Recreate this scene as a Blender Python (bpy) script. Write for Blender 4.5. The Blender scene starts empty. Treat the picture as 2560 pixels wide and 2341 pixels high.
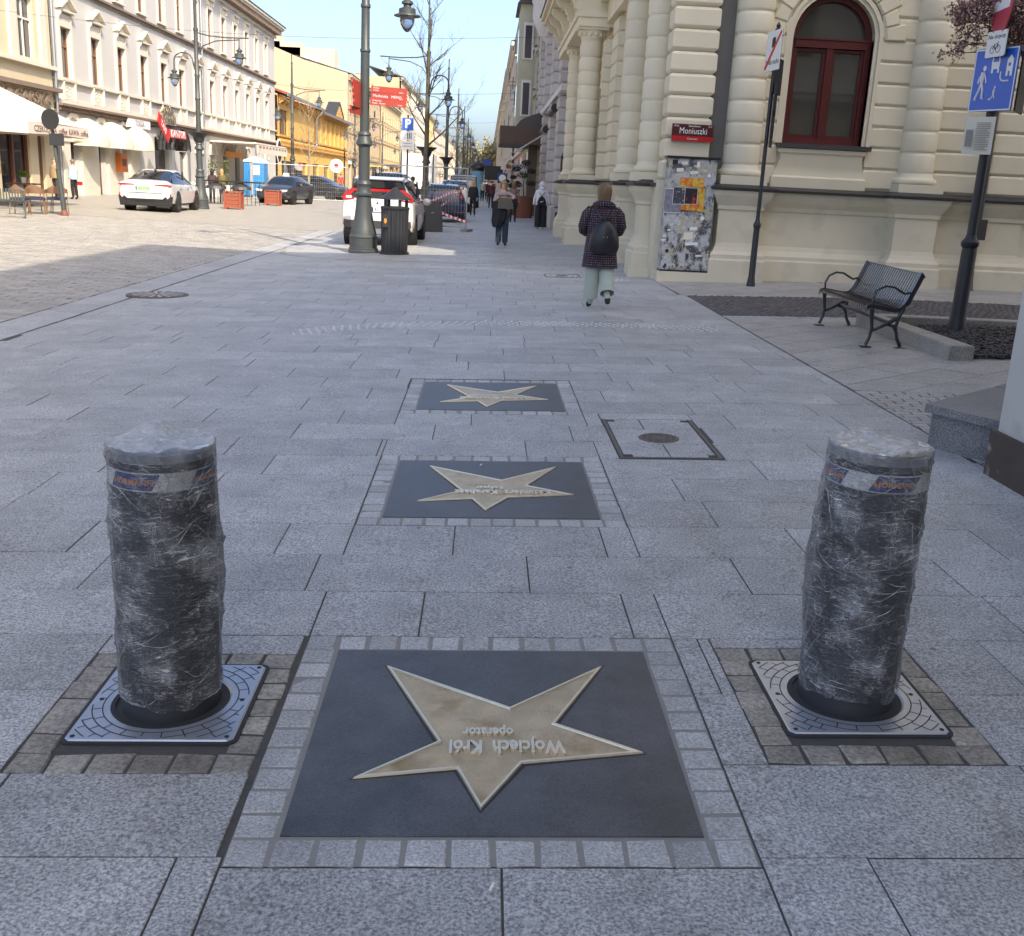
import bpy, bmesh, math, random
from mathutils import Vector, Matrix
PI = math.pi
S = bpy.context.scene
C = S.collection
RN = random.Random(11)

# ------------------------------------------------------------------ camera
CAMZ, FPX, PITCH, ROLL, YAW = 1.62, 2588.3, 0.26826, 0.04995, 0.03642
IW, IH = 2560.0, 2341.0
_fw = Vector((math.sin(YAW)*math.cos(PITCH), math.cos(YAW)*math.cos(PITCH), -math.sin(PITCH)))
_rt = Vector((math.cos(YAW), -math.sin(YAW), 0)); _up = _rt.cross(_fw)
_r2 = math.cos(ROLL)*_rt + math.sin(ROLL)*_up
_u2 = -math.sin(ROLL)*_rt + math.cos(ROLL)*_up
cd = bpy.data.cameras.new('camera'); cam = bpy.data.objects.new('camera', cd); C.objects.link(cam)
cd.sensor_fit = 'HORIZONTAL'; cd.sensor_width = 36; cd.lens = 36*FPX/IW; cd.clip_end = 3000; cd.clip_start = .05
cam.matrix_world = Matrix(((_r2.x, _u2.x, -_fw.x, 0), (_r2.y, _u2.y, -_fw.y, 0), (_r2.z, _u2.z, -_fw.z, CAMZ), (0, 0, 0, 1)))
S.camera = cam

# ------------------------------------------------------------------ light
SUN_EL = math.radians(43); SUN_AZ = math.atan2(.505, -.863)     # direction towards the sun
w = bpy.data.worlds.new('World'); S.world = w; w.use_nodes = True
nt = w.node_tree; bg = nt.nodes['Background']
sky = nt.nodes.new('ShaderNodeTexSky'); sky.sky_type = 'NISHITA'; sky.sun_disc = False
sky.sun_elevation = SUN_EL; sky.sun_rotation = SUN_AZ; sky.altitude = 200; sky.air_density = 0.7; sky.dust_density = 4.0; sky.ozone_density = 3.0
nt.links.new(sky.outputs[0], bg.inputs[0]); bg.inputs[1].default_value = 0.15
sd = bpy.data.lights.new('sun', 'SUN'); sd.energy = 2.3; sd.angle = math.radians(.5); sd.color = (1, .92, .80)
so = bpy.data.objects.new('sun', sd); C.objects.link(so)
so.rotation_euler = Vector((.505*math.cos(SUN_EL), -.863*math.cos(SUN_EL), math.sin(SUN_EL))).to_track_quat('Z', 'Y').to_euler()
so.location = (20, -30, 60)
S.render.engine = 'CYCLES'
S.view_settings.view_transform = 'Standard'; S.view_settings.look = 'None'
S.view_settings.exposure = 1.4; S.view_settings.gamma = 1.0; S.view_settings.use_curve_mapping = False
S.view_settings.use_white_balance = True; S.view_settings.white_balance_temperature = 7000; S.view_settings.white_balance_tint = 10
S.cycles.max_bounces = 8; S.cycles.transparent_max_bounces = 24

# ------------------------------------------------------------------ ground shape and pixel helpers
_GX = [-60, -20, -5, 6, 60]; _GZ = [.1, .1, -.15, .18, .18]
def gz(x):
    if x <= _GX[0]: return _GZ[0]
    for i in range(4):
        if x <= _GX[i+1]:
            t = (x-_GX[i])/(_GX[i+1]-_GX[i]); return _GZ[i]+t*(_GZ[i+1]-_GZ[i])
    return _GZ[-1]
def _ray(x, y): return _fw + _r2*((x-IW/2)/FPX) + _u2*((IH/2-y)/FPX)
def G(x, y, dz=0):          # pixel -> point on the ground
    d = _ray(x, y); z = 0
    for _ in range(60):
        t = (z-CAMZ)/d.z; P = Vector((0, 0, CAMZ))+d*t; z = .5*z+.5*(gz(P.x)+dz)
    return P
def PY(x, y, Y): d = _ray(x, y); return Vector((0, 0, CAMZ))+d*(Y/d.y)      # pixel -> point on a plane across the street
def PX(x, y, X): d = _ray(x, y); return Vector((0, 0, CAMZ))+d*(X/d.x)      # pixel -> point on a plane along the street

# ------------------------------------------------------------------ mesh builder
class MB:
    def __init__(s, M=None): s.v = []; s.f = []; s.m = []; s.M = M
    def add(s, vs, fs, m=0):
        b = len(s.v)
        for p in vs:
            p = Vector(p); s.v.append(s.M @ p if s.M else p)
        for f in fs: s.f.append([b+i for i in f]); s.m.append(m)
        return s
    def box(s, x0, x1, y0, y1, z0, z1, m=0):
        return s.add([(x, y, z) for z in (z0, z1) for x, y in ((x0, y0), (x1, y0), (x1, y1), (x0, y1))],
                     [(0, 3, 2, 1), (4, 5, 6, 7), (0, 1, 5, 4), (1, 2, 6, 5), (2, 3, 7, 6), (3, 0, 4, 7)], m)
    def bev(s, x0, x1, y0, y1, z0, z1, c, m=0):     # box with all vertical-face edges chamfered towards -y (out) side: used for rustication, out = +y
        vs = [(x0, y0, z0), (x1, y0, z0), (x1, y0, z1), (x0, y0, z1), (x0, y1-c, z0), (x1, y1-c, z0), (x1, y1-c, z1), (x0, y1-c, z1),
              (x0+c, y1, z0+c), (x1-c, y1, z0+c), (x1-c, y1, z1-c), (x0+c, y1, z1-c)]
        return s.add(vs, [(0, 1, 2, 3), (0, 1, 5, 4), (1, 2, 6, 5), (2, 3, 7, 6), (3, 0, 4, 7), (4, 5, 9, 8), (5, 6, 10, 9), (6, 7, 11, 10), (7, 4, 8, 11), (8, 9, 10, 11)], m)
    def prism(s, poly, c0, c1, ax='z', m=0):
        n = len(poly)
        def P(a, b, c): return {'z': (a, b, c), 'y': (a, c, b), 'x': (c, a, b)}[ax]
        vs = [P(a, b, c0) for a, b in poly]+[P(a, b, c1) for a, b in poly]
        return s.add(vs, [list(range(n))[::-1], list(range(n, 2*n))]+[(i, (i+1) % n, n+(i+1) % n, n+i) for i in range(n)], m)
    def lathe(s, prof, cx=0, cy=0, z0=0, n=16, m=0, cap=True, a0=0, a1=2*PI):
        full = abs(a1-a0-2*PI) < 1e-6; k = n if full else n+1
        vs = []
        for r, z in prof:
            for i in range(k):
                a = a0+(a1-a0)*i/n; vs.append((cx+r*math.cos(a), cy+r*math.sin(a), z0+z))
        fs = []
        for j in range(len(prof)-1):
            for i in range(n):
                i2 = (i+1) % k
                fs.append((j*k+i, j*k+i2, (j+1)*k+i2, (j+1)*k+i))
        if cap and full:
            fs.append(list(range(k))[::-1]); fs.append([(len(prof)-1)*k+i for i in range(k)])
        return s.add(vs, fs, m)
    def tube(s, pts, r, n=8, m=0, cap=True):
        pts = [Vector(p) for p in pts]; L = len(pts); rs = r if isinstance(r, (list, tuple)) else [r]*L
        rings = []; ref = None
        for i, p in enumerate(pts):
            d = (pts[min(i+1, L-1)]-pts[max(i-1, 0)]).normalized()
            if ref is None:
                ref = Vector((0, 0, 1)) if abs(d.z) < .9 else Vector((1, 0, 0))
            a = d.cross(ref).normalized(); b = a.cross(d).normalized(); ref = b
            rings.append([p+(a*math.cos(2*PI*k/n)+b*math.sin(2*PI*k/n))*rs[i] for k in range(n)])
        return s.loft(rings, cap, m)
    def loft(s, rings, cap=True, m=0):
        n = len(rings[0]); vs = [p for r in rings for p in r]; fs = []
        for j in range(len(rings)-1):
            for i in range(n): fs.append((j*n+i, j*n+(i+1) % n, (j+1)*n+(i+1) % n, (j+1)*n+i))
        if cap: fs.append(list(range(n))[::-1]); fs.append([(len(rings)-1)*n+i for i in range(n)])
        return s.add(vs, fs, m)
    def ell(s, c, rx, ry, rz, n=12, k=8, m=0):
        prof = [(math.sin(PI*j/k), -math.cos(PI*j/k)) for j in range(1, k)]
        vs = []; fs = []
        for r, z in prof:
            for i in range(n): a = 2*PI*i/n; vs.append((c[0]+rx*r*math.cos(a), c[1]+ry*r*math.sin(a), c[2]+rz*z))
        for j in range(k-2):
            for i in range(n): fs.append((j*n+i, j*n+(i+1) % n, (j+1)*n+(i+1) % n, (j+1)*n+i))
        vs += [(c[0], c[1], c[2]-rz), (c[0], c[1], c[2]+rz)]; B = (k-1)*n
        for i in range(n): fs.append(((i+1) % n, i, B)); fs.append(((k-2)*n+i, (k-2)*n+(i+1) % n, B+1))
        return s.add(vs, fs, m)
    def mesh(s, name, mats, smooth=False, off=None):
        me = bpy.data.meshes.new(name)
        o = off or Vector((0, 0, 0))
        me.from_pydata([tuple(p-o) for p in s.v], [], s.f)
        if not isinstance(mats, (list, tuple)): mats = [mats]
        for m in mats: me.materials.append(m)
        if len(mats) > 1: me.polygons.foreach_set('material_index', s.m)
        bm = bmesh.new(); bm.from_mesh(me); bmesh.ops.recalc_face_normals(bm, faces=bm.faces); bm.to_mesh(me); bm.free()
        if smooth:
            me.polygons.foreach_set('use_smooth', [True]*len(me.polygons)); me.set_sharp_from_angle(angle=smooth if smooth is not True else .7)
        return me
    def build(s, name, mats, parent=None, smooth=False):
        off = wloc(parent)
        if parent is None:
            xs = [p.x for p in s.v]; ys = [p.y for p in s.v]; zs = [p.z for p in s.v]
            off = Vector(((min(xs)+max(xs))/2, (min(ys)+max(ys))/2, min(zs)))
            o = link(name, s.mesh(name, mats, smooth, off)); o.location = off; return o
        return link(name, s.mesh(name, mats, smooth, off), parent)
def wloc(o):
    p = Vector((0, 0, 0))
    while o is not None: p = p+o.location; o = o.parent
    return p
def link(name, data, parent=None, Mw=None):
    o = bpy.data.objects.new(name, data); C.objects.link(o)
    if parent is not None: o.parent = parent
    if Mw is not None: o.matrix_basis = Matrix.Translation(-wloc(parent)) @ Mw if parent is not None else Mw
    return o
def tag(o, label=None, cat=None, group=None, kind=None):
    if label: o['label'] = label
    if cat: o['category'] = cat
    if group: o['group'] = group
    if kind: o['kind'] = kind
    return o
def thing(name, label, cat, loc, group=None):
    o = bpy.data.objects.new(name, None); C.objects.link(o); o.location = Vector(loc); o.empty_display_size = .2
    return tag(o, label, cat, group)
def struct(name, mb, mats, smooth=False): return tag(mb.build(name, mats, None, smooth), kind='structure')
def MW(loc, rz=0, sx=1, sy=1, sz=1): return Matrix.Translation(Vector(loc)) @ Matrix.Rotation(rz, 4, 'Z') @ Matrix.Diagonal((sx, sy, sz, 1))
def basis(o, x, y, z):
    x, y, z = Vector(x), Vector(y), Vector(z)
    return Matrix(((x.x, y.x, z.x, o[0]), (x.y, y.y, z.y, o[1]), (x.z, y.z, z.z, o[2]), (0, 0, 0, 1)))
# facade frames: local (along, out, up)
def FL(X): return basis((X, 0, 0), (0, 1, 0), (1, 0, 0), (0, 0, 1))        # left side of the street, faces +X
def FR(X): return basis((X, 0, 0), (0, 1, 0), (-1, 0, 0), (0, 0, 1))       # right side, faces -X
def FM(Y): return basis((0, Y, 0), (1, 0, 0), (0, -1, 0), (0, 0, 1))       # side street, faces -Y
_tc = {}
def text_mesh(body, size=1, ext=0, align='CENTER', bold=0, sp=1):
    cu = bpy.data.curves.new('txt', 'FONT'); cu.body = body; cu.size = size; cu.extrude = ext; cu.align_x = align; cu.align_y = 'CENTER'; cu.offset = bold; cu.space_character = sp
    cu.resolution_u = 2
    o = bpy.data.objects.new('txt', cu); C.objects.link(o); bpy.context.view_layer.update()
    me = bpy.data.meshes.new_from_object(o.evaluated_get(bpy.context.evaluated_depsgraph_get()))
    bpy.data.objects.remove(o); bpy.data.curves.remove(cu); return me
def text(name, body, size, o, xd, yd, mat, parent, ext=.002, align='CENTER', bold=0, sp=1, width=None):
    me = text_mesh(body, size, ext, align, bold, sp); me.materials.clear(); me.materials.append(mat)
    if width and len(me.vertices):
        xs = [v.co.x for v in me.vertices]; k = width/(max(xs)-min(xs))
        for v in me.vertices: v.co.x *= k
    xd = Vector(xd).normalized(); yd = Vector(yd); yd = (yd-xd*yd.dot(xd)).normalized()
    return link(name, me, parent, basis(o, xd, yd, xd.cross(yd)))
def text_words(name, words, size, o, xd, yd, mat_, parent, width, ext=.002, bold=0, gap=.55):
    ms = [text_mesh(w_, size, ext, 'LEFT', bold) for w_ in words]; ws = [(min(v.co.x for v in m_.vertices), max(v.co.x for v in m_.vertices)) for m_ in ms]
    tot = sum(b-a for a, b in ws)+gap*size*(len(ms)-1); k = width/tot; x = -width/2; xd = Vector(xd).normalized(); yd = Vector(yd); yd = (yd-xd*yd.dot(xd)).normalized()
    for m_, (a, b) in zip(ms, ws):
        m_.materials.clear(); m_.materials.append(mat_)
        for v in m_.vertices: v.co.x = (v.co.x-a)*k
        link(name, m_, parent, basis(Vector(o)+xd*x, xd, yd, xd.cross(yd))); x += ((b-a)+gap*size)*k
def wall(mb, u0, u1, z0, z1, ops, depth=.25, w=0, m=0, mj=None):
    """front face at out=w with rectangular openings (a0,a1,b0,b1) and their reveals"""
    us = sorted({u0, u1, *[min(max(x, u0), u1) for o in ops for x in o[:2]]}); zs = sorted({z0, z1, *[min(max(x, z0), z1) for o in ops for x in o[2:4]]})
    for a, b in zip(us, us[1:]):
        for c, d in zip(zs, zs[1:]):
            mu, mz = (a+b)/2, (c+d)/2
            if any(o[0] < mu < o[1] and o[2] < mz < o[3] for o in ops): continue
            mb.add([(a, w, c), (b, w, c), (b, w, d), (a, w, d)], [(0, 1, 2, 3)], m)
    for o in ops:
        a, b, c, d = o[:4]; k = w-depth
        mb.add([(a, w, c), (b, w, c), (b, w, d), (a, w, d), (a, k, c), (b, k, c), (b, k, d), (a, k, d)],
               [(0, 1, 5, 4), (1, 2, 6, 5), (2, 3, 7, 6), (3, 0, 4, 7)], m if mj is None else mj)

# ------------------------------------------------------------------ materials
def mat(name, col, rough=.6, metal=0, var=.12, vs=2.5, bump=0, bs=60, spec=.5, rnd=0, isl=0, dirt=0, trans=0, coat=0, col2=None, c2s=4, c2t=.55, emis=0):
    m = bpy.data.materials.new(name); m.use_nodes = True; n = m.node_tree.nodes; L = m.node_tree.links; b = n['Principled BSDF']
    b.inputs['Roughness'].default_value = rough; b.inputs['Metallic'].default_value = metal; b.inputs['Specular IOR Level'].default_value = spec
    b.inputs['Coat Weight'].default_value = coat; b.inputs['Transmission Weight'].default_value = trans
    geo = n.new('ShaderNodeNewGeometry'); nz = n.new('ShaderNodeTexNoise'); nz.inputs['Scale'].default_value = vs; nz.inputs['Detail'].default_value = 5
    L.new(geo.outputs['Position'], nz.inputs['Vector'])
    def lerp(fac, a, bb):
        x = n.new('ShaderNodeMix'); x.data_type = 'RGBA'
        if hasattr(fac, 'default_value') or hasattr(fac, 'links'): L.new(fac, x.inputs[0])
        else: x.inputs[0].default_value = fac
        for i, q in ((6, a), (7, bb)):
            if isinstance(q, (tuple, list)): x.inputs[i].default_value = (*q[:3], 1)
            else: L.new(q, x.inputs[i])
        return x.outputs[2]
    def math1(op, a, k):
        x = n.new('ShaderNodeMath'); x.operation = op; L.new(a, x.inputs[0]); x.inputs[1].default_value = k; return x.outputs[0]
    lo = tuple(c*(1-var) for c in col); hi = tuple(min(1, c*(1+var)) for c in col)
    c = lerp(nz.outputs[0], lo, hi)
    if col2:
        n2 = n.new('ShaderNodeTexNoise'); n2.inputs['Scale'].default_value = c2s; n2.inputs['Detail'].default_value = 8; L.new(geo.outputs['Position'], n2.inputs['Vector'])
        r = n.new('ShaderNodeMapRange'); r.inputs[1].default_value = c2t-.06; r.inputs[2].default_value = c2t+.06; L.new(n2.outputs[0], r.inputs[0])
        c = lerp(r.outputs[0], c, col2)
    if rnd or isl:
        if rnd: oi = n.new('ShaderNodeObjectInfo'); src = oi.outputs['Random']
        else: src = geo.outputs['Random Per Island']
        k = rnd or isl
        mr = n.new('ShaderNodeMapRange'); mr.inputs[3].default_value = 1-k; mr.inputs[4].default_value = 1+k; L.new(src, mr.inputs[0])
        mul = n.new('ShaderNodeVectorMath'); mul.operation = 'SCALE'; L.new(c, mul.inputs[0]); L.new(mr.outputs[0], mul.inputs['Scale']); c = mul.outputs[0]
    L.new(c, b.inputs['Base Color'])
    if bump:
        n3 = n.new('ShaderNodeTexNoise'); n3.inputs['Scale'].default_value = bs; n3.inputs['Detail'].default_value = 4; L.new(geo.outputs['Position'], n3.inputs['Vector'])
        bp = n.new('ShaderNodeBump'); bp.inputs['Strength'].default_value = bump; bp.inputs['Distance'].default_value = .01; L.new(n3.outputs[0], bp.inputs['Height']); L.new(bp.outputs[0], b.inputs['Normal'])
    if emis: b.inputs['Emission Color'].default_value = (*col, 1); b.inputs['Emission Strength'].default_value = emis
    return m
def granite(name, col, rnd=.1, isl=0, rough=.55, contrast=.62, sc=105, stain=.17, spots=0):
    m = mat(name, col, rough, var=.06, vs=1.2, rnd=rnd, isl=isl, spec=.4); n = m.node_tree.nodes; L = m.node_tree.links; b = n['Principled BSDF']
    geo = next(x for x in n if x.bl_idname == 'ShaderNodeNewGeometry'); src = b.inputs['Base Color'].links[0].from_socket
    a = n.new('ShaderNodeTexNoise'); a.inputs['Scale'].default_value = sc; a.inputs['Detail'].default_value = 6; a.inputs['Roughness'].default_value = .75; L.new(geo.outputs['Position'], a.inputs['Vector'])
    r = n.new('ShaderNodeMapRange'); r.inputs[1].default_value = .38; r.inputs[2].default_value = .62; r.inputs[3].default_value = 1-contrast; r.inputs[4].default_value = 1+contrast; L.new(a.outputs[0], r.inputs[0])
    s2 = n.new('ShaderNodeTexNoise'); s2.inputs['Scale'].default_value = 3.1; s2.inputs['Detail'].default_value = 9; s2.inputs['Roughness'].default_value = .7; L.new(geo.outputs['Position'], s2.inputs['Vector'])
    r2 = n.new('ShaderNodeMapRange'); r2.inputs[1].default_value = .35; r2.inputs[2].default_value = .65; r2.inputs[3].default_value = 1-stain; r2.inputs[4].default_value = 1+stain; L.new(s2.outputs[0], r2.inputs[0])
    mm = n.new('ShaderNodeMath'); mm.operation = 'MULTIPLY'; L.new(r.outputs[0], mm.inputs[0]); L.new(r2.outputs[0], mm.inputs[1])
    v = n.new('ShaderNodeVectorMath'); v.operation = 'SCALE'; L.new(src, v.inputs[0]); L.new(mm.outputs[0], v.inputs['Scale']); L.new(v.outputs[0], b.inputs['Base Color'])
    bp = n.new('ShaderNodeBump'); bp.inputs['Strength'].default_value = .25; bp.inputs['Distance'].default_value = .004; L.new(a.outputs[0], bp.inputs['Height']); L.new(bp.outputs[0], b.inputs['Normal'])
    if spots:                                               # trodden gum and grit
        for sc_, thr, colr in ((2.6, .035, (.10, .10, .10)), (4.1, .022, (.05, .05, .05)), (1.9, .02, (.6, .6, .57))):
            vo = n.new('ShaderNodeTexVoronoi'); vo.inputs['Scale'].default_value = sc_; L.new(geo.outputs['Position'], vo.inputs['Vector'])
            r3 = n.new('ShaderNodeMapRange'); r3.inputs[1].default_value = thr*1.25; r3.inputs[2].default_value = thr*.85; r3.inputs[4].default_value = .75; L.new(vo.outputs['Distance'], r3.inputs[0])
            prev = b.inputs['Base Color'].links[0].from_socket; x3 = n.new('ShaderNodeMix'); x3.data_type = 'RGBA'; L.new(r3.outputs[0], x3.inputs[0]); L.new(prev, x3.inputs[6]); x3.inputs[7].default_value = (*colr, 1); L.new(x3.outputs[2], b.inputs['Base Color'])
    rr = n.new('ShaderNodeMapRange'); rr.inputs[3].default_value = rough-.12; rr.inputs[4].default_value = rough+.15; L.new(s2.outputs[0], rr.inputs[0]); L.new(rr.outputs[0], b.inputs['Roughness'])
    return m
M = {}
M['slab'] = granite('granite_slab', (.36, .36, .352), rnd=.10, spots=1)
M['slab_far'] = granite('granite_slab_far', (.36, .36, .352), rnd=0, isl=.10, spots=1)
M['slab_warm'] = granite('granite_warm', (.36, .34, .31), rnd=0, isl=.10)
M['sett'] = granite('granite_sett', (.38, .38, .37), rnd=.14, sc=120, contrast=.4)
M['sett_old'] = granite('granite_sett_old', (.275, .25, .21), rnd=.22, sc=70, contrast=.4, stain=.3)
M['joint'] = mat('joint_sand', (.075, .07, .065), .95, var=.3, vs=30, bump=.3)
M['mortar'] = mat('grey_mortar', (.25, .245, .225), .95, var=.15, vs=20, bump=.2)
M['road'] = granite('granite_road_sett', (.335, .315, .28), rnd=0, isl=.14)
M['roadrnd'] = granite('granite_road_paver', (.335, .315, .28), rnd=.14)
M['roadfar'] = granite('granite_road_far', (.33, .305, .26), rnd=0, sc=25, contrast=.12)
M['plate'] = granite('dark_granite_plate', (.075, .077, .083), rnd=.05, rough=.40, contrast=.3, sc=160, stain=.34)
M['basalt'] = granite('basalt_cobble', (.085, .075, .072), rnd=0, isl=.3, contrast=.3)
M['kerb'] = granite('granite_kerb', (.30, .28, .25), rnd=.06)
M['step'] = granite('granite_step', (.17, .17, .175), rnd=.05, contrast=.6)
M['iron'] = mat('black_iron', (.018, .019, .022), .38, metal=.2, var=.2, bump=.05, bs=90)
M['iron_rust'] = mat('cast_iron_cover', (.13, .115, .10), .6, metal=.4, var=.3, vs=30, bump=.2)
M['lamp'] = mat('grey_green_lamp_paint', (.060, .070, .072), .45, metal=.1, var=.12, vs=5, bump=.04, bs=40)
M['lamp_dark'] = mat('dark_lamp_paint', (.028, .030, .034), .42, metal=.1, var=.2, vs=5)
M['lampglass'] = mat('lamp_glass', (.75, .78, .8), .05, trans=.92, var=0)
M['stud'] = mat('stud_metal', (.62, .63, .64), .4, var=.1)
M['steel'] = mat('brushed_steel', (.50, .52, .55), .32, metal=.9, var=.12, vs=30)
M['alu'] = mat('cast_aluminium', (.42, .45, .50), .42, metal=.7, var=.15, vs=12, bump=.1, bs=140)
M['rubber'] = mat('rubber', (.03, .03, .032), .75, var=.2)
M['bollard'] = mat('bollard_anthracite', (.034, .036, .042), .5, metal=.1, var=.2)
M['white'] = mat('white_paint', (.78, .78, .76), .45, var=.05)
M['offwhite'] = mat('off_white_plaster', (.72, .70, .66), .8, var=.08, vs=.8)
M['black'] = mat('black_plastic', (.012, .012, .013), .5, var=.1)
M['blue'] = mat('sign_blue', (.02, .12, .55), .32, var=.12, vs=4)
M['navy'] = mat('label_blue', (.02, .05, .22), .4, var=.1)
M['orange'] = mat('orange_print', (.75, .27, .03), .5, var=.05)
M['red'] = mat('sign_red', (.55, .025, .03), .4, var=.08)
M['rustred'] = mat('guide_sign_red', (.42, .055, .035), .4, var=.1)
M['maroon'] = mat('maroon_frame', (.085, .013, .014), .35, var=.15, vs=8)
M['signmaroon'] = mat('maroon_enamel', (.075, .012, .012), .3, var=.05)
M['signred'] = mat('red_enamel', (.45, .012, .015), .3, var=.05)
M['bronze'] = mat('star_bronze', (.58, .49, .35), .38, metal=.7, var=.35, vs=11, bump=.9, bs=210, col2=(.42, .32, .19), c2s=7, c2t=.60)
M['bronze_rim'] = mat('star_bronze_rim', (.80, .69, .50), .3, metal=.7, var=.15, vs=40)
M['palace'] = mat('palace_cream_plaster', (.67, .61, .46), .75, var=.10, vs=1.6, bump=.25, bs=38, rnd=.05)
M['palace_base'] = mat('palace_plinth_plaster', (.62, .57, .44), .8, var=.1, vs=2, bump=.1, bs=30, col2=(.56, .515, .40), c2s=2.6, c2t=.60)
M['zinc'] = mat('dark_zinc', (.06, .058, .057), .5, metal=.3, var=.2)
M['glass'] = mat('window_glass', (.05, .05, .044), .03, spec=.9, var=.2, vs=1)
M['darkglass'] = mat('dark_glass', (.012, .013, .016), .06, spec=.8, var=.2)
M['skin'] = mat('skin', (.58, .35, .25), .55, var=.08, vs=20)
M['sleeve'] = mat('cream_canvas', (.60, .54, .42), .85, var=.06)
M['canvas'] = mat('pale_canvas', (.62, .56, .49), .85, var=.05)
M['wood'] = mat('brown_wood', (.13, .05, .03), .55, var=.25, vs=6)
M['planter'] = mat('stained_planter_wood', (.28, .075, .04), .6, var=.25, vs=10)
M['corten'] = mat('corten', (.17, .06, .035), .7, var=.25, vs=6)
M['tyre'] = mat('tyre', (.018, .018, .019), .85, var=.2)
M['rim'] = mat('wheel_rim', (.30, .31, .33), .3, metal=.9, var=.1)
M['taillight'] = mat('tail_light', (.42, .012, .015), .2, var=.05, coat=.6)
M['headlight'] = mat('head_light', (.7, .72, .75), .1, var=.05, coat=.6)
M['paper'] = mat('paper', (.74, .70, .58), .75, var=.08, vs=30)
def paint(name, col, metal=0, rough=.32): return mat(name, col, rough, metal=metal, var=.02, coat=.7, spec=.5)
# ------------------------------------------------------------------ ground, road, pavement
def sheet(mb, x0, x1, y0, y1, dz, m=0, ny=1):
    xs = sorted({x0, x1, *[x for x in _GX if x0 < x < x1]})
    for a, b in zip(xs, xs[1:]):
        for j in range(ny):
            c = y0+(y1-y0)*j/ny; d = y0+(y1-y0)*(j+1)/ny
            mb.add([(a, c, gz(a)+dz), (b, c, gz(b)+dz), (b, d, gz(b)+dz), (a, d, gz(a)+dz)], [(0, 1, 2, 3)], m)
    return mb
mb = MB(); sheet(mb, -700, 700, -60, 2500, -.07); struct('ground', mb, M['roadfar'])
XR0 = -4.78                                                  # edge between road and pavement
mb = MB(); sheet(mb, -20.2, XR0, -12, 34, -.0065, 0); sheet(mb, -20.2, XR0, 34, 1200, -.003, 1)
road = struct('road', mb, [M['joint'], M['roadfar']])
mb = MB(); sheet(mb, XR0, 30, -6, 62, -.0042, 0); sheet(mb, XR0, 4, 62, 1200, -.003, 1)
pave = struct('pavement', mb, [M['joint'], M['roadfar']])
SL = math.atan(.03)
_sm = {}
def slab_mesh(wd, dp, mt, c=.0025, name='slab'):
    k = (round(wd, 3), round(dp, 3), mt.name, c)
    if k not in _sm:
        b = MB(); a, d = wd/2, dp/2
        b.add([(-a, -d, -.03), (a, -d, -.03), (a, d, -.03), (-a, d, -.03), (-a, -d, -c*.8), (a, -d, -c*.8), (a, d, -c*.8), (-a, d, -c*.8),
               (-a+c, -d+c, 0), (a-c, -d+c, 0), (a-c, d-c, 0), (-a+c, d-c, 0)],
              [(0, 1, 5, 4), (1, 2, 6, 5), (2, 3, 7, 6), (3, 0, 4, 7), (4, 5, 9, 8), (5, 6, 10, 9), (6, 7, 11, 10), (7, 4, 8, 11), (8, 9, 10, 11)])
        _sm[k] = b.mesh(name, mt)
    return _sm[k]
def tiltM(x, y, dz=0, rz=0, jit=.0):
    s = SL if -5 < x < 6 else (-math.atan(.25/15) if -20 < x <= -5 else 0)
    return Matrix.Translation((x, y, gz(x)+dz)) @ Matrix.Rotation(-s+RN.uniform(-jit, jit), 4, 'Y') @ Matrix.Rotation(RN.uniform(-jit, jit), 4, 'X') @ Matrix.Rotation(rz, 4, 'Z')
def sub(rects, ex):
    out = []
    for (a, b, c, d) in rects:
        e0, e1, f0, f1 = max(a, ex[0]), min(b, ex[1]), max(c, ex[2]), min(d, ex[3])
        if e0 >= e1 or f0 >= f1: out.append((a, b, c, d)); continue
        if a < e0: out.append((a, e0, c, d))
        if e1 < b: out.append((e1, b, c, d))
        if c < f0: out.append((e0, e1, c, f0))
        if f1 < d: out.append((e0, e1, f1, d))
    return [r for r in out if r[1]-r[0] > .03 and r[3]-r[2] > .03]
PLQ = [(.083, 2.854), (.091, 5.466), (.097, 7.995)]          # centres of the three star plaques
PH, PO = .548, .668
BOL = [(-.937, 3.012), (1.247, 3.072)]
EXC = [(x-PO, x+PO, y-PO, y+PO) for x, y in PLQ] + [(-1.30, -.60, 2.60, 3.365), (.89, 1.595, 2.665, 3.44), (.88, 1.535, 6.13, 7.22)]
JN = .003
far = MB()
def cham(mbx, x, y, wd, dp, rz=0, c=.004, dz=0):
    Mx = tiltM(x, y, dz, rz); a, d = wd/2, dp/2
    vs = [(-a, -d, -.02), (a, -d, -.02), (a, d, -.02), (-a, d, -.02), (-a+c, -d+c, 0), (a-c, -d+c, 0), (a-c, d-c, 0), (-a+c, d-c, 0)]
    mbx.add([Mx @ Vector(v) for v in vs], [(0, 1, 5, 4), (1, 2, 6, 5), (2, 3, 7, 6), (3, 0, 4, 7), (4, 5, 6, 7)])
ROWH = .431
nsl = 0
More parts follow.
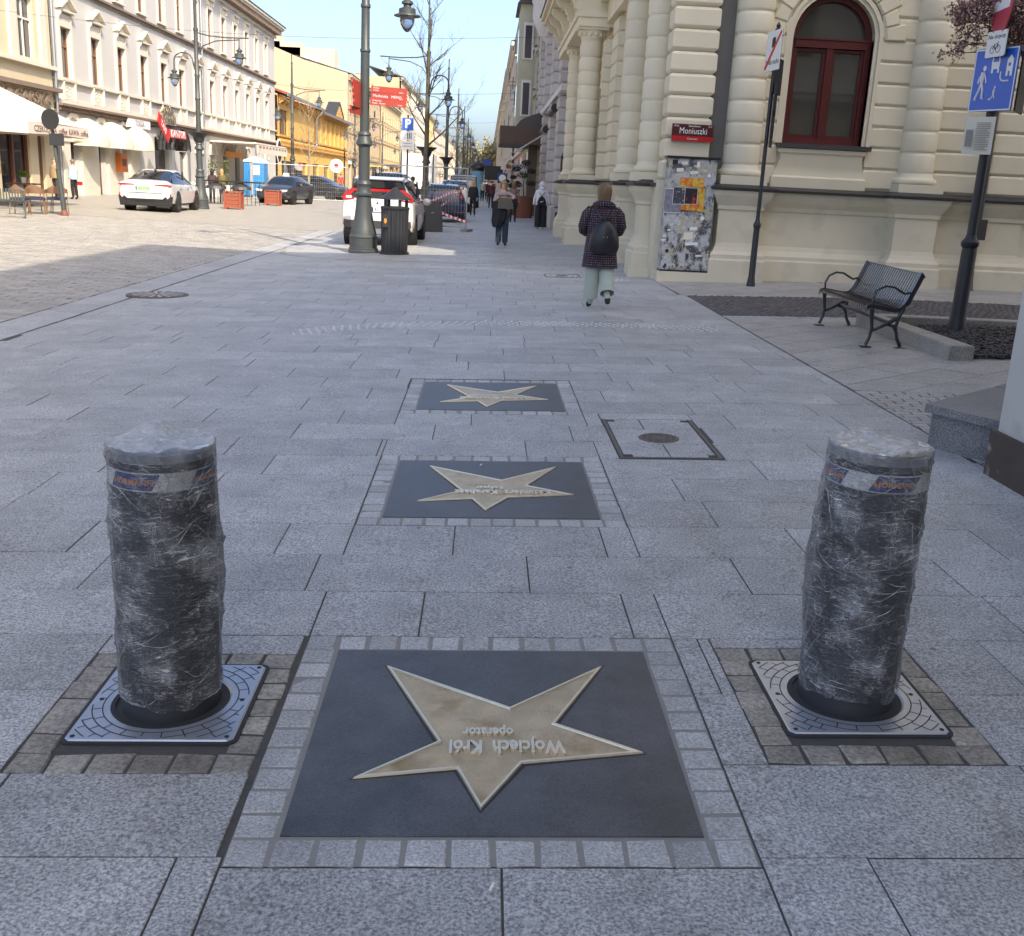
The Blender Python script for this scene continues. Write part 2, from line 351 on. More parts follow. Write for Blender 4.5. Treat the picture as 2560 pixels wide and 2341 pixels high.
for k in range(-6, 135):
    y0 = 3.52+ROWH*k; y1 = y0+ROWH; L = .92
    xr = 3.10 if y0 < 16 else 3.0
    x = XR0-RN.uniform(0, .05)-((k*.37) % 1)*L
    while x < xr:
        Ls = L if RN.random() < .8 else RN.choice((.7, .8, 1.05))
        a, b = max(x, XR0), min(x+Ls, xr); x += Ls
        if b-a < .05: continue
        rs = [(a, b, y0, y1)]
        for e in EXC: rs = sub(rs, e)
        for (p, q, r, t) in rs:
            cx, cy = (p+q)/2, (r+t)/2
            dzz = RN.uniform(-.0015, .0015)
            if y0 < 14.2 and abs(cx) < .62*cy+.6 and nsl < 300:
                nsl += 1
                link('paving_slab', slab_mesh(q-p-2*JN, t-r-2*JN, M['slab'], name='paving_slab'), pave, tiltM(cx, cy, dzz, 0, .0012))
            else: cham(far, cx, cy, q-p-.0042, t-r-.0042, 0, .002, dzz)
tag(far.build('distant_slabs', M['slab_far'], pave), kind='stuff')
# setts round the plaques and the bollards
def sett(cx, cy, wd, dp, mt, par=None, c=.004, nm='sett', jit=.003, dz=0, round_=0):
    b = MB(); a, d = wd/2, dp/2; J = lambda: RN.uniform(-jit, jit)
    cs = [(-a+J(), -d+J()), (a+J(), -d+J()), (a+J(), d+J()), (-a+J(), d+J())]
    top = [(x*(1-c/a), y*(1-c/d), RN.uniform(-.001, .001)) for x, y in cs]
    b.add([(x, y, -.03) for x, y in cs]+[(x, y, -c*.8) for x, y in cs]+top,
          [(0, 1, 5, 4), (1, 2, 6, 5), (2, 3, 7, 6), (3, 0, 4, 7), (4, 5, 9, 8), (5, 6, 10, 9), (6, 7, 11, 10), (7, 4, 8, 11), (8, 9, 10, 11)])
    link(nm, b.mesh(nm, mt), par or pave, tiltM(cx, cy, dz+RN.uniform(-.002, .002), 0, .01))
mort = MB()
for (px_, py_) in PLQ: sheet(mort, px_-PO+.004, px_+PO-.004, py_-PO+.004, py_+PO-.004, -.0025)
mort.build('mortar_bed', M['mortar'], pave)
for (px_, py_) in PLQ:
    n = 12; st = 2*PO/n
    for i in range(n):
        t = -PO+st*(i+.5); sw = st-.011
        for (ax, ay, wx, wy) in ((t, PO-.058, sw, .105), (t, -PO+.058, sw, .105)):
            sett(px_+ax, py_+ay, wx-RN.uniform(0, .006), wy, M['sett'])
        if 0 < i < n-1:
            for (ax, ay) in ((PO-.058, t), (-PO+.058, t)): sett(px_+ax, py_+ay, .105, sw-RN.uniform(0, .005), M['sett'])
for e in EXC[3:5]:
    x0, x1, y0, y1 = e; nx, ny = 6, 6
    for i in range(nx):
        wd = (x1-x0)/nx
        for yy in (y0+.052, y1-.052): sett(x0+wd*(i+.5), yy, wd-.009, .100, M['sett_old'], jit=.006, c=.005, nm='old_sett')
    for j in range(1, ny):
        hh = (y1-y0-.21)/(ny-1)
        for xx in (x0+.052, x1-.052): sett(xx, y0+.105+hh*(j-.5), .098, hh-.008, M['sett_old'], jit=.006, c=.005, nm='old_sett')
# litter on the pavement
for (px_, py_, lab) in ((1230, 2226, 'small white cigarette end lying on the slab in front of the nearest star'), (1203, 1166, 'small white paper scrap on the middle plaque beside its star')):
    g = G(px_, py_); b = MB(MW(g+Vector((0, 0, .006)), 1.2)); b.tube([(-.011, 0, .003), (.0, 0, .004), (.011, .001, .003)], .0045, 8)
    tag(b.build('cigarette_end' if 'cig' in lab else 'paper_scrap', M['white'], None, True), lab, 'litter')
# road pavers (near part)
roadm = MB(); npv = 0; pm_ = slab_mesh(.293, .168, M['roadrnd'], .004, 'road_paver')
for k in range(int((34-8.6)/.172)):
    y = 8.6+.172*(k+.5); off = (k % 2)*.15+RN.uniform(-.02, .02)
    i = 0
    if k % 2: cham(roadm, XR0-.55-.078, y, .135, .166, 0, .004, 0)
    while True:
        x = XR0-.55-.15-off-.3*i; i += 1
        if x < -(.62*y+2) or x < -19: break
        if npv < 300 and y < 13.2: npv += 1; link('road_paver', pm_, road, tiltM(x, y, RN.uniform(-.0025, .0025), 0, .004))
        else: cham(roadm, x, y, .293, .166, 0, .004, RN.uniform(-.003, .003))
tag(roadm.build('distant_pavers', M['road'], road), kind='stuff')
y = 4.0
while y < 34:                                               # flat granite gutter stones along the road edge
    L = RN.uniform(.8, 1.0)
    link('gutter_stone', slab_mesh(.53, round(L, 2)-.006, M['slab'], name='gutter_stone'), road, tiltM(XR0-.27, y+L/2, .001, 0, .001)); y += L
def clip(poly, region):
    out = poly
    n = len(region)
    for i in range(n):
        a, b = Vector(region[i]), Vector(region[(i+1) % n]); e = b-a; inp, out = out, []
        if not inp: return []
        f = lambda p: e.x*(p[1]-a.y)-e.y*(p[0]-a.x)
        for j in range(len(inp)):
            p, q = inp[j], inp[(j+1) % len(inp)]; fp, fq = f(p), f(q)
            if fp >= 0: out.append(p)
            if fp*fq < 0: t = fp/(fp-fq); out.append((p[0]+t*(q[0]-p[0]), p[1]+t*(q[1]-p[1])))
    return out
def area(p): return abs(sum(p[i][0]*p[(i+1) % len(p)][1]-p[(i+1) % len(p)][0]*p[i][1] for i in range(len(p))))/2
def polyslab(mbx, poly, dz=0, gap=.004, c=.003):
    cx = sum(p[0] for p in poly)/len(poly); cy = sum(p[1] for p in poly)/len(poly)
    def ins(k):
        o = []
        for p in poly:
            d = Vector((cx-p[0], cy-p[1])); l = d.length; d = d/l if l > 1e-6 else d
            o.append((p[0]+d.x*k*1.3, p[1]+d.y*k*1.3))
        return o
    n = len(poly); b = ins(gap); t = ins(gap+c)
    mbx.add([(x, y, gz(x)-.02+dz) for x, y in b]+[(x, y, gz(x)+dz) for x, y in t], [list(range(n, 2*n))]+[(i, (i+1) % n, n+(i+1) % n, n+i) for i in range(n)])
def rects_rot(region, ang, L, H, cb, off=.5):
    ca, sa = math.cos(ang), math.sin(ang); cx = sum(p[0] for p in region)/len(region); cy = sum(p[1] for p in region)/len(region)
    R_ = max(math.hypot(p[0]-cx, p[1]-cy) for p in region)+L
    for j in range(int(-R_/H)-1, int(R_/H)+2):
        for i in range(int(-R_/L)-2, int(R_/L)+2):
            u0 = i*L+(j % 2)*L*off; v0 = j*H
            pl = [(cx+ca*u-sa*v, cy+sa*u+ca*v) for u, v in ((u0, v0), (u0+L, v0), (u0+L, v0+H), (u0, v0+H))]
            pl = clip(pl, region)
            if len(pl) > 2 and area(pl) > .002: cb(pl)
def indiv(pl):
    b = MB(); polyslab(b, pl, RN.uniform(-.001, .001)); b.build('diagonal_slab', M['slab_warm'], pave)
rects_rot([(3.12, 8.42), (4.3, 8.27), (9.6, 8.27), (9.6, 13.25), (3.12, 13.25)], math.radians(38), .86, .44, indiv, .33)
b = MB()
rects_rot([(3.04, 15.98), (12, 15.98), (12, 18.62), (3.0, 18.62)], math.radians(38), .86, .44, lambda p: polyslab(b, p), .33)
tag(b.build('slabs_along_palace', M['slab_warm'], pave), kind='stuff')
b = MB()
rects_rot([(3.11, 6.75), (5.0, 6.75), (4.6, 8.25), (3.11, 8.42)], math.radians(-4), .20, .10, lambda p: polyslab(b, p, 0, .004, .004))
tag(b.build('small_setts', M['slab_warm'], pave), kind='stuff')
b = MB()                                                    # basalt cobbles laid in scallops
for j in range(30):
    for i in range(100):
        x = 3.1+i*.1+(j % 2)*.05+RN.uniform(-.01, .01); y0 = 13.35+j*.1
        y = y0+.16*abs(math.sin(PI*(x-3.1)/1.05))-.05+RN.uniform(-.008, .008)
        if not (13.40 < y < 15.88): continue
        if x < 3.14+.0*(y-13.4): continue
        s_ = .088+RN.uniform(-.012, .008); d_ = .03
        vs = [(x+dx*s_/2+RN.uniform(-.006, .006), y+dy*s_/2+RN.uniform(-.006, .006)) for dx, dy in ((-1, -1), (1, -1), (1, 1), (-1, 1))]
        b.add([(p, q, gz(p)-.005) for p, q in vs]+[(x+(p-x)*.6, y+(q-y)*.6, gz(p)+.006+RN.uniform(0, .006)) for p, q in vs], [(4, 5, 6, 7), (0, 1, 5, 4), (1, 2, 6, 5), (2, 3, 7, 6), (3, 0, 4, 7)])
tag(b.build('basalt_cobbles', M['basalt'], pave), kind='stuff')
for (yy, ww) in ((13.33, .14), (15.93, .12)):               # flush granite edging of the cobbled strip
    x = 3.1
    while x < 11.5: link('edging_stone', slab_mesh(.98, ww-.01, M['slab'], name='edging_stone'), pave, tiltM(x+.5, yy, .003)); x += 1.0
b = MB(); rects_rot([(3.11, -4), (6.4, -4), (6.4, 6.7), (3.11, 6.7)], 0, .92, .431, lambda p: polyslab(b, p), .37); tag(b.build('arcade_slabs', M['slab_far'], pave), kind='stuff')
# tactile studs
st = MB(); st.lathe([(.019, -.004), (.018, .004), (.010, .0055)], 0, 0, 0, 8); stm = st.mesh('tactile_stud', M['stud'], True)
arc = [(-2.1, 11.25), (-1.7, 11.62), (-1.3, 11.9), (-.9, 12.1), (0, 12.33), (1, 12.38), (2, 12.25), (2.7, 12.05)]
def along(pl, step):
    d = 0; out = []
    for (a, b_) in zip(pl, pl[1:]):
        a, b_ = Vector(a), Vector(b_); L = (b_-a).length
        while d < L: out.append((a+(b_-a)*d/L, (b_-a).normalized())); d += step
        d -= L
    return out
for i, (p, t) in enumerate(along(arc, .105)):
    nn = Vector((-t.y, t.x))
    for r in range(4):
        if i < 2 and r > 1: continue
        q = p+nn*(r-1.5)*.10+t*(.05 if r % 2 else 0); link('tactile_stud', stm, pave, tiltM(q.x, q.y, .001))
sb = MB()
for i, (p, t) in enumerate(along([(-1.2, 20.6), (.3, 20.2), (1.4, 19.1), (2.5, 18.2)], .11)):
    nn = Vector((-t.y, t.x))
    for r in range(4):
        q = p+nn*(r-1.5)*.10+t*(.05 if r % 2 else 0); sb.lathe([(.019, -.004), (.018, .004), (.010, .0055)], q.x, q.y, gz(q.x), 6)
tag(sb.build('distant_studs', M['stud'], pave), kind='stuff')
# dropped kerb curve of the parking bay and the tarred repair line
b = MB()
pts = [(-4.75, 25.2), (-4.5, 23.6), (-4.0, 22.8), (-3.2, 22.2), (-2.2, 21.9), (-.8, 21.7), (.6, 21.5)]
for (a, c_) in zip(pts, pts[1:]):
    a, c_ = Vector((*a, gz(a[0])+.004)), Vector((*c_, gz(c_[0])+.004)); n_ = Vector((-(c_-a).y, (c_-a).x, 0)).normalized()*.06
    b.add([a-n_, c_-n_, c_+n_, a+n_, a-n_-Vector((0, 0, .02)), c_-n_-Vector((0, 0, .02)), c_+n_-Vector((0, 0, .02)), a+n_-Vector((0, 0, .02))], [(0, 1, 2, 3), (0, 1, 5, 4), (2, 3, 7, 6)])
b.build('flush_kerb', M['kerb'], pave)

# planting bed with kerb and dark gravel
bed = thing('planting_bed', 'low granite kerbed planting bed filled with dark gravel behind the bench', 'planting bed', (4.74, 11.3, .13))
def kerbstone(x0, x1, y0, y1, z1=.29):
    c = .012; b = MB()
    b.add([(x0, y0, .1), (x1, y0, .1), (x1, y1, .1), (x0, y1, .1), (x0, y0, z1-c), (x1, y0, z1-c), (x1, y1, z1-c), (x0, y1, z1-c), (x0+c, y0+c, z1), (x1-c, y0+c, z1), (x1-c, y1-c, z1), (x0+c, y1-c, z1)],
          [(0, 1, 5, 4), (1, 2, 6, 5), (2, 3, 7, 6), (3, 0, 4, 7), (4, 5, 9, 8), (5, 6, 10, 9), (6, 7, 11, 10), (7, 4, 8, 11), (8, 9, 10, 11)])
    b.build('kerb_stone', M['kerb'], bed)
for a, c_ in ((10.05, 10.93), (10.935, 11.82), (11.825, 12.72)): kerbstone(4.62, 4.87, a, c_)
for i in range(5): kerbstone(4.875+i, 5.87+i, 12.5, 12.7)
gm = MB()
ico = [(0, 0, 1), (.89, 0, .45), (.28, .85, .45), (-.72, .53, .45), (-.72, -.53, .45), (.28, -.85, .45), (0, 0, -.6)]
icf = [(0, 1, 2), (0, 2, 3), (0, 3, 4), (0, 4, 5), (0, 5, 1), (6, 2, 1), (6, 3, 2), (6, 4, 3), (6, 5, 4), (6, 1, 5)]
for i in range(9000):
    x = RN.uniform(4.88, 7.4); y = RN.uniform(10.13, 12.5); r = RN.uniform(.014, .03); a = RN.uniform(0, 6); k = RN.uniform(.5, .9)
    z = gz(x)+.012+RN.uniform(0, .03)
    gm.add([(x+r*(p*math.cos(a)-q*math.sin(a)), y+r*(p*math.sin(a)+q*math.cos(a))*k, z+s_*r*.7) for p, q, s_ in ico], icf)
M['gravel'] = mat('dark_gravel', (.075, .066, .058), .8, var=.3, vs=20, isl=.5)
tag(gm.build('gravel', M['gravel'], bed), kind='stuff')
b = MB(); sheet(b, 4.87, 10, 10.18, 12.52, .006); b.build('soil', M['joint'], bed)
# granite step and the base of the arcaded house at the right edge
stp = thing('granite_step', 'grey granite corner step beside the pale pillar at the right', 'step', (3.3, 6.4, .1))
pl = [(2.93, 6.50), (3.22, 6.02), (6.5, 6.02), (6.5, 8.0), (4.45, 8.0)]
b = MB(); b.prism([(x+.012, y) for x, y in pl], .05, .315); b.build('riser', M['step'], stp)
b = MB(); b.prism([(2.90, 6.52), (3.20, 5.99), (4.05, 6.75), (3.72, 7.28)], .318, .372); b.build('tread_slab', M['step'], stp)
b = MB(); b.prism([(3.725, 7.288), (4.056, 6.757), (6.5, 6.757), (6.5, 8.02), (4.45, 8.02)], .318, .372); b.build('tread_slab', M['step'], stp)

# ------------------------------------------------------------------ star plaques
STAR = [(-.363, .416), (.057, .126), (.387, .426), (.197, .026), (.447, -.144), (.087, -.204), (-.033, -.434), (-.103, -.234), (-.393, -.284), (-.163, -.084)]
def inset(poly, d):
    n = len(poly); out = []
    ar = sum(poly[i][0]*poly[(i+1) % n][1]-poly[(i+1) % n][0]*poly[i][1] for i in range(n)); sg = 1 if ar > 0 else -1
    for i in range(n):
        p0, p1, p2 = Vector(poly[i-1]), Vector(poly[i]), Vector(poly[(i+1) % n])
        e1 = (p1-p0).normalized(); e2 = (p2-p1).normalized(); n1 = Vector((-e1.y, e1.x))*sg; n2 = Vector((-e2.y, e2.x))*sg
        bis = (n1+n2); k = d/max(.25, (1+n1.dot(n2))/2)/1.0; out.append(tuple(p1+bis.normalized()*min(d*4.5, d/max(.12, bis.normalized().dot(n1)))))
    return out
def star_plaque(c, label, t1, t2, w1, w2, dx1, dx2):
    cx, cy = c; t = thing('star_plaque', label, 'plaque', (cx, cy, gz(cx)), 'walk of fame star plaques set in the pavement')
    Mx = Matrix.Translation((cx, cy, gz(cx))) @ Matrix.Rotation(-SL, 4, 'Y')
    b = MB(Mx); c_ = .004; h = PH
    b.add([(-h, -h, -.03), (h, -h, -.03), (h, h, -.03), (-h, h, -.03), (-h+c_, -h+c_, .0015), (h-c_, -h+c_, .0015), (h-c_, h-c_, .0015), (-h+c_, h-c_, .0015)], [(0, 1, 5, 4), (1, 2, 6, 5), (2, 3, 7, 6), (3, 0, 4, 7), (4, 5, 6, 7)])
    b.build('granite_plate', M['plate'], t)
    inn = inset(STAR, .012); n = len(STAR); cen = (0, 0)
    b = MB(Mx)                                              # raised rim
    o2 = inset(STAR, .002); i2 = inset(STAR, .0095)
    vs = [(x, y, .0017) for x, y in STAR]+[(x, y, .008) for x, y in o2]+[(x, y, .008) for x, y in i2]+[(x, y, .0032) for x, y in inn]
    b.add(vs, [(k*n+i, k*n+(i+1) % n, (k+1)*n+(i+1) % n, (k+1)*n+i) for k in range(3) for i in range(n)])
    st_ = b.build('star', M['bronze_rim'], t)
    b = MB(Mx)                                              # hammered field: finely triangulated
    b.add([(x, y, .0034) for x, y in inn]+[(0, 0, .0034)], [(i, (i+1) % n, n) for i in range(n)])
    b.build('star_field', M['bronze'], st_)
    sh = MB(Mx); oo = inset(STAR, -.003)                    # dark sealing gap round the star
    sh.add([(x, y, .0016) for x, y in oo]+[(x, y, .0021) for x, y in STAR], [(i, (i+1) % n, n+(i+1) % n, n+i) for i in range(n)]); sh.build('seal', M['rubber'], t)
    X = Mx.to_3x3()
    text_words('lettering', t1.split(), .100, Mx @ Vector((dx1, -.118, .0045)), X @ Vector((-1, 0, 0)), X @ Vector((0, -1, 0)), M['bronze_rim'], t, w1, .006, bold=.0035)
    text('lettering', t2, .072, Mx @ Vector((dx2, -.035, .0045)), X @ Vector((-1, 0, 0)), X @ Vector((0, -1, 0)), M['bronze_rim'], t, .006, bold=.0025, width=w2)
    return t
star_plaque(PLQ[0], 'dark granite plaque with bronze star reading Wojciech Król operator, nearest of three', 'Wojciech  Król', 'operator', .345, .155, .045, -.012)
star_plaque(PLQ[1], 'dark granite plaque with silvery star reading Kazimierz Karabasz, middle of three', 'Kazimierz  Karabasz', 'Reżyser', .52, .15, .06, -.01)
star_plaque(PLQ[2], 'dark granite plaque with worn silvery star, farthest of three', 'Andrzej  Brzozowski', 'dokumentalista', .54, .21, .03, -.06)

# ------------------------------------------------------------------ wrapped bollards
def film_material():
    m = bpy.data.materials.new('stretch_film'); m.use_nodes = True; n = m.node_tree.nodes; L = m.node_tree.links
    n.remove(n['Principled BSDF']); out = n['Material Output']
    tc = n.new('ShaderNodeTexCoord')
    def ridg(sx, sy, sz, sc, width, dist, rot):
        mp = n.new('ShaderNodeMapping'); mp.inputs['Scale'].default_value = (sx, sy, sz); mp.inputs['Rotation'].default_value = rot; L.new(tc.outputs['UV'], mp.inputs[0])
        nz = n.new('ShaderNodeTexNoise'); nz.inputs['Scale'].default_value = sc; nz.inputs['Detail'].default_value = 3; nz.inputs['Distortion'].default_value = dist; L.new(mp.outputs[0], nz.inputs[0])
        a = n.new('ShaderNodeMath'); a.operation = 'SUBTRACT'; a.inputs[1].default_value = .5; L.new(nz.outputs[0], a.inputs[0])
        b = n.new('ShaderNodeMath'); b.operation = 'ABSOLUTE'; L.new(a.outputs[0], b.inputs[0])
        r = n.new('ShaderNodeMapRange'); r.inputs[1].default_value = width; r.inputs[2].default_value = 0; r.inputs[3].default_value = 0; r.inputs[4].default_value = 1; L.new(b.outputs[0], r.inputs[0])
        return r.outputs[0]
    a = ridg(1, 6, 1, 3.2, .016, .5, (0, 0, .10)); b = ridg(1, 7, 1, 5, .014, .4, (0, 0, -.40)); c = ridg(1, 6, 1, 8, .018, .7, (0, 0, .65)); d = ridg(5, 1, 1, 3, .010, .3, (0, 0, .05))
    big = n.new('ShaderNodeTexNoise'); big.inputs['Scale'].default_value = 4.2; big.inputs['Detail'].default_value = 4; L.new(tc.outputs['UV'], big.inputs[0])
    bm_ = n.new('ShaderNodeMapRange'); bm_.inputs[1].default_value = .42; bm_.inputs[2].default_value = .72; L.new(big.outputs[0], bm_.inputs[0])
    def mx(p, q, op='MAXIMUM'):
        x = n.new('ShaderNodeMath'); x.operation = op
        for i, s_ in ((0, p), (1, q)):
            if isinstance(s_, float): x.inputs[i].default_value = s_
            else: L.new(s_, x.inputs[i])
        return x.outputs[0]
    lines = mx(mx(a, b), mx(c, mx(d, .7, 'MULTIPLY')))
    patch = mx(mx(bm_.outputs[0], bm_.outputs[0], 'MULTIPLY'), .34, 'MULTIPLY')
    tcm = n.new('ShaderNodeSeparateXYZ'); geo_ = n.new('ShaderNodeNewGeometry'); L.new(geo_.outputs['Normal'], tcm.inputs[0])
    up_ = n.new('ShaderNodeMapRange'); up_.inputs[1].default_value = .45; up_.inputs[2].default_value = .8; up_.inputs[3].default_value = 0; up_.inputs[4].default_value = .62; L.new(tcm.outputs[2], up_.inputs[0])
    patch = mx(patch, up_.outputs[0], 'ADD')      # upward faces whitened: sky reflection on the crumpled top put into the colour
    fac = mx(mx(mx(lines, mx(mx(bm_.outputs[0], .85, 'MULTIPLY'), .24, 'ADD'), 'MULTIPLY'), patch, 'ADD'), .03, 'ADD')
    bp = n.new('ShaderNodeBump'); bp.inputs['Strength'].default_value = .9; bp.inputs['Distance'].default_value = .006; L.new(lines, bp.inputs['Height'])
    tr = n.new('ShaderNodeBsdfTransparent'); tr.inputs[0].default_value = (.97, .97, .97, 1)
    gl = n.new('ShaderNodeBsdfGlossy'); gl.inputs['Roughness'].default_value = .16; gl.inputs[0].default_value = (1, 1, 1, 1); L.new(bp.outputs[0], gl.inputs['Normal'])
    df = n.new('ShaderNodeBsdfDiffuse'); df.inputs[0].default_value = (.88, .89, .90, 1); L.new(bp.outputs[0], df.inputs['Normal'])
    s1 = n.new('ShaderNodeMixShader'); L.new(fac, s1.inputs[0]); L.new(tr.outputs[0], s1.inputs[1]); L.new(df.outputs[0], s1.inputs[2])
    lw = n.new('ShaderNodeLayerWeight'); lw.inputs[0].default_value = .36; L.new(bp.outputs[0], lw.inputs['Normal'])
    fr = mx(lw.outputs['Fresnel'], .85, 'MULTIPLY')
    s2 = n.new('ShaderNodeMixShader'); L.new(fr, s2.inputs[0]); L.new(s1.outputs[0], s2.inputs[1]); L.new(gl.outputs[0], s2.inputs[2])
    L.new(s2.outputs[0], out.inputs[0]); return m
M['film'] = film_material()
BR, BH = .150, .857
def wrap_noise(a, z, sd): return .5*math.sin(3*a+5*z+sd)+.3*math.sin(7*a-11*z+2*sd)+.2*math.sin(13*a+23*z+3*sd)
def curved(mbx, cx, cy, r, a0, a1, z0, z1, slant, n=10):
    vs = []
    for i in range(n+1):
        for z in (z0, z1):
            a = a0+(a1-a0)*i/n-(slant*(z-z0)/(z1-z0)); vs.append((cx+r*math.cos(a), cy+r*math.sin(a), z))
    mbx.add(vs, [(2*i, 2*i+2, 2*i+3, 2*i+1) for i in range(n)])
def bollard(c, label, sd, labels_at, flap):
    cx, cy = c; z0 = gz(cx); t = thing('bollard', label, 'bollard', (cx, cy, z0), 'shrink wrapped rising bollards')
    Mx = Matrix.Translation((cx, cy, z0)) @ Matrix.Rotation(-SL, 4, 'Y')
    def rsq(h, r, n=6): return [(sx*(h-r)+r*math.cos(a0+PI/2*i/n), sy*(h-r)+r*math.sin(a0+PI/2*i/n)) for sx, sy, a0 in ((1, 1, 0), (-1, 1, PI/2), (-1, -1, PI), (1, -1, 1.5*PI)) for i in range(n+1)]
    b = MB(Mx); b.prism(rsq(.262, .032), -.02, .004); bp_ = b.build('base_frame', M['rubber'], t)
    # metal plate with round hole
    sq = []
    for i in range(96):
        a = 2*PI*(i+.5)/96; k = .250/max(abs(math.cos(a)), abs(math.sin(a))); x, y = k*math.cos(a), k*math.sin(a)
        if abs(x) > .228 and abs(y) > .228:
            dx, dy = abs(x)-.228, abs(y)-.228; l = math.hypot(dx, dy); x, y = math.copysign(.228+dx/l*.022, x), math.copysign(.228+dy/l*.022, y)
        sq.append((x, y))
    n = len(sq); b = MB(Mx)
    hole = [(.185*math.cos(math.atan2(y, x)), .185*math.sin(math.atan2(y, x))) for x, y in sq]
    b.add([(x, y, .0045) for x, y in sq]+[(x*.985, y*.985, .009) for x, y in sq]+[(x, y, .009) for x, y in hole]+[(x*.97, y*.97, .004) for x, y in hole], [(k*n+i, k*n+(i+1) % n, (k+1)*n+(i+1) % n, (k+1)*n+i) for k in range(3) for i in range(n)])
    pl_ = b.build('cover_plate', M['alu'], t)
    b = MB(Mx); rg = random.Random(sd)                      # cast grooves imitating setts
    def arcline(r, a0, a1, wd=.0018):
        k = max(3, int((a1-a0)*r/.012)); vs = []
        for i in range(k+1):
            a = a0+(a1-a0)*i/k
            for rr in (r-wd, r+wd): vs.append((rr*math.cos(a), rr*math.sin(a), .0096))
        ok = [all(abs(v[0]) < .238 and abs(v[1]) < .238 for v in vs[2*i:2*i+4]) for i in range(k)]
        b.add(vs, [(2*i, 2*i+1, 2*i+3, 2*i+2) for i in range(k) if ok[i]])
    def radline(a, r0, r1, wd=.0018):
        while r1 > r0+.01 and (abs(r1*math.cos(a)) > .236 or abs(r1*math.sin(a)) > .236): r1 -= .008
        if r1 <= r0+.012: return
        ca, sa = math.cos(a), math.sin(a)
        b.add([(r*ca-s_*wd*sa, r*sa+s_*wd*ca, .0096) for r in (r0, r1) for s_ in (-1, 1)], [(0, 1, 3, 2)])
    for r in (.207, .238, .270, .302): arcline(r, 0, 2*PI)
    for ri, (r0, r1) in enumerate(((.207, .238), (.238, .270), (.270, .302))):
        k = 22+3*ri
        for i in range(k): radline(2*PI*(i+.5*ri)/k+rg.uniform(-.03, .03), r0, r1)
    b.build('groove', M['rubber'], pl_)
    for (sx, sy) in ((.228, .228), (-.228, .228), (-.228, -.228), (.228, -.228), (.222, 0), (-.222, 0)):
        b = MB(Mx); b.lathe([(.0075, .009), (.0075, .0105), (.004, .0105), (.0035, .0095)], sx, sy, 0, 8); b.build('screw', M['rubber'], pl_)
    b = MB(); b.lathe([(.184, -.02), (.184, .006), (.170, .004), (.170, -.02)], cx, cy, z0, 48, cap=False); b.build('seal_ring', M['rubber'], t, True)
    b = MB(); b.lathe([(BR, -.02), (BR, BH-.055), (BR-.004, BH-.052), (BR-.004, BH-.03)], cx, cy, z0, 64); body = b.build('post', M['bollard'], t, True)
    b = MB(); b.lathe([(BR-.003, BH-.032), (BR+.001, BH-.03), (BR+.001, BH-.006), (BR-.008, BH), (.001, BH+.001)], cx, cy, z0, 64, cap=False); b.build('steel_cap', M['steel'], t, .5)
    b = MB(); curved(b, cx, cy, BR+.0012, 0, 2*PI, z0+BH-.112, z0+BH-.056, 0, 64); band = b.build('paper_band', M['white'], t, True)
    for (ac, wd) in labels_at:
        b = MB(); curved(b, cx, cy, BR+.0022, ac-wd/2, ac+wd/2, z0+BH-.108, z0+BH-.060, -.16, 16); b.build('blue_field', M['navy'], band, True)
        me = text_mesh('HÖRMANN', .022, .0004, bold=.0008); me.materials.clear(); me.materials.append(M['orange'])
        for v in me.vertices:
            x, y, z = v.co; a = ac+.08+x*1.15/BR; r = BR+.0028+z; v.co = (r*math.cos(a), r*math.sin(a), BH-.086+y)
        link('brand_lettering', me, band, Matrix.Translation((cx, cy, z0)))
    # stretch film: wrinkled shell
    b = MB(); na, nz_ = 200, 150; rf = random.Random(sd*3+1)
    FO = [(rf.uniform(-PI, PI), rf.uniform(.08, BH), rf.uniform(-7, 7) if rf.random() < .6 else rf.uniform(-16, 16), rf.uniform(.002, .007), rf.uniform(.005, .016), rf.uniform(.05, .22)) for _ in range(46)]
    vs = []
    prof = [(None, BH*.055+BH*(.952)*j/nz_) for j in range(nz_+1)]
    for j in range(nz_+1):
        z = .055+(BH-.05)*j/nz_
        for i in range(na):
            a = 2*PI*i/na; r = BR+.0055+.0028*wrap_noise(a, z*3, sd)+.0012*math.sin(31*a+40*z+sd)
            for (fa_, fz, fs_, am, fw, fl_) in FO:
                dz_ = z-fz
                if abs(dz_) < fl_:
                    da_ = (a-fa_-fs_*dz_-6*dz_*dz_+PI) % (2*PI)-PI
                    if abs(da_)*BR < 3*fw: r += am*math.exp(-(da_*BR/fw)**2)*math.cos(dz_/fl_*PI/2)
            fl = math.cos(a-flap); 
            if fl > .93: r += .022*(fl-.93)/.07*math.sin(PI*min(1, max(0, (z-.2)/.55)))
            if j == 0: r -= .002; z2 = z+.012*math.sin(3*a+sd)+.006*math.sin(9*a)
            else: z2 = z
            vs.append((cx+r*math.cos(a), cy+r*math.sin(a), z0+z2))
    fs = [(j*na+i, j*na+(i+1) % na, (j+1)*na+(i+1) % na, (j+1)*na+i) for j in range(nz_) for i in range(na)]
    topb = len(vs); nr = 26                                 # crumpled top sheet
    for k in range(1, nr+1):
        rr = (BR+.006)*(1-k/nr*.985)
        for i in range(na):
            a = 2*PI*i/na; x, y = rr*math.cos(a), rr*math.sin(a)
            bu = .004+.0022*abs(math.sin(55*x-37*y+3*math.sin(30*y)+sd))+.0022*abs(math.sin(48*y+22*x+3*math.sin(26*x)))+.005*math.sin(24*x+9*y+sd)+.004*math.sin(40*y-31*x+2*sd)+.003*math.sin(70*x+sd)
            dx, dy = x-math.cos(flap+2.2)*.085, y-math.sin(flap+2.2)*.085
            bu += (.030 if sd < 5 else .008)*math.exp(-((dx*dx)/.0022+(dy*dy)/.004))
            vs.append((cx+x, cy+y, z0+BH+.004+bu))
    ring0 = nz_*na
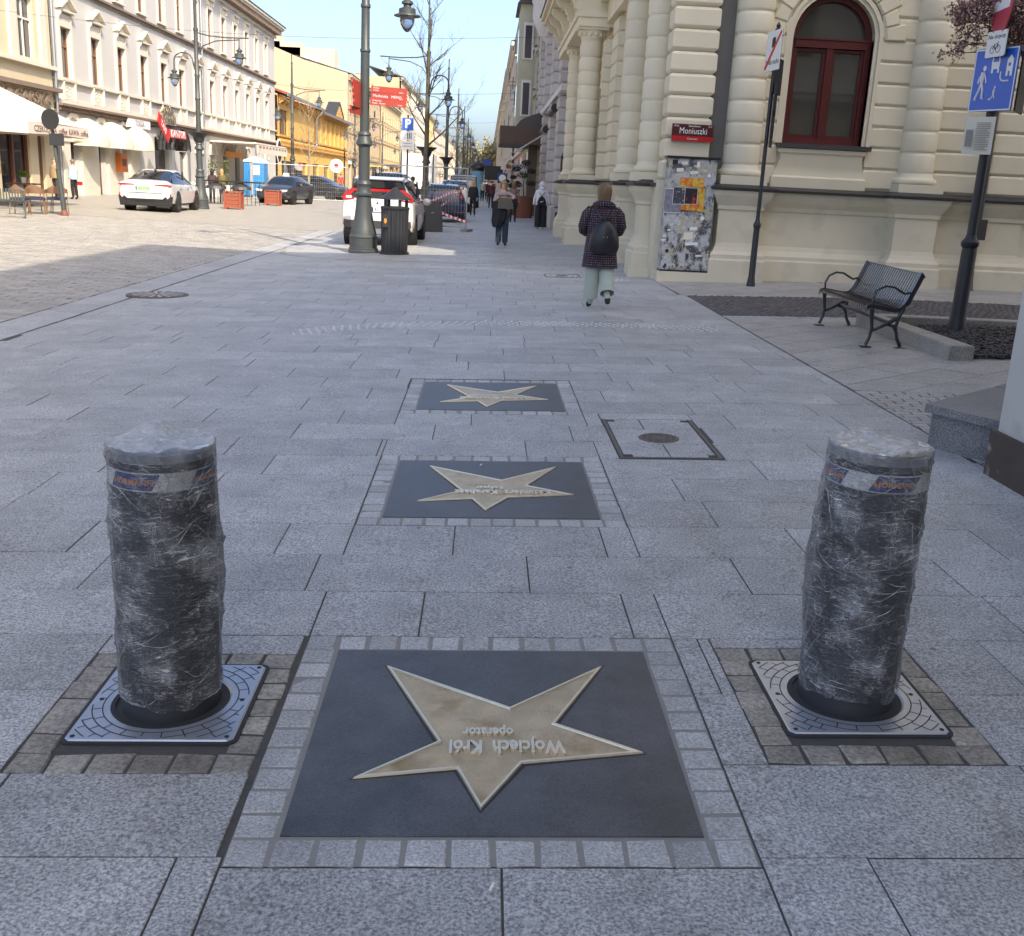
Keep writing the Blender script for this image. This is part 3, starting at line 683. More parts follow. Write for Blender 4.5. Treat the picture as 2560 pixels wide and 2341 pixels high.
    for k in range(nr):
        s0 = ring0 if k == 0 else topb+(k-1)*na; s1 = topb+k*na
        fs += [(s0+i, s0+(i+1) % na, s1+(i+1) % na, s1+i) for i in range(na)]
    b.add(vs, fs); o = b.build('stretch_film', M['film'], t, 1.2)
    me = o.data; uvl = me.uv_layers.new(name='UVMap')
    lx = [Vector(v.co) for v in me.vertices]
    for p in me.polygons:
        for li in p.loop_indices:
            v = lx[me.loops[li].vertex_index]; a = math.atan2(v.y, v.x)
            if v.z < BH+.002: uv_ = ((a/(2*PI)+.5 if True else 0)*1.9, v.z*2.0)
            else: uv_ = (v.x*7+sd, v.y*7)
            uvl.data[li].uv = uv_
    rg2 = random.Random(sd*7)                               # twisted ropes of film lying on the wrap
    b = MB()
    for i in range(110):
        a = rg2.uniform(0, 2*PI); z = rg2.uniform(.1, BH-.03); da = rg2.uniform(.3, 1.4)*rg2.choice((-1, 1)); dz = rg2.gauss(0, .07)*(1.5 if rg2.random() < .2 else 1); sag = rg2.uniform(-.02, .012); pts = []
        for k in range(9):
            u = k/8; aa = a+da*u; zz = z+dz*u+sag*math.sin(PI*u)+.003*math.sin(9*u+i)
            if zz < .07 or zz > BH-.005: continue
            r = BR+.0066+.0028*wrap_noise(aa, zz*3, sd)+.0008*math.sin(20*u)
            pts.append((cx+r*math.cos(aa), cy+r*math.sin(aa), z0+zz))
        if len(pts) > 3: b.tube(pts, [max(.0003, (.0004+.0007*rg2.random()**2))*math.sin(PI*(q+.6)/(len(pts)+.2)) for q in range(len(pts))], 5)
    tag(b.build('film_creases', M['filmrope'], o, True), kind='stuff')
    return t
M['filmrope'] = mat('film_crease', (.78, .80, .82), .25, var=.1, trans=.35)
bollard(BOL[0], 'shrink wrapped black bollard with the blue label on its left half, left of the pair', 2.0, [(-1.95, .95), (-.30, .9), (1.4, .9), (2.9, .9)], -.12)
bollard(BOL[1], 'shrink wrapped black bollard with blue labels on both sides, right of the pair', 7.3, [(-1.62, .9), (-3.12, .9), (0.1, .9), (1.6, .9)], 2.9)

# ------------------------------------------------------------------ service hatch and round covers
h = thing('service_hatch', 'slab filled service hatch with dark metal edge and round drain', 'hatch', (1.205, 6.67, gz(1.2)), None)
Mx = Matrix.Translation((1.205, 6.67, gz(1.205))) @ Matrix.Rotation(-SL, 4, 'Y'); hx, hy = .318, .535
b = MB(Mx); b.box(-hx, hx, -hy, hy, -.03, -.006); b.build('tray', M['rubber'], h)
for (a, c_, d, e) in ((-hx, -hx+.022, -hy, hy), (hx-.022, hx, -hy, hy), (-hx+.024, hx-.024, -hy, -hy+.022)):
    b = MB(Mx); b.box(a, c_, d, e, -.02, .001); b.build('edge_rail', M['iron_rust'], h)
inn = [(-hx+.03, -.002, -hy+.03, -.18), (.002, hx-.03, -hy+.03, -.18), (-hx+.03, hx-.03, -.175, .24), (-hx+.03, -.06, .245, hy), (-.055, hx-.03, .245, hy)]
for (a, c_, d, e) in inn:
    link('infill_slab', slab_mesh(c_-a-.004, e-d-.004, M['slab_far'], name='infill_slab'), h, Mx @ Matrix.Translation(((a+c_)/2, (d+e)/2, .0005)))
for (sx, sy) in ((-1, -1), (1, -1), (-1, 1), (1, 1)):
    b = MB(Mx); b.box(sx*(hx-.055)-.028, sx*(hx-.055)+.028, sy*(hy-.05)-.025, sy*(hy-.05)+.025, 0, .0022); b.build('lifting_socket', M['rubber'], h)
b = MB(Mx); b.lathe([(.135, 0), (.135, .0035), (.128, .005), (.118, .004), (.001, .004)], 0, -.02, 0, 32, cap=False); dc = b.build('drain_cover', M['iron_rust'], h, .5)
b = MB(Mx)
for r, k in ((.10, 10), (.065, 6)):
    for i in range(k):
        a0 = 2*PI*i/k; vs = []
        for q in range(5):
            a = a0+.38*2*PI/k*q/2-.1
            for rr in (r-.007, r+.007): vs.append((rr*math.cos(a), -.02+rr*math.sin(a), .0052))
        b.add(vs, [(2*q, 2*q+1, 2*q+3, 2*q+2) for q in range(4)])
b.build('slot', M['black'], dc)
mcx, mcy = -4.55, 14.75
mh = thing('manhole_cover', 'large round cast iron manhole cover with spoked pattern at the road edge', 'manhole cover', (mcx, mcy, gz(mcx)))
Mx = Matrix.Translation((mcx, mcy, gz(mcx)+.010)) @ Matrix.Rotation(-SL*.5, 4, 'Y')
b = MB(Mx); b.lathe([(.42, -.03), (.42, .004), (.38, .006), (.375, .002), (.001, .002)], 0, 0, 0, 40, cap=False); b.build('frame_ring', M['iron_rust'], mh, .5)
b = MB(Mx)
for i in range(16):
    a = 2*PI*i/16; ca, sa = math.cos(a), math.sin(a)
    b.add([(r*ca-s_*wd*sa, r*sa+s_*wd*ca, .0075) for r, wd in ((.06, .008), (.35, .028)) for s_ in (-1, 1)], [(0, 1, 3, 2)])
b.build('spoke', M['steel'], mh)
g = G(1405, 690); gx = thing('square_hatch', 'small square pavement hatch beyond the walking woman', 'hatch', (g.x, g.y, gz(g.x)))
Mx = Matrix.Translation((g.x, g.y, gz(g.x)+.003)) @ Matrix.Rotation(-SL, 4, 'Y')
for (a, c_, d, e) in ((-.32, -.295, -.32, .32), (.295, .32, -.32, .32), (-.294, .294, -.32, -.295), (-.294, .294, .295, .32)):
    b = MB(Mx); b.box(a, c_, d, e, -.02, .003); b.build('edge_rail', M['iron_rust'], gx)
b = MB(Mx); b.lathe([(.10, 0), (.10, .004), (.001, .004)], 0, 0, 0, 16, cap=False); b.build('cover', M['iron_rust'], gx)
# ------------------------------------------------------------------ corner palace on the right
YM, XP = 18.75, 3.2
pal = thing('corner_palace', 'cream rusticated corner palace with banded columns and tall maroon arched window', 'building', (8, 24, .12))
fm, fr = FM(YM), FR(XP)
H0 = 1.74                                                   # top of the zinc ledge
# body and upper walls
b = MB(); b.box(XP+.45, 30, YM+.45, 37.8, 0, 13); b.build('core', M['palace'], pal)
b = MB(fm); wall(b, 3.9, 30, 1.6, 13, [(5.08, 6.48, 2.52, 4.95), (11.2, 12.6, 2.52, 4.95)], .3); b.build('side_street_wall', M['palace'], pal)
b = MB(fr); wall(b, 18.9, 37.8, 1.6, 13, [(25.3, 26.7, 2.5, 4.9), (30.2, 32.6, .1, 4.4)], .3); b.build('street_wall', M['palace'], pal)
for zz, w_, h_ in ((5.75, .25, .5), (6.25, .45, .12), (12.2, .3, .5), (12.7, .7, .3)):
    b = MB(fm); b.box(2.75, 30, -.2, w_, zz, zz+h_); b.build('cornice', M['palace'], pal)
    b = MB(fr); b.box(18.55, 37.8, -.2, w_, zz, zz+h_); b.build('cornice', M['palace'], pal)
PR = [(-.5, .02), (.17, .02), (.17, .50), (.15, .53), (.15, .59), (.08, .68), (.05, .76), (.05, 1.34), (.08, 1.37), (.08, 1.43), (.16, 1.52), (.20, 1.60), (.22, 1.68), (-.5, 1.68)]
b = MB(fm); b.prism(PR, 3.9, 30, 'x'); b.build('plinth', M['palace_base'], pal)
b = MB(fr); b.prism(PR, 18.9, 37.8, 'x'); b.build('plinth', M['palace_base'], pal)
ZL = [(-.5, 1.685), (.30, 1.685), (.31, 1.725), (.05, 1.79), (-.5, 1.79)]
b = MB(fm); b.prism(ZL, 3.9, 30, 'x'); b.build('ledge', M['zinc'], pal)
b = MB(fr); b.prism(ZL, 18.9, 37.8, 'x'); b.build('ledge', M['zinc'], pal)
PP = [(.12, .02), (.12, .50), (.10, .53), (.10, .60), (.05, .66), (.02, .73), (0, .80), (0, 1.34), (.03, 1.37), (.03, 1.43), (.09, 1.53), (.13, 1.6), (.15, 1.68)]
def pedestal(F, u0, u1, w_, back=-.3):
    b = MB(F); rg = [[(u0-d, back, z), (u1+d, back, z), (u1+d, w_+d, z), (u0-d, w_+d, z)] for d, z in PP]
    b.loft(rg); p = b.build('pedestal', M['palace_base'], pal)
    b = MB(F); b.loft([[(u0-d, back, z), (u1+d, back, z), (u1+d, w_+d, z), (u0-d, w_+d, z)] for d, z in ((.19, 1.69), (.20, 1.73), (.02, 1.80))]); b.build('ledge', M['zinc'], p)
CH = .352
_dr = {}
def column(F, u, w_, r, n=10, base=1.80, top=True):
    P0 = F @ Vector((u, w_, 0)); col = link('column', None, pal); col.location = Vector((P0.x, P0.y, base))-wloc(pal); col.empty_display_size = .1
    b = MB(); k = r*1.28
    b.box(P0.x-k, P0.x+k, P0.y-k, P0.y+k, base-.03, base+.13); b.build('plinth_block', M['palace'], col)
    b = MB(); b.lathe([(r*1.1, .13), (r*1.22, .15), (r*1.24, .18), (r*1.22, .21), (r*1.1, .23), (r*1.03, .25), (r*.98, .32)], P0.x, P0.y, base, 32); b.build('base_torus', M['palace'], col, .9)
    if r not in _dr:
        m_ = MB(); e = .03; m_.lathe([(r*.93, 0), (r*.93, .014), (r*.95, .018), (r-.008, e), (r, e+.03), (r, CH-e-.03), (r-.008, CH-e), (r*.95, CH-.018), (r*.93, CH-.014), (r*.93, CH)], 0, 0, 0, 32); _dr[r] = m_.mesh('drum', M['palace'], .9)
    for i in range(n): link('drum', _dr[r], col, Matrix.Translation((P0.x, P0.y, base+.30+i*CH)))
    zt = base+.30+n*CH
    if top:
        b = MB(); b.lathe([(r*.93, 0), (r*.95, .10), (r*1.02, .12), (r*1.0, .15), (r*1.08, .19), (r*1.22, .26), (r*1.25, .31)], P0.x, P0.y, zt, 28)
        b.box(P0.x-r*1.3, P0.x+r*1.3, P0.y-r*1.3, P0.y+r*1.3, zt+.31, zt+.38); b.build('capital', M['palace'], col, .8)
        b = MB()
        for i in range(14): a = 2*PI*i/14; b.ell((P0.x+r*1.12*math.cos(a), P0.y+r*1.12*math.sin(a), zt+.22), .045, .045, .06, 6, 4)
        tag(b.build('egg_moulding', M['palace'], col, True), kind='stuff')
    return zt
def block(F, u0, u1, w0, w1, z0, z1, c=.045, mt=None, nm='rusticated_block', par=None):
    b = MB(F); g_ = .012
    b.loft([[(u0+d, w0, z), (u1-d, w0, z), (u1-d, w1-d, z), (u0+d, w1-d, z)] for d, z in ((c, z0+g_*.3), (c, z0+g_), (c*.45, z0+g_+.012), (0, z0+c+g_), (0, z1-c-g_), (c*.45, z1-g_-.012), (c, z1-g_), (c, z1-g_*.3))])
    b.build(nm, mt or M['palace'], par or pal)
# side-street front: pedestals, columns, corner pilaster
pedestal(fm, 4.02, 4.76, .40); pedestal(fm, 7.12, 7.86, .40); pedestal(fm, 8.72, 9.5, .12)
column(fm, 4.39, .06, .315); column(fm, 7.47, .06, .305)
NC = 11
for i in range(NC):
    z = 1.80+i*CH
    block(fm, 3.02, 3.80, -.35, .16, z, z+CH)               # corner pilaster
    if not 0: block(fm, 4.66, 5.0, -.02, .05, z, z+CH, .03)
    block(fm, 6.56, 7.20, -.02, .05, z, z+CH, .03)
    block(fm, 7.70, 8.70, -.02, .05, z, z+CH, .03); block(fm, 8.76, 9.46, -.02, .16, z, z+CH, .03); block(fm, 9.5, 10.9, -.02, .05, z, z+CH, .03)
    block(fm, 12.9, 14.2, -.02, .05, z, z+CH, .03)
b = MB(fm); b.box(2.98, 3.86, -.5, .14, .02, 1.80); b.build('pilaster_foot', M['palace_base'], pal)
b = MB(fm); b.box(3.80, 4.08, -.3, .012, 1.8, 5.7); b.build('recess_shade_strip', mat('recess_shade_grey', (.13, .13, .125), .8), pal)  # shade of the deep gap painted as a flat dark strip on the wall
# arched window
win = link('arched_window', None, pal); win.location = Vector((5.78, YM, 2.5))-wloc(pal)
ax, zs_, ra = 5.78, 4.24, .70
def arcpts(r, n=18, a0=0, a1=PI): return [(ax+r*math.cos(a0+(a1-a0)*i/n), zs_+r*math.sin(a0+(a1-a0)*i/n)) for i in range(n+1)]
b = MB(fm)                                                  # wall above the springing, cut round
ar = arcpts(ra)
left = [(ax-ra, zs_)]+[p for p in ar[::-1] if p[0] <= ax+1e-6]+[(ax, 4.955), (ax-ra-.004, 4.955)]
right = [(ax, 4.955)]+[p for p in ar[::-1] if p[0] >= ax-1e-6]+[(ax+ra+.004, 4.955)]
b.prism(left, -.30, -.003, 'y'); b.prism(right, -.30, -.003, 'y'); b.build('spandrel', M['palace'], pal)
nv = 13
for i in range(nv):
    a0, a1 = PI*i/nv+.006, PI*(i+1)/nv-.006; big = (i % 2 == 0)
    r1 = 1.22 if big else 1.12
    pl_ = [(ax+r*math.cos(a), zs_+r*math.sin(a)) for r, a in ((.86, a0), (r1, a0), (r1, a1), (.86, (a1)))]
    pi_ = [(ax+r*math.cos(a), zs_+r*math.sin(a)) for r, a in ((.89, a0+.02), (r1-.03, a0+.02), (r1-.03, a1-.02), (.89, a1-.02))]
    b = MB(fm); b.loft([[(x, -.02, z) for x, z in pl_], [(x, .055, z) for x, z in pl_], [(x, .09, z) for x, z in pi_]]); b.build('voussoir', M['palace'], pal)
b = MB(fm)                                                  # moulded architrave round the opening
def strip(r0, r1, w0, w1):
    o = [(ax+r1, 2.52)]+arcpts(r1)+[(ax-r1, 2.52)]; i_ = [(ax+r0, 2.52)]+arcpts(r0)+[(ax-r0, 2.52)]; n = len(o)
    b.add([(x, w0, z) for x, z in o]+[(x, w1, z) for x, z in o]+[(x, w1, z) for x, z in i_]+[(x, w0, z) for x, z in i_], [(k*n+i, k*n+i+1, (k+1)*n+i+1, (k+1)*n+i) for k in range(3) for i in range(n-1)])
strip(.70, .76, -.25, .03); strip(.765, .83, -.25, .06); b.build('architrave', M['palace'], pal)
b = MB(fm); strip(.60, .70, -.27, -.12); fo = b.build('frame', M['maroon'], win)
b = MB(fm)
b.box(ax-.62, ax+.62, -.26, -.13, 2.52, 2.63); b.box(ax-.62, ax+.62, -.26, -.10, 4.10, 4.22); b.box(ax-.64, ax+.64, -.26, -.085, 4.225, 4.25); b.box(ax-.055, ax+.055, -.26, -.12, 2.63, 4.10)
for sx in (-1, 1):
    x0, x1 = (ax-.60, ax-.057) if sx < 0 else (ax+.057, ax+.60)
    b.box(x0, x0+.05, -.25, -.155, 2.63, 4.09); b.box(x1-.05, x1, -.25, -.155, 2.63, 4.09); b.box(x0+.05, x1-.05, -.25, -.156, 2.63, 2.68); b.box(x0+.05, x1-.05, -.25, -.156, 4.04, 4.09)
b.build('sash', M['maroon'], win)
for (x0, x1, z0, z1) in ((ax-.55, ax-.11, 2.68, 4.04), (ax+.11, ax+.55, 2.68, 4.04)):
    b = MB(fm); b.box(x0, x1, -.23, -.215, z0, z1); b.build('pane', M['glass'], win)
b = MB(fm); b.prism(arcpts(.61), -.235, -.22, 'y'); b.build('pane', M['glass'], win)
b = MB(fm); b.box(ax-.80, ax+.83, -.25, .20, 2.44, 2.515); b.build('sill', M['zinc'], win)
b = MB(fm); rg = []                                         # bulging apron below the sill
for z, d, o_ in ((1.78, .10, .10), (1.95, .10, .11), (1.98, .06, .08), (2.05, .045, .07), (2.15, .0, .09), (2.28, -.03, .12), (2.34, -.02, .13), (2.37, .02, .16), (2.43, .03, .17)):
    rg.append([(ax-.74-d, -.1, z), (ax+.74+d, -.1, z), (ax+.74+d, o_, z), (ax-.74-d, o_, z)])
b.loft(rg); b.build('apron', M['palace'], pal, .5)
# street front: columns, pilasters, portal
pedestal(fr, 19.30, 19.92, .40); pedestal(fr, 22.45, 23.08, .40); pedestal(fr, 29.0, 29.75, .92); pedestal(fr, 33.1, 33.85, .92); pedestal(fr, 36.0, 36.7, .55)
column(fr, 19.62, .22, .265); column(fr, 22.76, .22, .265)
zt = column(fr, 29.38, .58, .30, 9); column(fr, 33.48, .58, .30, 9)
for i in range(NC):
    z = 1.80+i*CH
    block(fr, 20.6, 21.9, -.02, .05, z, z+CH, .03); block(fr, 23.9, 24.9, -.02, .16, z, z+CH, .03); block(fr, 27.0, 28.2, -.02, .16, z, z+CH, .03)
    if i < 10: block(fr, 36.02, 36.7, -.02, .45, z, z+CH, .04); block(fr, 28.6, 28.95, -.02, .3, z, z+CH, .03); block(fr, 34.3, 35.4, -.02, .12, z, z+CH, .03)
def portal_band(z0, z1, u0, u1, w_, nm='entablature'):
    b = MB(fr); b.box(u0, u1, -.1, w_, z0, z1); return b.build(nm, M['palace'], pal)
z = zt+.38
portal_band(z, z+.22, 28.95, 36.8, .98); portal_band(z+.22, z+.36, 28.90, 36.85, 1.03); portal_band(z+.36, z+.85, 28.98, 36.78, .95, 'frieze')
portal_band(z+.85, z+.93, 28.9, 36.9, 1.08, 'cornice'); portal_band(z+1.07, z+1.2, 28.6, 37.2, 1.5, 'cornice'); portal_band(z+1.2, z+1.32, 28.5, 37.3, 1.62, 'cornice')
b = MB(fr); b.box(28.48, 37.32, -.1, 1.66, z+1.325, z+1.36); b.build('zinc_cap', M['zinc'], pal)
for i in range(26): b = MB(fr); b.box(29.0+i*.3, 29.15+i*.3, .9, 1.2, z+.935, z+1.065); b.build('dentil', M['palace'], pal)
for u in (29.3, 31.4, 33.5, 35.0, 36.4):                    # scroll brackets carrying the balcony
    b = MB(fr); prof = [(.9, z+1.06), (1.45, z+1.06), (1.46, z+.92), (1.36, z+.80), (1.22, z+.74), (1.14, z+.62), (1.10, z+.46), (1.0, z+.40), (.92, z+.38)]
    b.prism(prof, u-.13, u+.13, 'x'); b.build('scroll_bracket', M['palace'], pal)
    b = MB(fr); b.box(u-.22, u+.22, .90, .99, z+.40, z+.84); tg = b.build('triglyph', M['palace'], pal)
    for k in range(3): b = MB(fr); b.box(u-.14+k*.11, u-.08+k*.11, .985, 1.02, z+.45, z+.80); b.build('triglyph_bar', M['palace'], tg)
b = MB(fr); b.box(30.2, 32.6, -.4, -.28, .1, 4.4); b.build('portal_door', M['wood'], pal)
b = MB(fr); b.box(25.3, 26.7, -.4, -.28, 2.5, 4.9); b.build('window', M['glass'], pal)
b = MB(fm); b.box(11.2, 12.6, -.4, -.28, 2.5, 4.95); b.build('window', M['glass'], pal)
for (u, w_) in ((28.62, .93), (32.75, .93)):                # narrow vents in the portal pedestals
    b = MB(fr); b.box(u+.0, u+.06, .0, .001, .9, 1.2)
# worn step block at the foot of the corner
b = MB(); b.box(2.62, 3.0, 19.0, 19.22, .0, .26); b.build('worn_step', M['palace_base'], pal)
# things on the palace
ns = thing('street_name_sign', 'maroon and red enamel street name sign reading Moniuszki on the corner pilaster', 'sign', (3.47, YM-.21, 2.46))
y_ = YM-.20
b = MB(); b.box(3.12, 3.83, y_-.03, y_-.001, 2.455, 2.735); b.build('sign_plate', M['signmaroon'], ns)
b = MB(); b.box(3.12, 3.83, y_-.034, y_-.0305, 2.455, 2.54); b.build('red_band', M['signred'], ns)
X_, Z_ = (1, 0, 0), (0, 0, 1)
text('lettering', 'Moniuszki', .145, (3.485, y_-.035, 2.622), X_, Z_, M['white'], ns, .001, width=.47)
text('lettering', 'Stanisława', .05, (3.50, y_-.035, 2.705), X_, Z_, M['white'], ns, .001); text('lettering', 'ulica', .05, (3.19, y_-.035, 2.705), X_, Z_, M['white'], ns, .001)
text('lettering', '2-4', .05, (3.77, y_-.035, 2.705), X_, Z_, M['white'], ns, .001); text('lettering', 'Centrum', .05, (3.475, y_-.038, 2.497), X_, Z_, M['white'], ns, .001)
# poster covered cabinet
cb = thing('utility_cabinet', 'tall steel utility cabinet plastered with torn posters and stickers', 'cabinet', (3.48, 18.25, .12))
M['grunge'] = mat('peeling_poster_glue', (.44, .46, .46), .7, var=.25, vs=9, bump=.3, bs=40, col2=(.07, .07, .08), c2s=6, c2t=.56)
n_ = M['grunge'].node_tree
def layer(mt, col, sc, thr, seed, wd=.04, stretch=(1, 1, 1)):
    n = mt.node_tree.nodes; L = mt.node_tree.links; b_ = n['Principled BSDF']; src = b_.inputs['Base Color'].links[0].from_socket
    g_ = n.new('ShaderNodeNewGeometry'); mp = n.new('ShaderNodeMapping'); mp.inputs['Location'].default_value = (seed, seed*2, seed*3); mp.inputs['Scale'].default_value = stretch; L.new(g_.outputs['Position'], mp.inputs[0])
    z_ = n.new('ShaderNodeTexNoise'); z_.inputs['Scale'].default_value = sc; z_.inputs['Detail'].default_value = 7; z_.inputs['Roughness'].default_value = .65; L.new(mp.outputs[0], z_.inputs['Vector'])
    r = n.new('ShaderNodeMapRange'); r.inputs[1].default_value = thr-wd; r.inputs[2].default_value = thr+wd; L.new(z_.outputs[0], r.inputs[0])
    x = n.new('ShaderNodeMix'); x.data_type = 'RGBA'; L.new(r.outputs[0], x.inputs[0]); L.new(src, x.inputs[6]); x.inputs[7].default_value = (*col, 1); L.new(x.outputs[2], b_.inputs['Base Color'])
layer(M['grunge'], (.44, .40, .30), 5.5, .57, 3.3, .02); layer(M['grunge'], (.60, .60, .57), 10, .61, 7.1, .015); layer(M['grunge'], (.035, .035, .04), 11, .60, 1.7, .02, (1, 1, .35)); layer(M['grunge'], (.30, .32, .34), 30, .60, 4.4, .02)
cy0, cy1 = 18.26, 18.52
b = MB(); b.box(3.07, 3.90, cy0, cy1, .30, 2.16); b.build('body', M['grunge'], cb)
for x0, x1 in ((3.075, 3.483), (3.487, 3.895)): b = MB(); b.box(x0, x1, cy0-.012, cy0-.001, .33, 2.14); b.build('door', M['grunge'], cb)
b = MB(); b.box(3.03, 3.94, cy0-.04, cy1, 2.165, 2.20); b.build('lid', M['iron'], cb)
b = MB(); b.box(3.02, 3.93, cy0-.02, cy1+.1, .04, .27); b.build('concrete_plinth', M['palace_base'], cb)
b = MB(); b.box(3.06, 3.91, cy0-.005, cy1, .271, .30); b.build('shadow_gap', M['iron'], cb)
b = MB(); b.lathe([(.03, 0), (.03, .012)], 0, 0, 0, 14); link('lock', b.mesh('lock', M['iron']), cb, basis((3.16, cy0-.012, .62), (1, 0, 0), (0, 0, 1), (0, -1, 0)))
PC = [0]
def poster(px0, py0, px1, py1, cols, lab, txt=None):
    a, c_ = PY(px0, py0, cy0), PY(px1, py1, cy0); PC[0] += 1; yy = cy0-.0165-.0035*PC[0]
    t_ = thing('poster', lab, 'poster', ((a.x+c_.x)/2, yy, c_.z), 'posters glued to the utility cabinet')
    b = MB(); b.box(a.x, c_.x, yy-.001, yy, c_.z, a.z); b.build('sheet', cols[0], t_)
    return t_, a, c_, yy-.0025
M['pgrey'] = mat('poster_grey', (.20, .20, .25), .6, var=.7, vs=16); M['pdark'] = mat('poster_dark', (.05, .05, .07), .6, var=.9, vs=25, col2=(.45, .45, .5), c2s=22, c2t=.62)
M['pflame'] = mat('poster_flame', (.62, .16, .03), .6, var=.5, vs=20, col2=(.65, .45, .06), c2s=12, c2t=.5)
M['pgig'] = mat('poster_gig', (.012, .012, .016), .6, var=.3, col2=(.5, .04, .03), c2s=10, c2t=.62)
poster(1701, 444, 1758, 470, [M['pflame']], 'torn orange flame pattern poster above the black gig poster')
poster(1735, 470, 1757, 530, [M['pflame']], 'narrow orange and yellow poster strip right of the black gig poster')
poster(1697, 510, 1755, 528, [M['pflame']], 'wide red and orange poster strip under the black gig poster')
t_, a, c_, yy = poster(1663, 472, 1700, 532, [M['pgrey']], 'large grey cloudy poster, lowest on the cabinet left side')
for (x0, x1, z0, z1) in ((a.x-.008, c_.x+.008, a.z, a.z+.008), (a.x-.008, c_.x+.008, c_.z-.008, c_.z)): b = MB(); b.box(x0, x1, yy, yy+.001, z0, z1); b.build('white_border', M['white'], t_)
t_, a, c_, yy = poster(1684, 468, 1711, 511, [M['pdark']], 'dark blue grey concert poster with white print, middle of three')
for (x0, x1, z0, z1) in ((a.x-.006, c_.x+.006, a.z, a.z+.006), (a.x-.006, c_.x+.006, c_.z-.006, c_.z), (a.x-.006, a.x, c_.z, a.z), (c_.x, c_.x+.006, c_.z, a.z)): b = MB(); b.box(x0, x1, yy, yy+.001, z0, z1); b.build('white_border', M['white'], t_)
t_, a, c_, yy = poster(1713, 470, 1740, 511, [M['pgig']], 'black gig poster with red and yellow figures, right of three')
for (x0, x1, z0, z1) in ((a.x-.006, c_.x+.006, a.z, a.z+.006), (a.x-.006, c_.x+.006, c_.z-.006, c_.z), (a.x-.006, a.x, c_.z, a.z), (c_.x, c_.x+.006, c_.z, a.z)): b = MB(); b.box(x0, x1, yy, yy+.001, z0, z1); b.build('white_border', M['white'], t_)
gr = MB()                                                   # black marker scribble and stickers on the doors
o = PY(1690, 628, cy0-.016)
gr.tube([(o.x-.05+.02*i+.006*math.sin(3*i), cy0-.0155, o.z+(.05 if i % 2 else -.05)+.01*i) for i in range(8)], .006, 5); gr.tube([(o.x-.09, cy0-.0155, o.z-.08), (o.x+.02, cy0-.0155, o.z-.10), (o.x+.05, cy0-.0155, o.z-.12)], .005, 5); gr.build('marker_scribble', M['black'], cb, True)
for (px_, py_, w_, h_, mt) in ((1688, 405, .09, .07, 'black'), (1745, 640, .1, .03, 'white'), (1728, 610, .22, .05, 'white'), (1657, 600, .07, .03, 'white'), (1660, 590, .06, .03, 'paper'), (1746, 412, .05, .09, 'white'), (1712, 408, .1, .05, 'paper'), (1773, 440, .05, .05, 'white'), (1720, 590, .16, .12, 'paper'), (1733, 572, .12, .05, 'white'), (1755, 546, .06, .06, 'white'), (1700, 425, .12, .06, 'paper'), (1735, 432, .14, .05, 'paper'), (1672, 575, .05, .03, 'white')):
    o = PY(px_, py_, cy0); b = MB(basis((o.x, cy0-.0137, o.z), (math.cos(.06), 0, math.sin(.06)), (0, -1, 0), (0, 0, 1))); b.box(-w_/2, w_/2, 0, .001+RN.uniform(0, .0012), -h_/2, h_/2); b.build('sticker', M[mt], cb)
# camera-side arcaded house: pillar at the right edge, mass behind it shades the street
ah = thing('arcaded_house', 'pale rendered pillar with dark peeling base at the right edge', 'building', (3.4, 5.4, .1))
M['pillar'] = mat('pillar_render', (.50, .49, .45), .8, var=.12, vs=2.5, bump=.1, col2=(.40, .39, .36), c2s=3, c2t=.62)
M['peel'] = mat('peeling_dark_base', (.060, .045, .038), .7, var=.3, vs=6, col2=(.45, .42, .36), c2s=4.5, c2t=.68)
for (x0, y0) in ((3.05, 5.18), (3.05, .6), (3.05, -4.2)):
    b = MB(); b.box(x0, x0+.75, y0, y0+.66, .36, 4.4); b.build('pillar', M['pillar'], ah)
    b = MB(); b.box(x0-.03, x0+.78, y0-.03, y0+.69, -.05, .36); b.build('pillar_base', M['peel'], ah)
M['house'] = mat('house_cream_render', (.58, .54, .45), .8, var=.06, vs=1)
b = MB(); b.box(3.05, 34, -60, 5.84, 4.4, 19.6); b.build('upper_storeys', M['house'], ah)
b = MB(); b.box(6.2, 34, -60, 5.0, .05, 4.4); b.build('ground_floor', M['house'], ah)
for k in range(4):
    for i in range(8): b = MB(); b.box(4.6+i*3.4, 5.9+i*3.4, 5.845, 5.90, 5.6+k*3.6, 7.9+k*3.6); b.build('window', M['glass'], ah)
    b = MB(); b.box(3.0, 34, 5.845, 6.0, 4.6+k*3.6, 4.9+k*3.6); b.build('string_course', M['offwhite'], ah)
# ------------------------------------------------------------------ street fronts
def rot_side(side, X):      # proper rotation for objects on a facade (local x along, y out)
    if side == 'L': return lambda u, z, w_=0: basis((X+w_, u, z), (0, -1, 0), (1, 0, 0), (0, 0, 1))
    return lambda u, z, w_=0: basis((X-w_, u, z), (0, 1, 0), (-1, 0, 0), (0, 0, 1))
_wc = {}
def cached(key, fn):
    if key not in _wc: _wc[key] = fn()
    return _wc[key]
def frame_mesh(w_, h, mt, d=.2, bars=1, arch=False):
    def f():
        b = MB(); t = .06
        b.box(-w_/2, -w_/2+t, -d, -d+.07, 0, h); b.box(w_/2-t, w_/2, -d, -d+.07, 0, h); b.box(-w_/2+t, w_/2-t, -d, -d+.07, h-t, h); b.box(-w_/2+t, w_/2-t, -d, -d+.07, 0, t)
        b.box(-.035, .035, -d, -d+.068, t, h-t)
        if bars: b.box(-w_/2+t, -.036, -d, -d+.075, h*.62, h*.62+.08); b.box(.036, w_/2-t, -d, -d+.075, h*.62, h*.62+.08)
        return b.mesh('window', mt)
    return cached(('fr', w_, h, mt.name, d, bars), f)
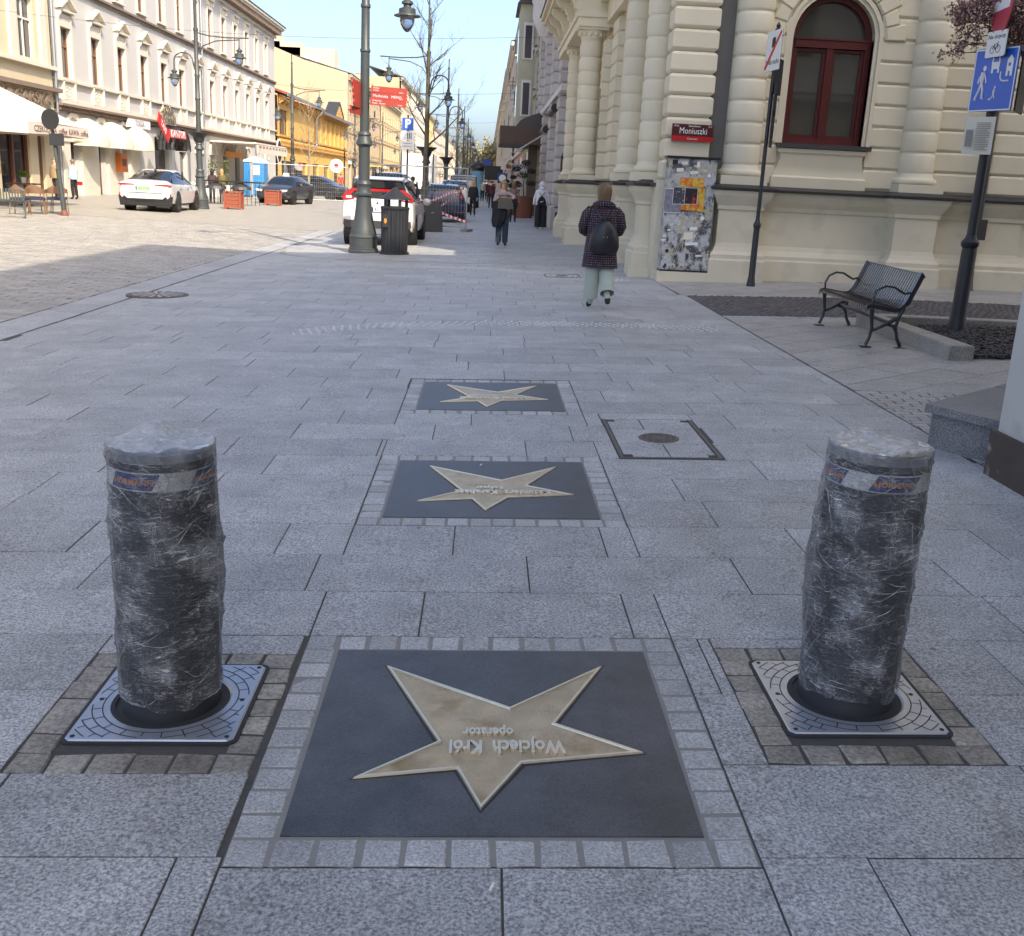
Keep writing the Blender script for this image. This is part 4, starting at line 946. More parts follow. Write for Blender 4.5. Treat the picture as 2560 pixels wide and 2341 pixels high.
def pane_mesh(w_, h, d=.2, mt=None):
    mt = mt or M['paneL']
    return cached(('pn', w_, h, d, mt.name), lambda: MB().box(-w_/2+.02, w_/2-.02, -d-.03, -d+.012, .02, h-.02).mesh('pane', mt))
M['paneL'] = mat('street_window_glass', (.055, .055, .058), .05, spec=.8, var=.5, vs=.6)
M['wframe'] = mat('brown_window_frame', (.22, .10, .045), .5, var=.2); M['wframe_w'] = mat('white_window_frame', (.62, .60, .56), .5, var=.1)
def put_window(T, R_, u, z, w_, h, fmt, d=.2, bars=1):
    o = link('window', frame_mesh(w_, h, fmt, d, bars), T, R_(u, z)); p = bpy.data.objects.new('pane', pane_mesh(w_, h, d)); C.objects.link(p); p.parent = o; return o
def hood(T, R_, u, z, kind, w_, mt):
    def f():
        b = MB()
        if kind == 'ped':
            b.box(-w_/2-.12, w_/2+.12, 0, .26, .50, .58); b.prism([(-w_/2-.22, .58), (w_/2+.22, .58), (w_/2+.22, .66), (0, 1.06), (-w_/2-.22, .66)], 0, .13, 'y')
            for s_ in (-1, 1): b.prism([(s_*(w_/2+.26), .60), (s_*(w_/2+.26), .70), (0, 1.14), (0, 1.04)], .13, .34, 'y')
            b.box(-w_/2-.02, w_/2+.02, 0, .08, .08, .42)
            for s_ in (-1, 1): b.prism([(0, .5), (.24, .5), (.2, .36), (.12, .26), (.08, .05), (.0, -.1)], s_*(w_/2+.09)-.06, s_*(w_/2+.09)+.06, 'x')
        else:
            b.box(-w_/2-.18, w_/2+.18, 0, .24, .40, .50); b.box(-w_/2-.05, w_/2+.05, 0, .06, .05, .38)
            for s_ in (-1, 1): b.box(s_*(w_/2+.1)-.06, s_*(w_/2+.1)+.06, 0, .16, .08, .4)
        return b.mesh('window_hood', mt)
    return link('window_hood', cached(('hd', kind, w_, mt.name), f), T, R_(u, z))
def surround(T, R_, u, z, w_, h, mt, t=.14, d=.07):
    def f():
        b = MB(); b.box(-w_/2-t, -w_/2, 0, d, -.05, h+t); b.box(w_/2, w_/2+t, 0, d, -.05, h+t); b.box(-w_/2, w_/2, 0, d, h, h+t); b.box(-w_/2-t-.05, w_/2+t+.05, 0, d+.08, -.14, -.05); return b.mesh('window_surround', mt)
    return link('window_surround', cached(('sr', w_, h, mt.name, t, d), f), T, R_(u, z))
XL = -19.0
# --- pale grey house with pedimented windows
M['pale'] = mat('pale_grey_plaster', (.50, .485, .455), .8, var=.07, vs=.7); M['trim'] = mat('cream_trim', (.62, .575, .475), .75, var=.06, vs=1.5); M['browncor'] = mat('brown_cornice', (.21, .155, .115), .7, var=.15)
wh = thing('pedimented_house', 'long pale grey house with pedimented windows and brown cornice across the street', 'building', (XL-3, 72.7, .1))
f = FL(XL); R_ = rot_side('L', XL); YW = [49.8+3.625*k for k in range(13)]
ops = [(y-.6, y+.6, 5.2, 7.3) for y in YW]+[(y-.58, y+.58, 9.5, 11.8) for y in YW]
gops = [(49.45, 50.75, .05, 2.6), (53.0, 54.2, .05, 2.6), (56.4, 57.5, .05, 2.6), (62.2, 64.9, .05, 3.2)]+[(y-.75, y+.75, .05, 2.5) for y in YW[5:]]
b = MB(f); wall(b, 48.3, 97.2, .0, 13.0, ops+gops, .30); b.build('wall', M['pale'], wh)
b = MB(); b.box(XL-12, XL-.35, 48.3, 97.2, 0, 13.0); b.box(XL-11, XL-1, 49, 96.5, 13.0, 13.6); b.build('core', M['pale'], wh)
b = MB(f); b.box(48.35, 97.2, -.1, .10, 3.72, 3.78); b.box(48.3, 97.25, -.1, .34, 3.96, 4.06); b.build('floor_cornice', M['browncor'], wh)
b = MB(f)
for i in range(240): b.box(48.4+i*.203, 48.5+i*.203, .0, .22, 3.785, 3.955)
tag(b.build('dentil_row', M['browncor'], wh), kind='stuff')
b = MB(f); b.box(48.3, 97.2, -.1, .14, 4.065, 4.25); b.box(48.3, 97.2, -.1, .16, 5.02, 5.14); b.build('sill_band', M['trim'], wh)
b = MB(f); b.box(48.3, 97.2, -.1, .20, 9.06, 9.16); b.box(48.3, 97.2, -.1, .10, 8.94, 9.055); b.build('string_course', M['browncor'], wh)
b = MB(f); b.box(48.1, 97.5, -.2, .16, 12.75, 12.95); b.box(48.0, 97.7, -.2, .75, 13.35, 13.5); b.box(47.9, 97.9, -.2, .9, 13.505, 13.65); b.build('cornice', M['trim'], wh)
b = MB(f)
for i in range(98): b.box(48.2+i*.5, 48.42+i*.5, .1, .7, 12.96, 13.34)
tag(b.build('modillion_row', M['browncor'], wh), kind='stuff')
b = MB(f); b.prism([(-6, 15.6), (.95, 13.66), (.95, 13.72), (-6, 15.8)], 47.9, 97.9, 'x'); b.build('roof', M['zinc'], wh)
def ornament():
    b = MB(); b.box(-.55, .55, 0, .05, 0, .72); b.box(-.72, -.6, 0, .16, -.04, .76); b.box(.6, .72, 0, .16, -.04, .76)
    for i in range(9): a = i*.8; b.ell((.26*math.cos(a)*(1-.05*i), .06, .36+.26*math.sin(a)*(1-.05*i)), .05, .03, .05, 6, 4)
    return b.mesh('stucco_panel', M['trim'])
om = ornament()
for k, y in enumerate(YW):
    put_window(wh, R_, y, 5.2, 1.2, 2.1, M['wframe']); surround(wh, R_, y, 5.2, 1.2, 2.1, M['trim'], .2, .09); hood(wh, R_, y, 7.42, 'ped', 1.2, M['trim'])
    put_window(wh, R_, y, 9.5, 1.16, 2.3, M['wframe']); surround(wh, R_, y, 9.5, 1.16, 2.3, M['trim'], .18, .08); hood(wh, R_, y, 11.95, 'flat', 1.16, M['trim'])
    link('stucco_panel', om, wh, R_(y, 4.28))
def arch_top(u, r, z, mt, T):                               # arched head over a ground floor opening
    b = MB(f); n = 12
    o = [(u+(r+.22)*math.cos(PI*i/n), z+(r+.22)*math.sin(PI*i/n)) for i in range(n+1)]; i_ = [(u+r*math.cos(PI*i/n), z+r*math.sin(PI*i/n)) for i in range(n+1)]; m_ = n+1
    b.add([(p, w_, q) for w_, L_ in ((0, o), (.10, o), (.10, i_), (.02, i_)) for p, q in L_], [(k*m_+i, k*m_+i+1, (k+1)*m_+i+1, (k+1)*m_+i) for k in range(3) for i in range(n)])
    b.build('arch_moulding', mt, T)
    b = MB(f); b.prism(i_, .004, .012, 'y'); b.build('tympanum', M['pale'], T)
for y in YW[5:]:
    arch_top(y, .75, 2.5, M['trim'], wh); b = MB(f); b.box(y-.72, y+.72, -.32, -.24, .05, 2.48); b.build('shop_window', M['paneL'] if RN.random() < .6 else M['pale'], wh)
for i, (a, c_) in enumerate(((49.45, 50.75), (53.0, 54.2), (56.4, 57.5))):
    b = MB(f); b.box(a, c_, -.32, -.25, .05, 2.58); d_ = b.build('door', M['wood'], wh)
    b = MB(f); b.box(a+.12, (a+c_)/2-.05, -.25, -.235, .9, 2.4); b.box((a+c_)/2+.05, c_-.12, -.25, -.235, .9, 2.4); b.build('door_glass', M['darkglass'], d_)
    arch_top((a+c_)/2, .8, 2.75, M['trim'], wh)
for (y0, y1) in ((48.6, 49.4), (50.8, 52.9), (54.3, 56.3), (57.6, 59.0)):
    b = MB(f); b.box(y0, y1, -.1, .14, .02, 2.45); b.box(y0-.05, y1+.05, -.1, .2, 2.45, 2.6); b.build('pier', M['trim'], wh)
for k, y in enumerate((51.35, 54.75, 58.1)):                # domed awnings
    aw = thing('awning', ('cream domed shop awning nearest the parasol', 'cream domed shop awning, middle of the three in the row', 'cream domed shop awning beside the glass arch canopy')[k], 'awning', (XL, y, 2.4), 'cream domed shop awnings')
    b = MB(f); n = 10; rg = []
    for j in range(7):
        t = PI/2*j/6; r = 1.05; rg.append([(y-1.45*math.cos(PI*i/n)*(.86+.14*math.cos(t)), .02+1.15*math.sin(t)*math.sin(PI*i/n)**.8, 2.45+1.15*math.cos(t)*math.sin(PI*i/n)) for i in range(n+1)])
    n1 = n+1; b.add([p for r in rg for p in r], [(j*n1+i, j*n1+i+1, (j+1)*n1+i+1, (j+1)*n1+i) for j in range(6) for i in range(n)]); b.build('canopy', M['sleeve'], aw, True)
    vs = []
    for i in range(n+1): q = rg[6][i]; vs += [q, (q[0], q[1], q[2]-.12)]
    b = MB(f); b.add(vs, [(2*i, 2*i+1, 2*i+3, 2*i+2) for i in range(n)]); b.build('valance', M['sleeve'], aw)
an = thing('bracket_sign', 'white rounded projecting sign with grey letters above the domed awnings', 'sign', (XL+.3, 58.2, 3.5))
b = MB(); b.tube([(XL, 56.9, 3.75), (XL+.2, 57.0, 3.75)], .05, 8); b.build('bracket', M['black'], an)
b = MB(); b.box(XL+.15, XL+.3, 57.0, 60.6, 3.48, 3.95); b.build('panel', M['white'], an); text('lettering', 'TORGA', .42, (XL+.31, 58.8, 3.7), (0, 1, 0), (0, 0, 1), M['steel'], an, .005)
# arched glass canopy
gc = thing('arched_canopy', 'dark arched glass entrance canopy with a painted lunette', 'canopy', (XL+.5, 63.6, 2.4))
M['lun'] = mat('painted_lunette', (.10, .085, .06), .6, var=.8, vs=3, col2=(.50, .42, .28), c2s=5, c2t=.55)
n = 14; b = MB(f); b.prism([(63.6+1.6*math.cos(PI*i/n), 3.9+1.0*math.sin(PI*i/n)) for i in range(n+1)], .36, .44, 'y'); b.build('lunette', M['lun'], gc)
for j in range(5):
    w_ = .3+j*.22; b = MB(f); b.tube([(63.6+1.7*math.cos(PI*i/n), w_, 2.5+1.25*math.sin(PI*i/n)) for i in range(n+1)], .04, 6); b.build('rib', M['iron'], gc, True)
b = MB(f); rg = [[(63.6+1.68*math.cos(PI*i/n), w_, 2.5+1.22*math.sin(PI*i/n)) for i in range(n+1)] for w_ in (.3, 1.2)]
b.add(rg[0]+rg[1], [(i, i+1, n+2+i, n+1+i) for i in range(n)]); b.build('glazing', M['paneL'], gc)
for y in (62.0, 65.2):
    b = MB(f); b.box(y-.06, y+.06, 1.05, 1.17, .06, 2.6); b.build('post', M['steel'], gc)
b = MB(f); b.box(62.2, 64.9, -.34, -.24, .05, 3.2); b.build('passage_door', M['darkglass'], wh)
ks = thing('exchange_sign', 'red hanging sign reading KANTOR on the pale house', 'sign', (XL+1.0, 67, 3.2))
A, B_ = PX(424, 323, XL+1.2), PX(466, 350, XL+1.2)
b = MB(); b.box(XL+1.15, XL+1.2, A.y, B_.y, B_.z, A.z); b.build('panel', M['red'], ks); text('lettering', 'KANTOR', .55, (XL+1.205, (A.y+B_.y)/2, (A.z+B_.z)/2), (0, 1, 0), (0, 0, 1), M['white'], ks, .004, bold=.01, width=(B_.y-A.y)*.88)
b = MB(); b.tube([(XL, A.y+.4, A.z+.1), (XL+1.2, A.y+.4, A.z+.1)], .03, 6); b.build('bracket', M['iron'], ks)
k2 = thing('slanted_red_sign', 'tilted red sign with white letters on the arched canopy', 'sign', (XL+1.3, 65, 4.0))
A = PX(407, 318, XL+1.3); b = MB(basis(A, (0, .86, -.5), (1, 0, 0), (0, .5, .86))); b.box(-1.0, 1.1, 0, .05, -.3, .3); b.build('panel', M['red'], k2); text('lettering', 'TAXI', .45, A+Vector((.055, 0, 0)), (0, .86, -.5), (0, .5, .86), M['white'], k2, .004)
# terrace canopy, orange lamp box and bar sign
bc = thing('terrace_canopy', 'flat white terrace canopy with slatted fascia in front of the bar', 'canopy', (XL+2, 79, .1))
b = MB(f); b.box(74.3, 85.2, 0, 3.2, 3.35, 3.45); b.build('roof', M['canvas'], bc)
b = MB(f); b.box(74.3, 85.2, 3.2, 3.26, 2.75, 3.3); b.build('fascia', M['canvas'], bc)
for i in range(9): b = MB(f); b.box(74.9+i*1.15, 75.5+i*1.15, 3.262, 3.28, 3.12, 3.25); b.build('fascia_slot', M['browncor'], bc)
for y in (74.5, 85.0): b = MB(f); b.box(y-.05, y+.05, 3.05, 3.15, .06, 3.35); b.build('post', M['steel'], bc)
b = MB(f); b.tube([(85.0, 3.1, 2.6), (87.2, 3.1, .08)], .045, 6); b.build('brace', M['steel'], bc)
mb_ = thing('wall_letter_box', 'orange wall mounted box beside the second door', 'box', (XL+.3, 55.6, 1.2))
b = MB(f); b.box(55.2, 56.2, .15, .42, 1.2, 2.1); b.build('case', mat('orange_box', (.55, .14, .02), .4), mb_); b = MB(f); b.box(55.4, 56.0, .421, .43, 1.5, 1.85); b.build('screen', M['wood'], mb_)
ob = thing('orange_lamp_box', 'orange illuminated box sign above the bar entrance', 'sign', (XL+.5, 79, 2.5)); b = MB(f); b.box(77.6, 81.4, .3, .7, 2.45, 2.8); b.build('case', M['orange'], ob)
# drainpipes
for y in (48.28, 72.6):
    dp = thing('drainpipe', ('grey drainpipe between the cream house and the pale grey house', 'grey drainpipe half way along the pale grey house')[y > 60], 'drainpipe', (XL+.12, y, .1)); b = MB(f); b.tube([(y, .12, .1), (y, .12, 13.2)], .07, 8); b.build('pipe', M['steel'], dp, True)
# --- cream house with cafe at the far left
M['cream'] = mat('cream_plaster', (.58, .50, .34), .8, var=.06, vs=1)
bl = thing('cream_cafe_house', 'cream stuccoed house with brown cafe windows at the left edge', 'building', (XL-3, 38, .1))
b = MB(f); wall(b, 22, 48.2, 0, 13.4, [(45.1, 46.6, 5.6, 8.0), (41.5, 43, 5.6, 8.0), (42.6, 45.4, .3, 2.75), (46.2, 46.9, .2, 2.75), (38, 41, .3, 2.75)], .3); b.build('wall', M['cream'], bl)
b = MB(); b.box(XL-12, XL-.4, 22, 48.2, 0, 13.4); b.build('core', M['cream'], bl)
b = MB(f); b.box(22, 48.4, -.1, .35, 4.45, 4.62); b.box(22, 48.3, -.1, .15, 3.55, 3.65); b.build('shop_cornice', M['browncor'], bl)
b = MB(f); b.box(22, 48.3, -.1, .22, 5.35, 5.5); b.box(22, 48.3, -.1, .6, 13.3, 13.7); b.build('cornice', M['trim'], bl)
for y in (45.85, 42.25): put_window(bl, R_, y, 5.6, 1.5, 2.4, M['wframe_w'])
for y in (44.4, 47.3, 40.8): b = MB(f); b.box(y-.3, y+.3, 0, .12, 5.5, 9.5); b.box(y-.4, y+.4, 0, .25, 9.5, 9.9); b.build('fluted_pilaster', M['trim'], bl)
for (a, c_) in ((42.6, 45.4), (38, 41)):
    b = MB(f); b.box(a, c_, -.3, -.2, .3, 2.75); b.build('cafe_glass', M['darkglass'], bl)
    for y in (a, (a+c_)/2-.06, c_-.14): b = MB(f); b.box(y, y+.14, -.25, -.1, .3, 2.75); b.build('wood_mullion', M['wood'], bl)
b = MB(f); b.box(46.2, 46.9, -.25, -.15, .2, 2.75); b.build('wood_mullion', M['wood'], bl)
text('shop_lettering', 'HERBACIARNIA BUŁGARSKA', .62, (XL+.2, 47.4, 4.08), (0, 1, 0), (0, 0, 1), M['browncor'], bl, .04, align='RIGHT', bold=.012, width=12)
b = MB(f); b.prism([(.05, 3.6), (1.0, 2.9), (1.0, 2.85), (.05, 3.5)], 36, 47.6, 'x'); b.build('shop_blind', M['sleeve'], bl)
# --- yellow house
M['yellow'] = mat('yellow_plaster', (.64, .40, .11), .8, var=.06, vs=.7); M['ytrim'] = mat('ochre_trim', (.55, .31, .09), .75, var=.1); M['redroof'] = mat('red_roof', (.30, .075, .05), .7, var=.2)
yh = thing('yellow_house', 'low yellow house with ochre frieze and small gable beyond the pale house', 'building', (XL-3, 118, .1))
y0, y1 = 98.2, 146.0
zy = PX(690, 238, XL).z
wy = [101.5]+[121+3.6*k for k in range(7)]
b = MB(f); wall(b, y0, y1, 0, 8.3, [(99.2, 103.2, 4.9, 7.1)]+[(y-.55, y+.55, 4.9, 7.0) for y in wy[1:]]+[(100, 114, .1, 2.6), (118, 122, .1, 2.6), (126, 130, .1, 2.6), (134, 140, .1, 2.6)], .3); b.build('wall', M['yellow'], yh)
b = MB(); b.box(XL-12, XL-.5, y0, y1, 0, 8.3); b.build('core', M['yellow'], yh)
b = MB(f); b.box(y0, y1, -.1, .30, 3.9, 4.05); b.box(y0, y1, -.1, .22, 4.7, 4.85); b.build('string_course', M['ytrim'], yh)
b = MB(f)
for i in range(90): b.ell((y0+.4+i*.53, .08, 4.4), .18, .1, .18, 6, 4)
tag(b.build('frieze_rosettes', M['ytrim'], yh), kind='stuff')
b = MB(f); b.prism([(-7, 10.6), (.9, 8.25), (.9, 8.45), (-7, 10.8)], y0, 120, 'x'); b.build('roof', M['redroof'], yh)
b = MB(f); b.prism([(-7, 10.2), (.9, 8.0), (.9, 8.2), (-7, 10.4)], 120, y1, 'x'); b.build('roof', M['zinc'], yh)
b = MB(f); b.box(y0, 120, .88, .98, 8.15, 8.4); b.box(120, y1, .88, .98, 7.9, 8.15); b.build('gutter', M['steel'], yh)
b = MB(f); b.prism([(129, 8.2), (132, 9.5), (135, 8.2)], -.4, .98, 'y'); b.build('gable', M['ytrim'], yh)
b = MB(f); b.prism([(128.4, 8.2), (132, 9.75), (135.6, 8.2), (135.6, 8.42), (132, 10.0), (128.4, 8.42)], -.4, 1.0, 'y'); b.build('gable_roof', M['zinc'], yh)
b = MB(f)
for i in range(24): b.prism([(.05, 8.1), (.75, 8.1), (.7, 7.9), (.05, 7.5)], y0+.5+2*i*.98, y0+.8+2*i*.98, 'x')
tag(b.build('eaves_brackets', M['ytrim'], yh), kind='stuff')
put_window(yh, R_, 101.2, 4.9, 4.0, 2.2, M['wframe'])
for y in wy[1:]: put_window(yh, R_, y, 4.9, 1.1, 2.1, M['wframe']); surround(yh, R_, y, 4.9, 1.1, 2.1, M['ytrim'], .2, .12)
for i in range(8): y = 119.2+3.6*i; b = MB(f); b.box(y-.25, y+.25, 0, .2, 4.86, 7.6); b.build('pilaster', M['yellow'], yh)
for (a, c_) in ((100, 114), (118, 122), (126, 130), (134, 140)): b = MB(f); b.box(a, c_, -.33, -.25, .1, 2.6); b.build('shop_window', M['darkglass'], yh)
b = MB(f); b.tube([(118.6, .95, 8.1), (118.6, .3, 7.4), (118.6, .3, 4.6), (116.6, .3, 4.1)], .14, 8); b.build('downpipe', M['steel'], yh, True)
rs = thing('round_sign', 'round black and white hanging sign by the yellow house', 'sign', (XL+1.2, 99.5, 3.4)); p = PX(697, 379, XL+1.5)
b = MB(); b.lathe([(1.0, 0), (1.0, .06)], 0, 0, 0, 24); link('disc', b.mesh('disc', M['white']), rs, basis(p, (0, 1, 0), (0, 0, 1), (1, 0, 0)))
b = MB(); b.lathe([(.85, 0), (.85, .02)], 0, 0, 0, 24); link('ring', b.mesh('ring', M['black']), rs, basis(p+Vector((.062, 0, 0)), (0, 1, 0), (0, 0, 1), (1, 0, 0)))
b = MB(); b.box(XL+1.59, XL+1.60, p.y-1.05, p.y+1.05, p.z-.13, p.z+.13); b.build('bar', M['white'], rs)
# --- tall firewalls and further fronts, left and right
def tenement(name, label, side, X, Y0, Y1, h, col, trimc, floors, sp, z1=4.2, fire=None, roofc='zinc', ww=1.1, wf='wframe', bal=0, top=1.2):
    T = thing(name, label, 'building', (X-3 if side == 'L' else X+3, (Y0+Y1)/2, .1)); F = FL(X) if side == 'L' else FR(X); R2 = rot_side(side, X); s_ = -1 if side == 'L' else 1
    W = mat(name+'_plaster', col, .8, var=.07, vs=.5); Tm = mat(name+'_trim', trimc, .75, var=.08, vs=1)
    n = max(1, int((Y1-Y0)/sp)); us = [Y0+(Y1-Y0)*(i+.5)/n for i in range(n)]; fh = (h-z1-top)/floors; wh_ = fh*.58
    ops = [(u-ww/2, u+ww/2, z1+fh*j+fh*.2, z1+fh*j+fh*.2+wh_) for u in us for j in range(floors)]
    gops = [(u-sp*.36, u+sp*.36, .1, 3.0) for u in us]
    b = MB(F); wall(b, Y0, Y1, 0, h, ops+gops, .28); b.build('wall', W, T)
    b = MB(); x0, x1 = sorted((X+s_*.35, X+s_*14)); b.box(x0, x1, Y0, Y1, 0, h-.05); b.build('core', W if fire is None else mat(name+'_firewall', fire, .85, var=.08, vs=.3), T)
    b = MB(F); b.box(Y0, Y1, -.1, .55, h-.35, h); b.box(Y0, Y1, -.1, .3, h-.7, h-.36); b.box(Y0, Y1, -.1, .22, z1-.35, z1-.1); b.build('cornice', Tm, T)
    for j in range(1, floors): b = MB(F); b.box(Y0, Y1, -.1, .12, z1+fh*j-.12, z1+fh*j+.06); b.build('string_course', Tm, T)
    b = MB(F); b.prism([(-7, h+1.9), (.6, h+.02), (.6, h+.1), (-7, h+2.1)], Y0, Y1, 'x'); b.build('roof', M[roofc], T)
    for u in us:
        for j in range(floors):
            z = z1+fh*j+fh*.2
            put_window(T, R2, u, z, ww, round(wh_, 2), M[wf]); surround(T, R2, u, z, ww, round(wh_, 2), Tm, .17, .08)
            if (j+n) % 2 == 0: hood(T, R2, u, z+wh_+.14, 'flat', ww, Tm)
        b = MB(F); b.box(u-sp*.36, u+sp*.36, -.3, -.22, .1, 3.0); b.build('shop_window', RN.choice((M['darkglass'], M['paneL'], M['darkglass'], M['wood'], M['red'])), T)
        if RN.random() < .6: b = MB(F); b.box(u-sp*.4, u+sp*.4, 0, .12, 3.05, 3.5); b.build('shop_sign', RN.choice((M['white'], M['navy'], M['rustred'], M['black'], M['canvas'])), T)
        if bal and RN.random() < bal:
            j = RN.randrange(floors); z = z1+fh*j+fh*.08
            b = MB(F); b.box(u-.9, u+.9, 0, .9, z-.12, z); bb = b.build('balcony', Tm, T); b = MB(F)
            for k in range(13): b.box(u-.9+k*.149, u-.875+k*.149, .87, .895, z, z+.9)
            b.box(u-.92, u+.92, .86, .91, z+.9, z+.95); b.build('railing', M['iron'], bb)
    for k in range(max(1, int((Y1-Y0)/12))):
        yy = RN.uniform(Y0+1, Y1-2); b = MB(); xx = X+s_*RN.uniform(2, 5); b.box(xx-.4, xx+.4, yy, yy+1.6, h, h+2.6); b.box(xx-.48, xx+.48, yy-.08, yy+1.68, h+2.6, h+2.75); b.build('chimney', W, T)
    return T
T = tenement('beige_house', 'beige house with tall blank firewall rising behind the yellow house', 'L', XL, 147, 190, 14.5, (.50, .40, .27), (.36, .27, .18), 3, 3.6, fire=(.46, .37, .24), bal=.2)
zf = [PY(690, 112, 147), PY(760, 150, 147), PY(848, 195, 147)]
b = MB(); b.prism([(-48, .1), (XL, .1), (XL, 14.6), (zf[1].x, zf[1].z), (zf[0].x-1, zf[0].z), (-48, zf[0].z+3)], 146.4, 146.9, 'y'); b.build('firewall', mat('firewall_render', (.46, .37, .24), .85, var=.08, vs=.25), T)
for (px_, py_, w_, h_) in ((688, 88, 1.6, 4), (712, 106, 4.5, 3.0), (765, 122, 8, 4.5)): p = PY(px_, py_, 150); b = MB(); b.box(p.x-w_/2, p.x+w_/2, 149, 152, p.z-h_-2, p.z); b.build('chimney', M['cream'], T)
q = PY(770, 140, 146.3); text('graffiti', 'SK', 2.8, (q.x, 148.9, q.z-.9), (1, 0, 0), (0, 0, 1), M['white'], T, .02, bold=.1)
tenement('ochre_house', 'ochre yellow house with regular windows past the beige house', 'L', XL, 191, 232, 15.0, (.56, .43, .22), (.52, .44, .31), 3, 4.2)
tenement('tall_sand_house', 'tall sand coloured house with plain firewall above its neighbours', 'L', XL, 233, 262, 22.0, (.50, .42, .29), (.55, .48, .36), 4, 4.0, fire=(.44, .35, .22))
tenement('white_ornate_house', 'white ornate house with crowded balconies on the left of the far street', 'L', XL, 263, 320, 22.5, (.56, .52, .45), (.60, .56, .48), 4, 4.2, bal=.5)
tenement('yellow_bay_house', 'bright yellow house with bay far along the left', 'L', XL+1.0, 321, 352, 20.0, (.56, .40, .13), (.55, .46, .28), 4, 4.5)
tenement('pink_grey_house', 'pinkish grey house far along the left', 'L', XL, 353, 430, 19.0, (.50, .43, .37), (.55, .48, .4), 4, 5)
tenement('far_cream_house', 'cream house row at the far left end of the street', 'L', XL, 431, 640, 20.0, (.52, .45, .35), (.52, .45, .35), 4, 9)
# right side: grey rusticated hotel
M['hotel'] = mat('hotel_grey_stone', (.46, .435, .415), .8, var=.12, vs=2, bump=.15, bs=25, rnd=.05); M['hotelw'] = mat('hotel_white_plaster', (.62, .60, .60), .75, var=.05)
XH = 2.72; fh_ = FR(XH); Rh = rot_side('R', XH)
ht = thing('hotel', 'grey rusticated hotel with white bays and round oriels on the right', 'building', (XH+3, 48, .1))
hop = [(41.0, 43.4, .1, 4.6), (46.4, 49.2, .1, 4.4), (52.2, 54.8, .1, 4.2)]+[(u-.6, u+.6, 5.6, 8.2) for u in (41.4, 43.0, 47, 48.8, 52.6, 54.2)]+[(u-.55, u+.55, 9.6, 12) for u in (41.4, 43.0, 52.6, 54.2)]
b = MB(fh_); wall(b, 38.0, 59, 0, 15.5, hop, .35); b.build('wall', M['hotelw'], ht)
b = MB(); b.box(XH+.4, XH+16, 38.0, 59, 0, 15.4); b.build('core', M['hotelw'], ht)
for (a, c_) in ((38.9, 40.5), (44.2, 45.7), (50.2, 51.6), (56.2, 58.6)):
    z = .85; b = MB(fh_); b.box(a-.08, c_+.08, -.1, .34, .02, .82); b.build('pier_foot', M['hotel'], ht)
    while z < 9.4: block(fh_, a, c_, -.05, .26, z, z+.43, .07, M['hotel'], 'rusticated_block', ht); z += .43
    b = MB(fh_); b.box(a-.1, c_+.1, -.05, .36, 9.45, 9.7); b.build('pier_cap', M['hotel'], ht)
for u in (41.4, 43.0, 47, 48.8, 52.6, 54.2): put_window(ht, Rh, u, 5.6, 1.2, 2.6, M['wframe_w'])
for u in (41.4, 43.0, 52.6, 54.2): put_window(ht, Rh, u, 9.6, 1.1, 2.4, M['wframe_w'])
for (a, c_) in ((41.0, 43.4), (46.4, 49.2), (52.2, 54.8)): b = MB(fh_); b.box(a, c_, -.4, -.3, .1, 4.6); b.build('shop_window', M['darkglass'], ht)
for z in (4.8, 9.1, 13.2, 15.2): b = MB(fh_); b.box(37.9, 59, -.1, .3, z, z+.2); b.build('string_course', M['hotelw'], ht)
M['skyglass'] = mat('oriel_glass', (.10, .16, .22), .04, spec=1, var=.1)
for u in (43.6, 49.6, 55.0):                                # round oriels
    o_ = link('oriel', None, ht); o_.location = Vector((XH, u, 8.6))-wloc(ht)
    b = MB(); b.lathe([(.15, 8.4), (.55, 8.9), (.75, 9.3), (.80, 9.5), (.80, 10.1), (.86, 10.2), (.86, 10.3)], XH, u, 0, 20); b.build('corbel', M['hotelw'], o_, .6)
    b = MB(); b.lathe([(.76, 10.3), (.76, 13.4)], XH, u, 0, 20, cap=False); b.build('glazing', M['skyglass'], o_, .6)
    b = MB(); b.lathe([(.86, 13.4), (.88, 13.6), (.8, 13.8), (.8, 14.6), (.9, 14.7), (.9, 14.9)], XH, u, 0, 20); b.build('crown', M['hotelw'], o_, .6)
    for i in range(9): a = PI/2+PI*i/8; b = MB(); b.box(XH+.79*math.cos(a)-.04, XH+.79*math.cos(a)+.04, u+.79*math.sin(a)-.04, u+.79*math.sin(a)+.04, 10.3, 13.4); b.build('mullion', M['hotelw'], o_)
cp = thing('hotel_canopy', 'brown metal entrance canopy with curved roof projecting from the hotel', 'canopy', (1.6, 57, .1))
c0, c1 = PY(1246, 384, 55.5), PY(1346, 349, 55.5); zc0, zc1 = 3.45, 4.25; xc0 = c0.x
M['canopy'] = mat('brown_standing_seam', (.085, .055, .045), .45, metal=.4, var=.15)
b = MB(); b.box(xc0, XH, 52.0, 52.08, zc0, zc1); b.box(xc0, XH, 58.9, 59, zc0, zc1); b.box(xc0, xc0+.08, 52.08, 58.9, zc0, zc1); b.build('fascia', M['canopy'], cp)
b = MB(); b.box(xc0+.05, XH, 52.05, 58.95, zc0+.02, zc0+.1); b.build('soffit', M['canopy'], cp)
for i in range(14): x = xc0+.1+i*.145; b = MB(); b.box(x-.012, x+.012, 51.97, 51.998, zc0, zc1); b.build('seam', M['canopy'], cp)
rg = []
for j in range(8): t = j/7; rg.append([(xc0+.75+(XH-xc0-.75)*t, 52.1, zc1+.75*t**.5), (xc0+.75+(XH-xc0-.75)*t, 58.9, zc1+.75*t**.5)])
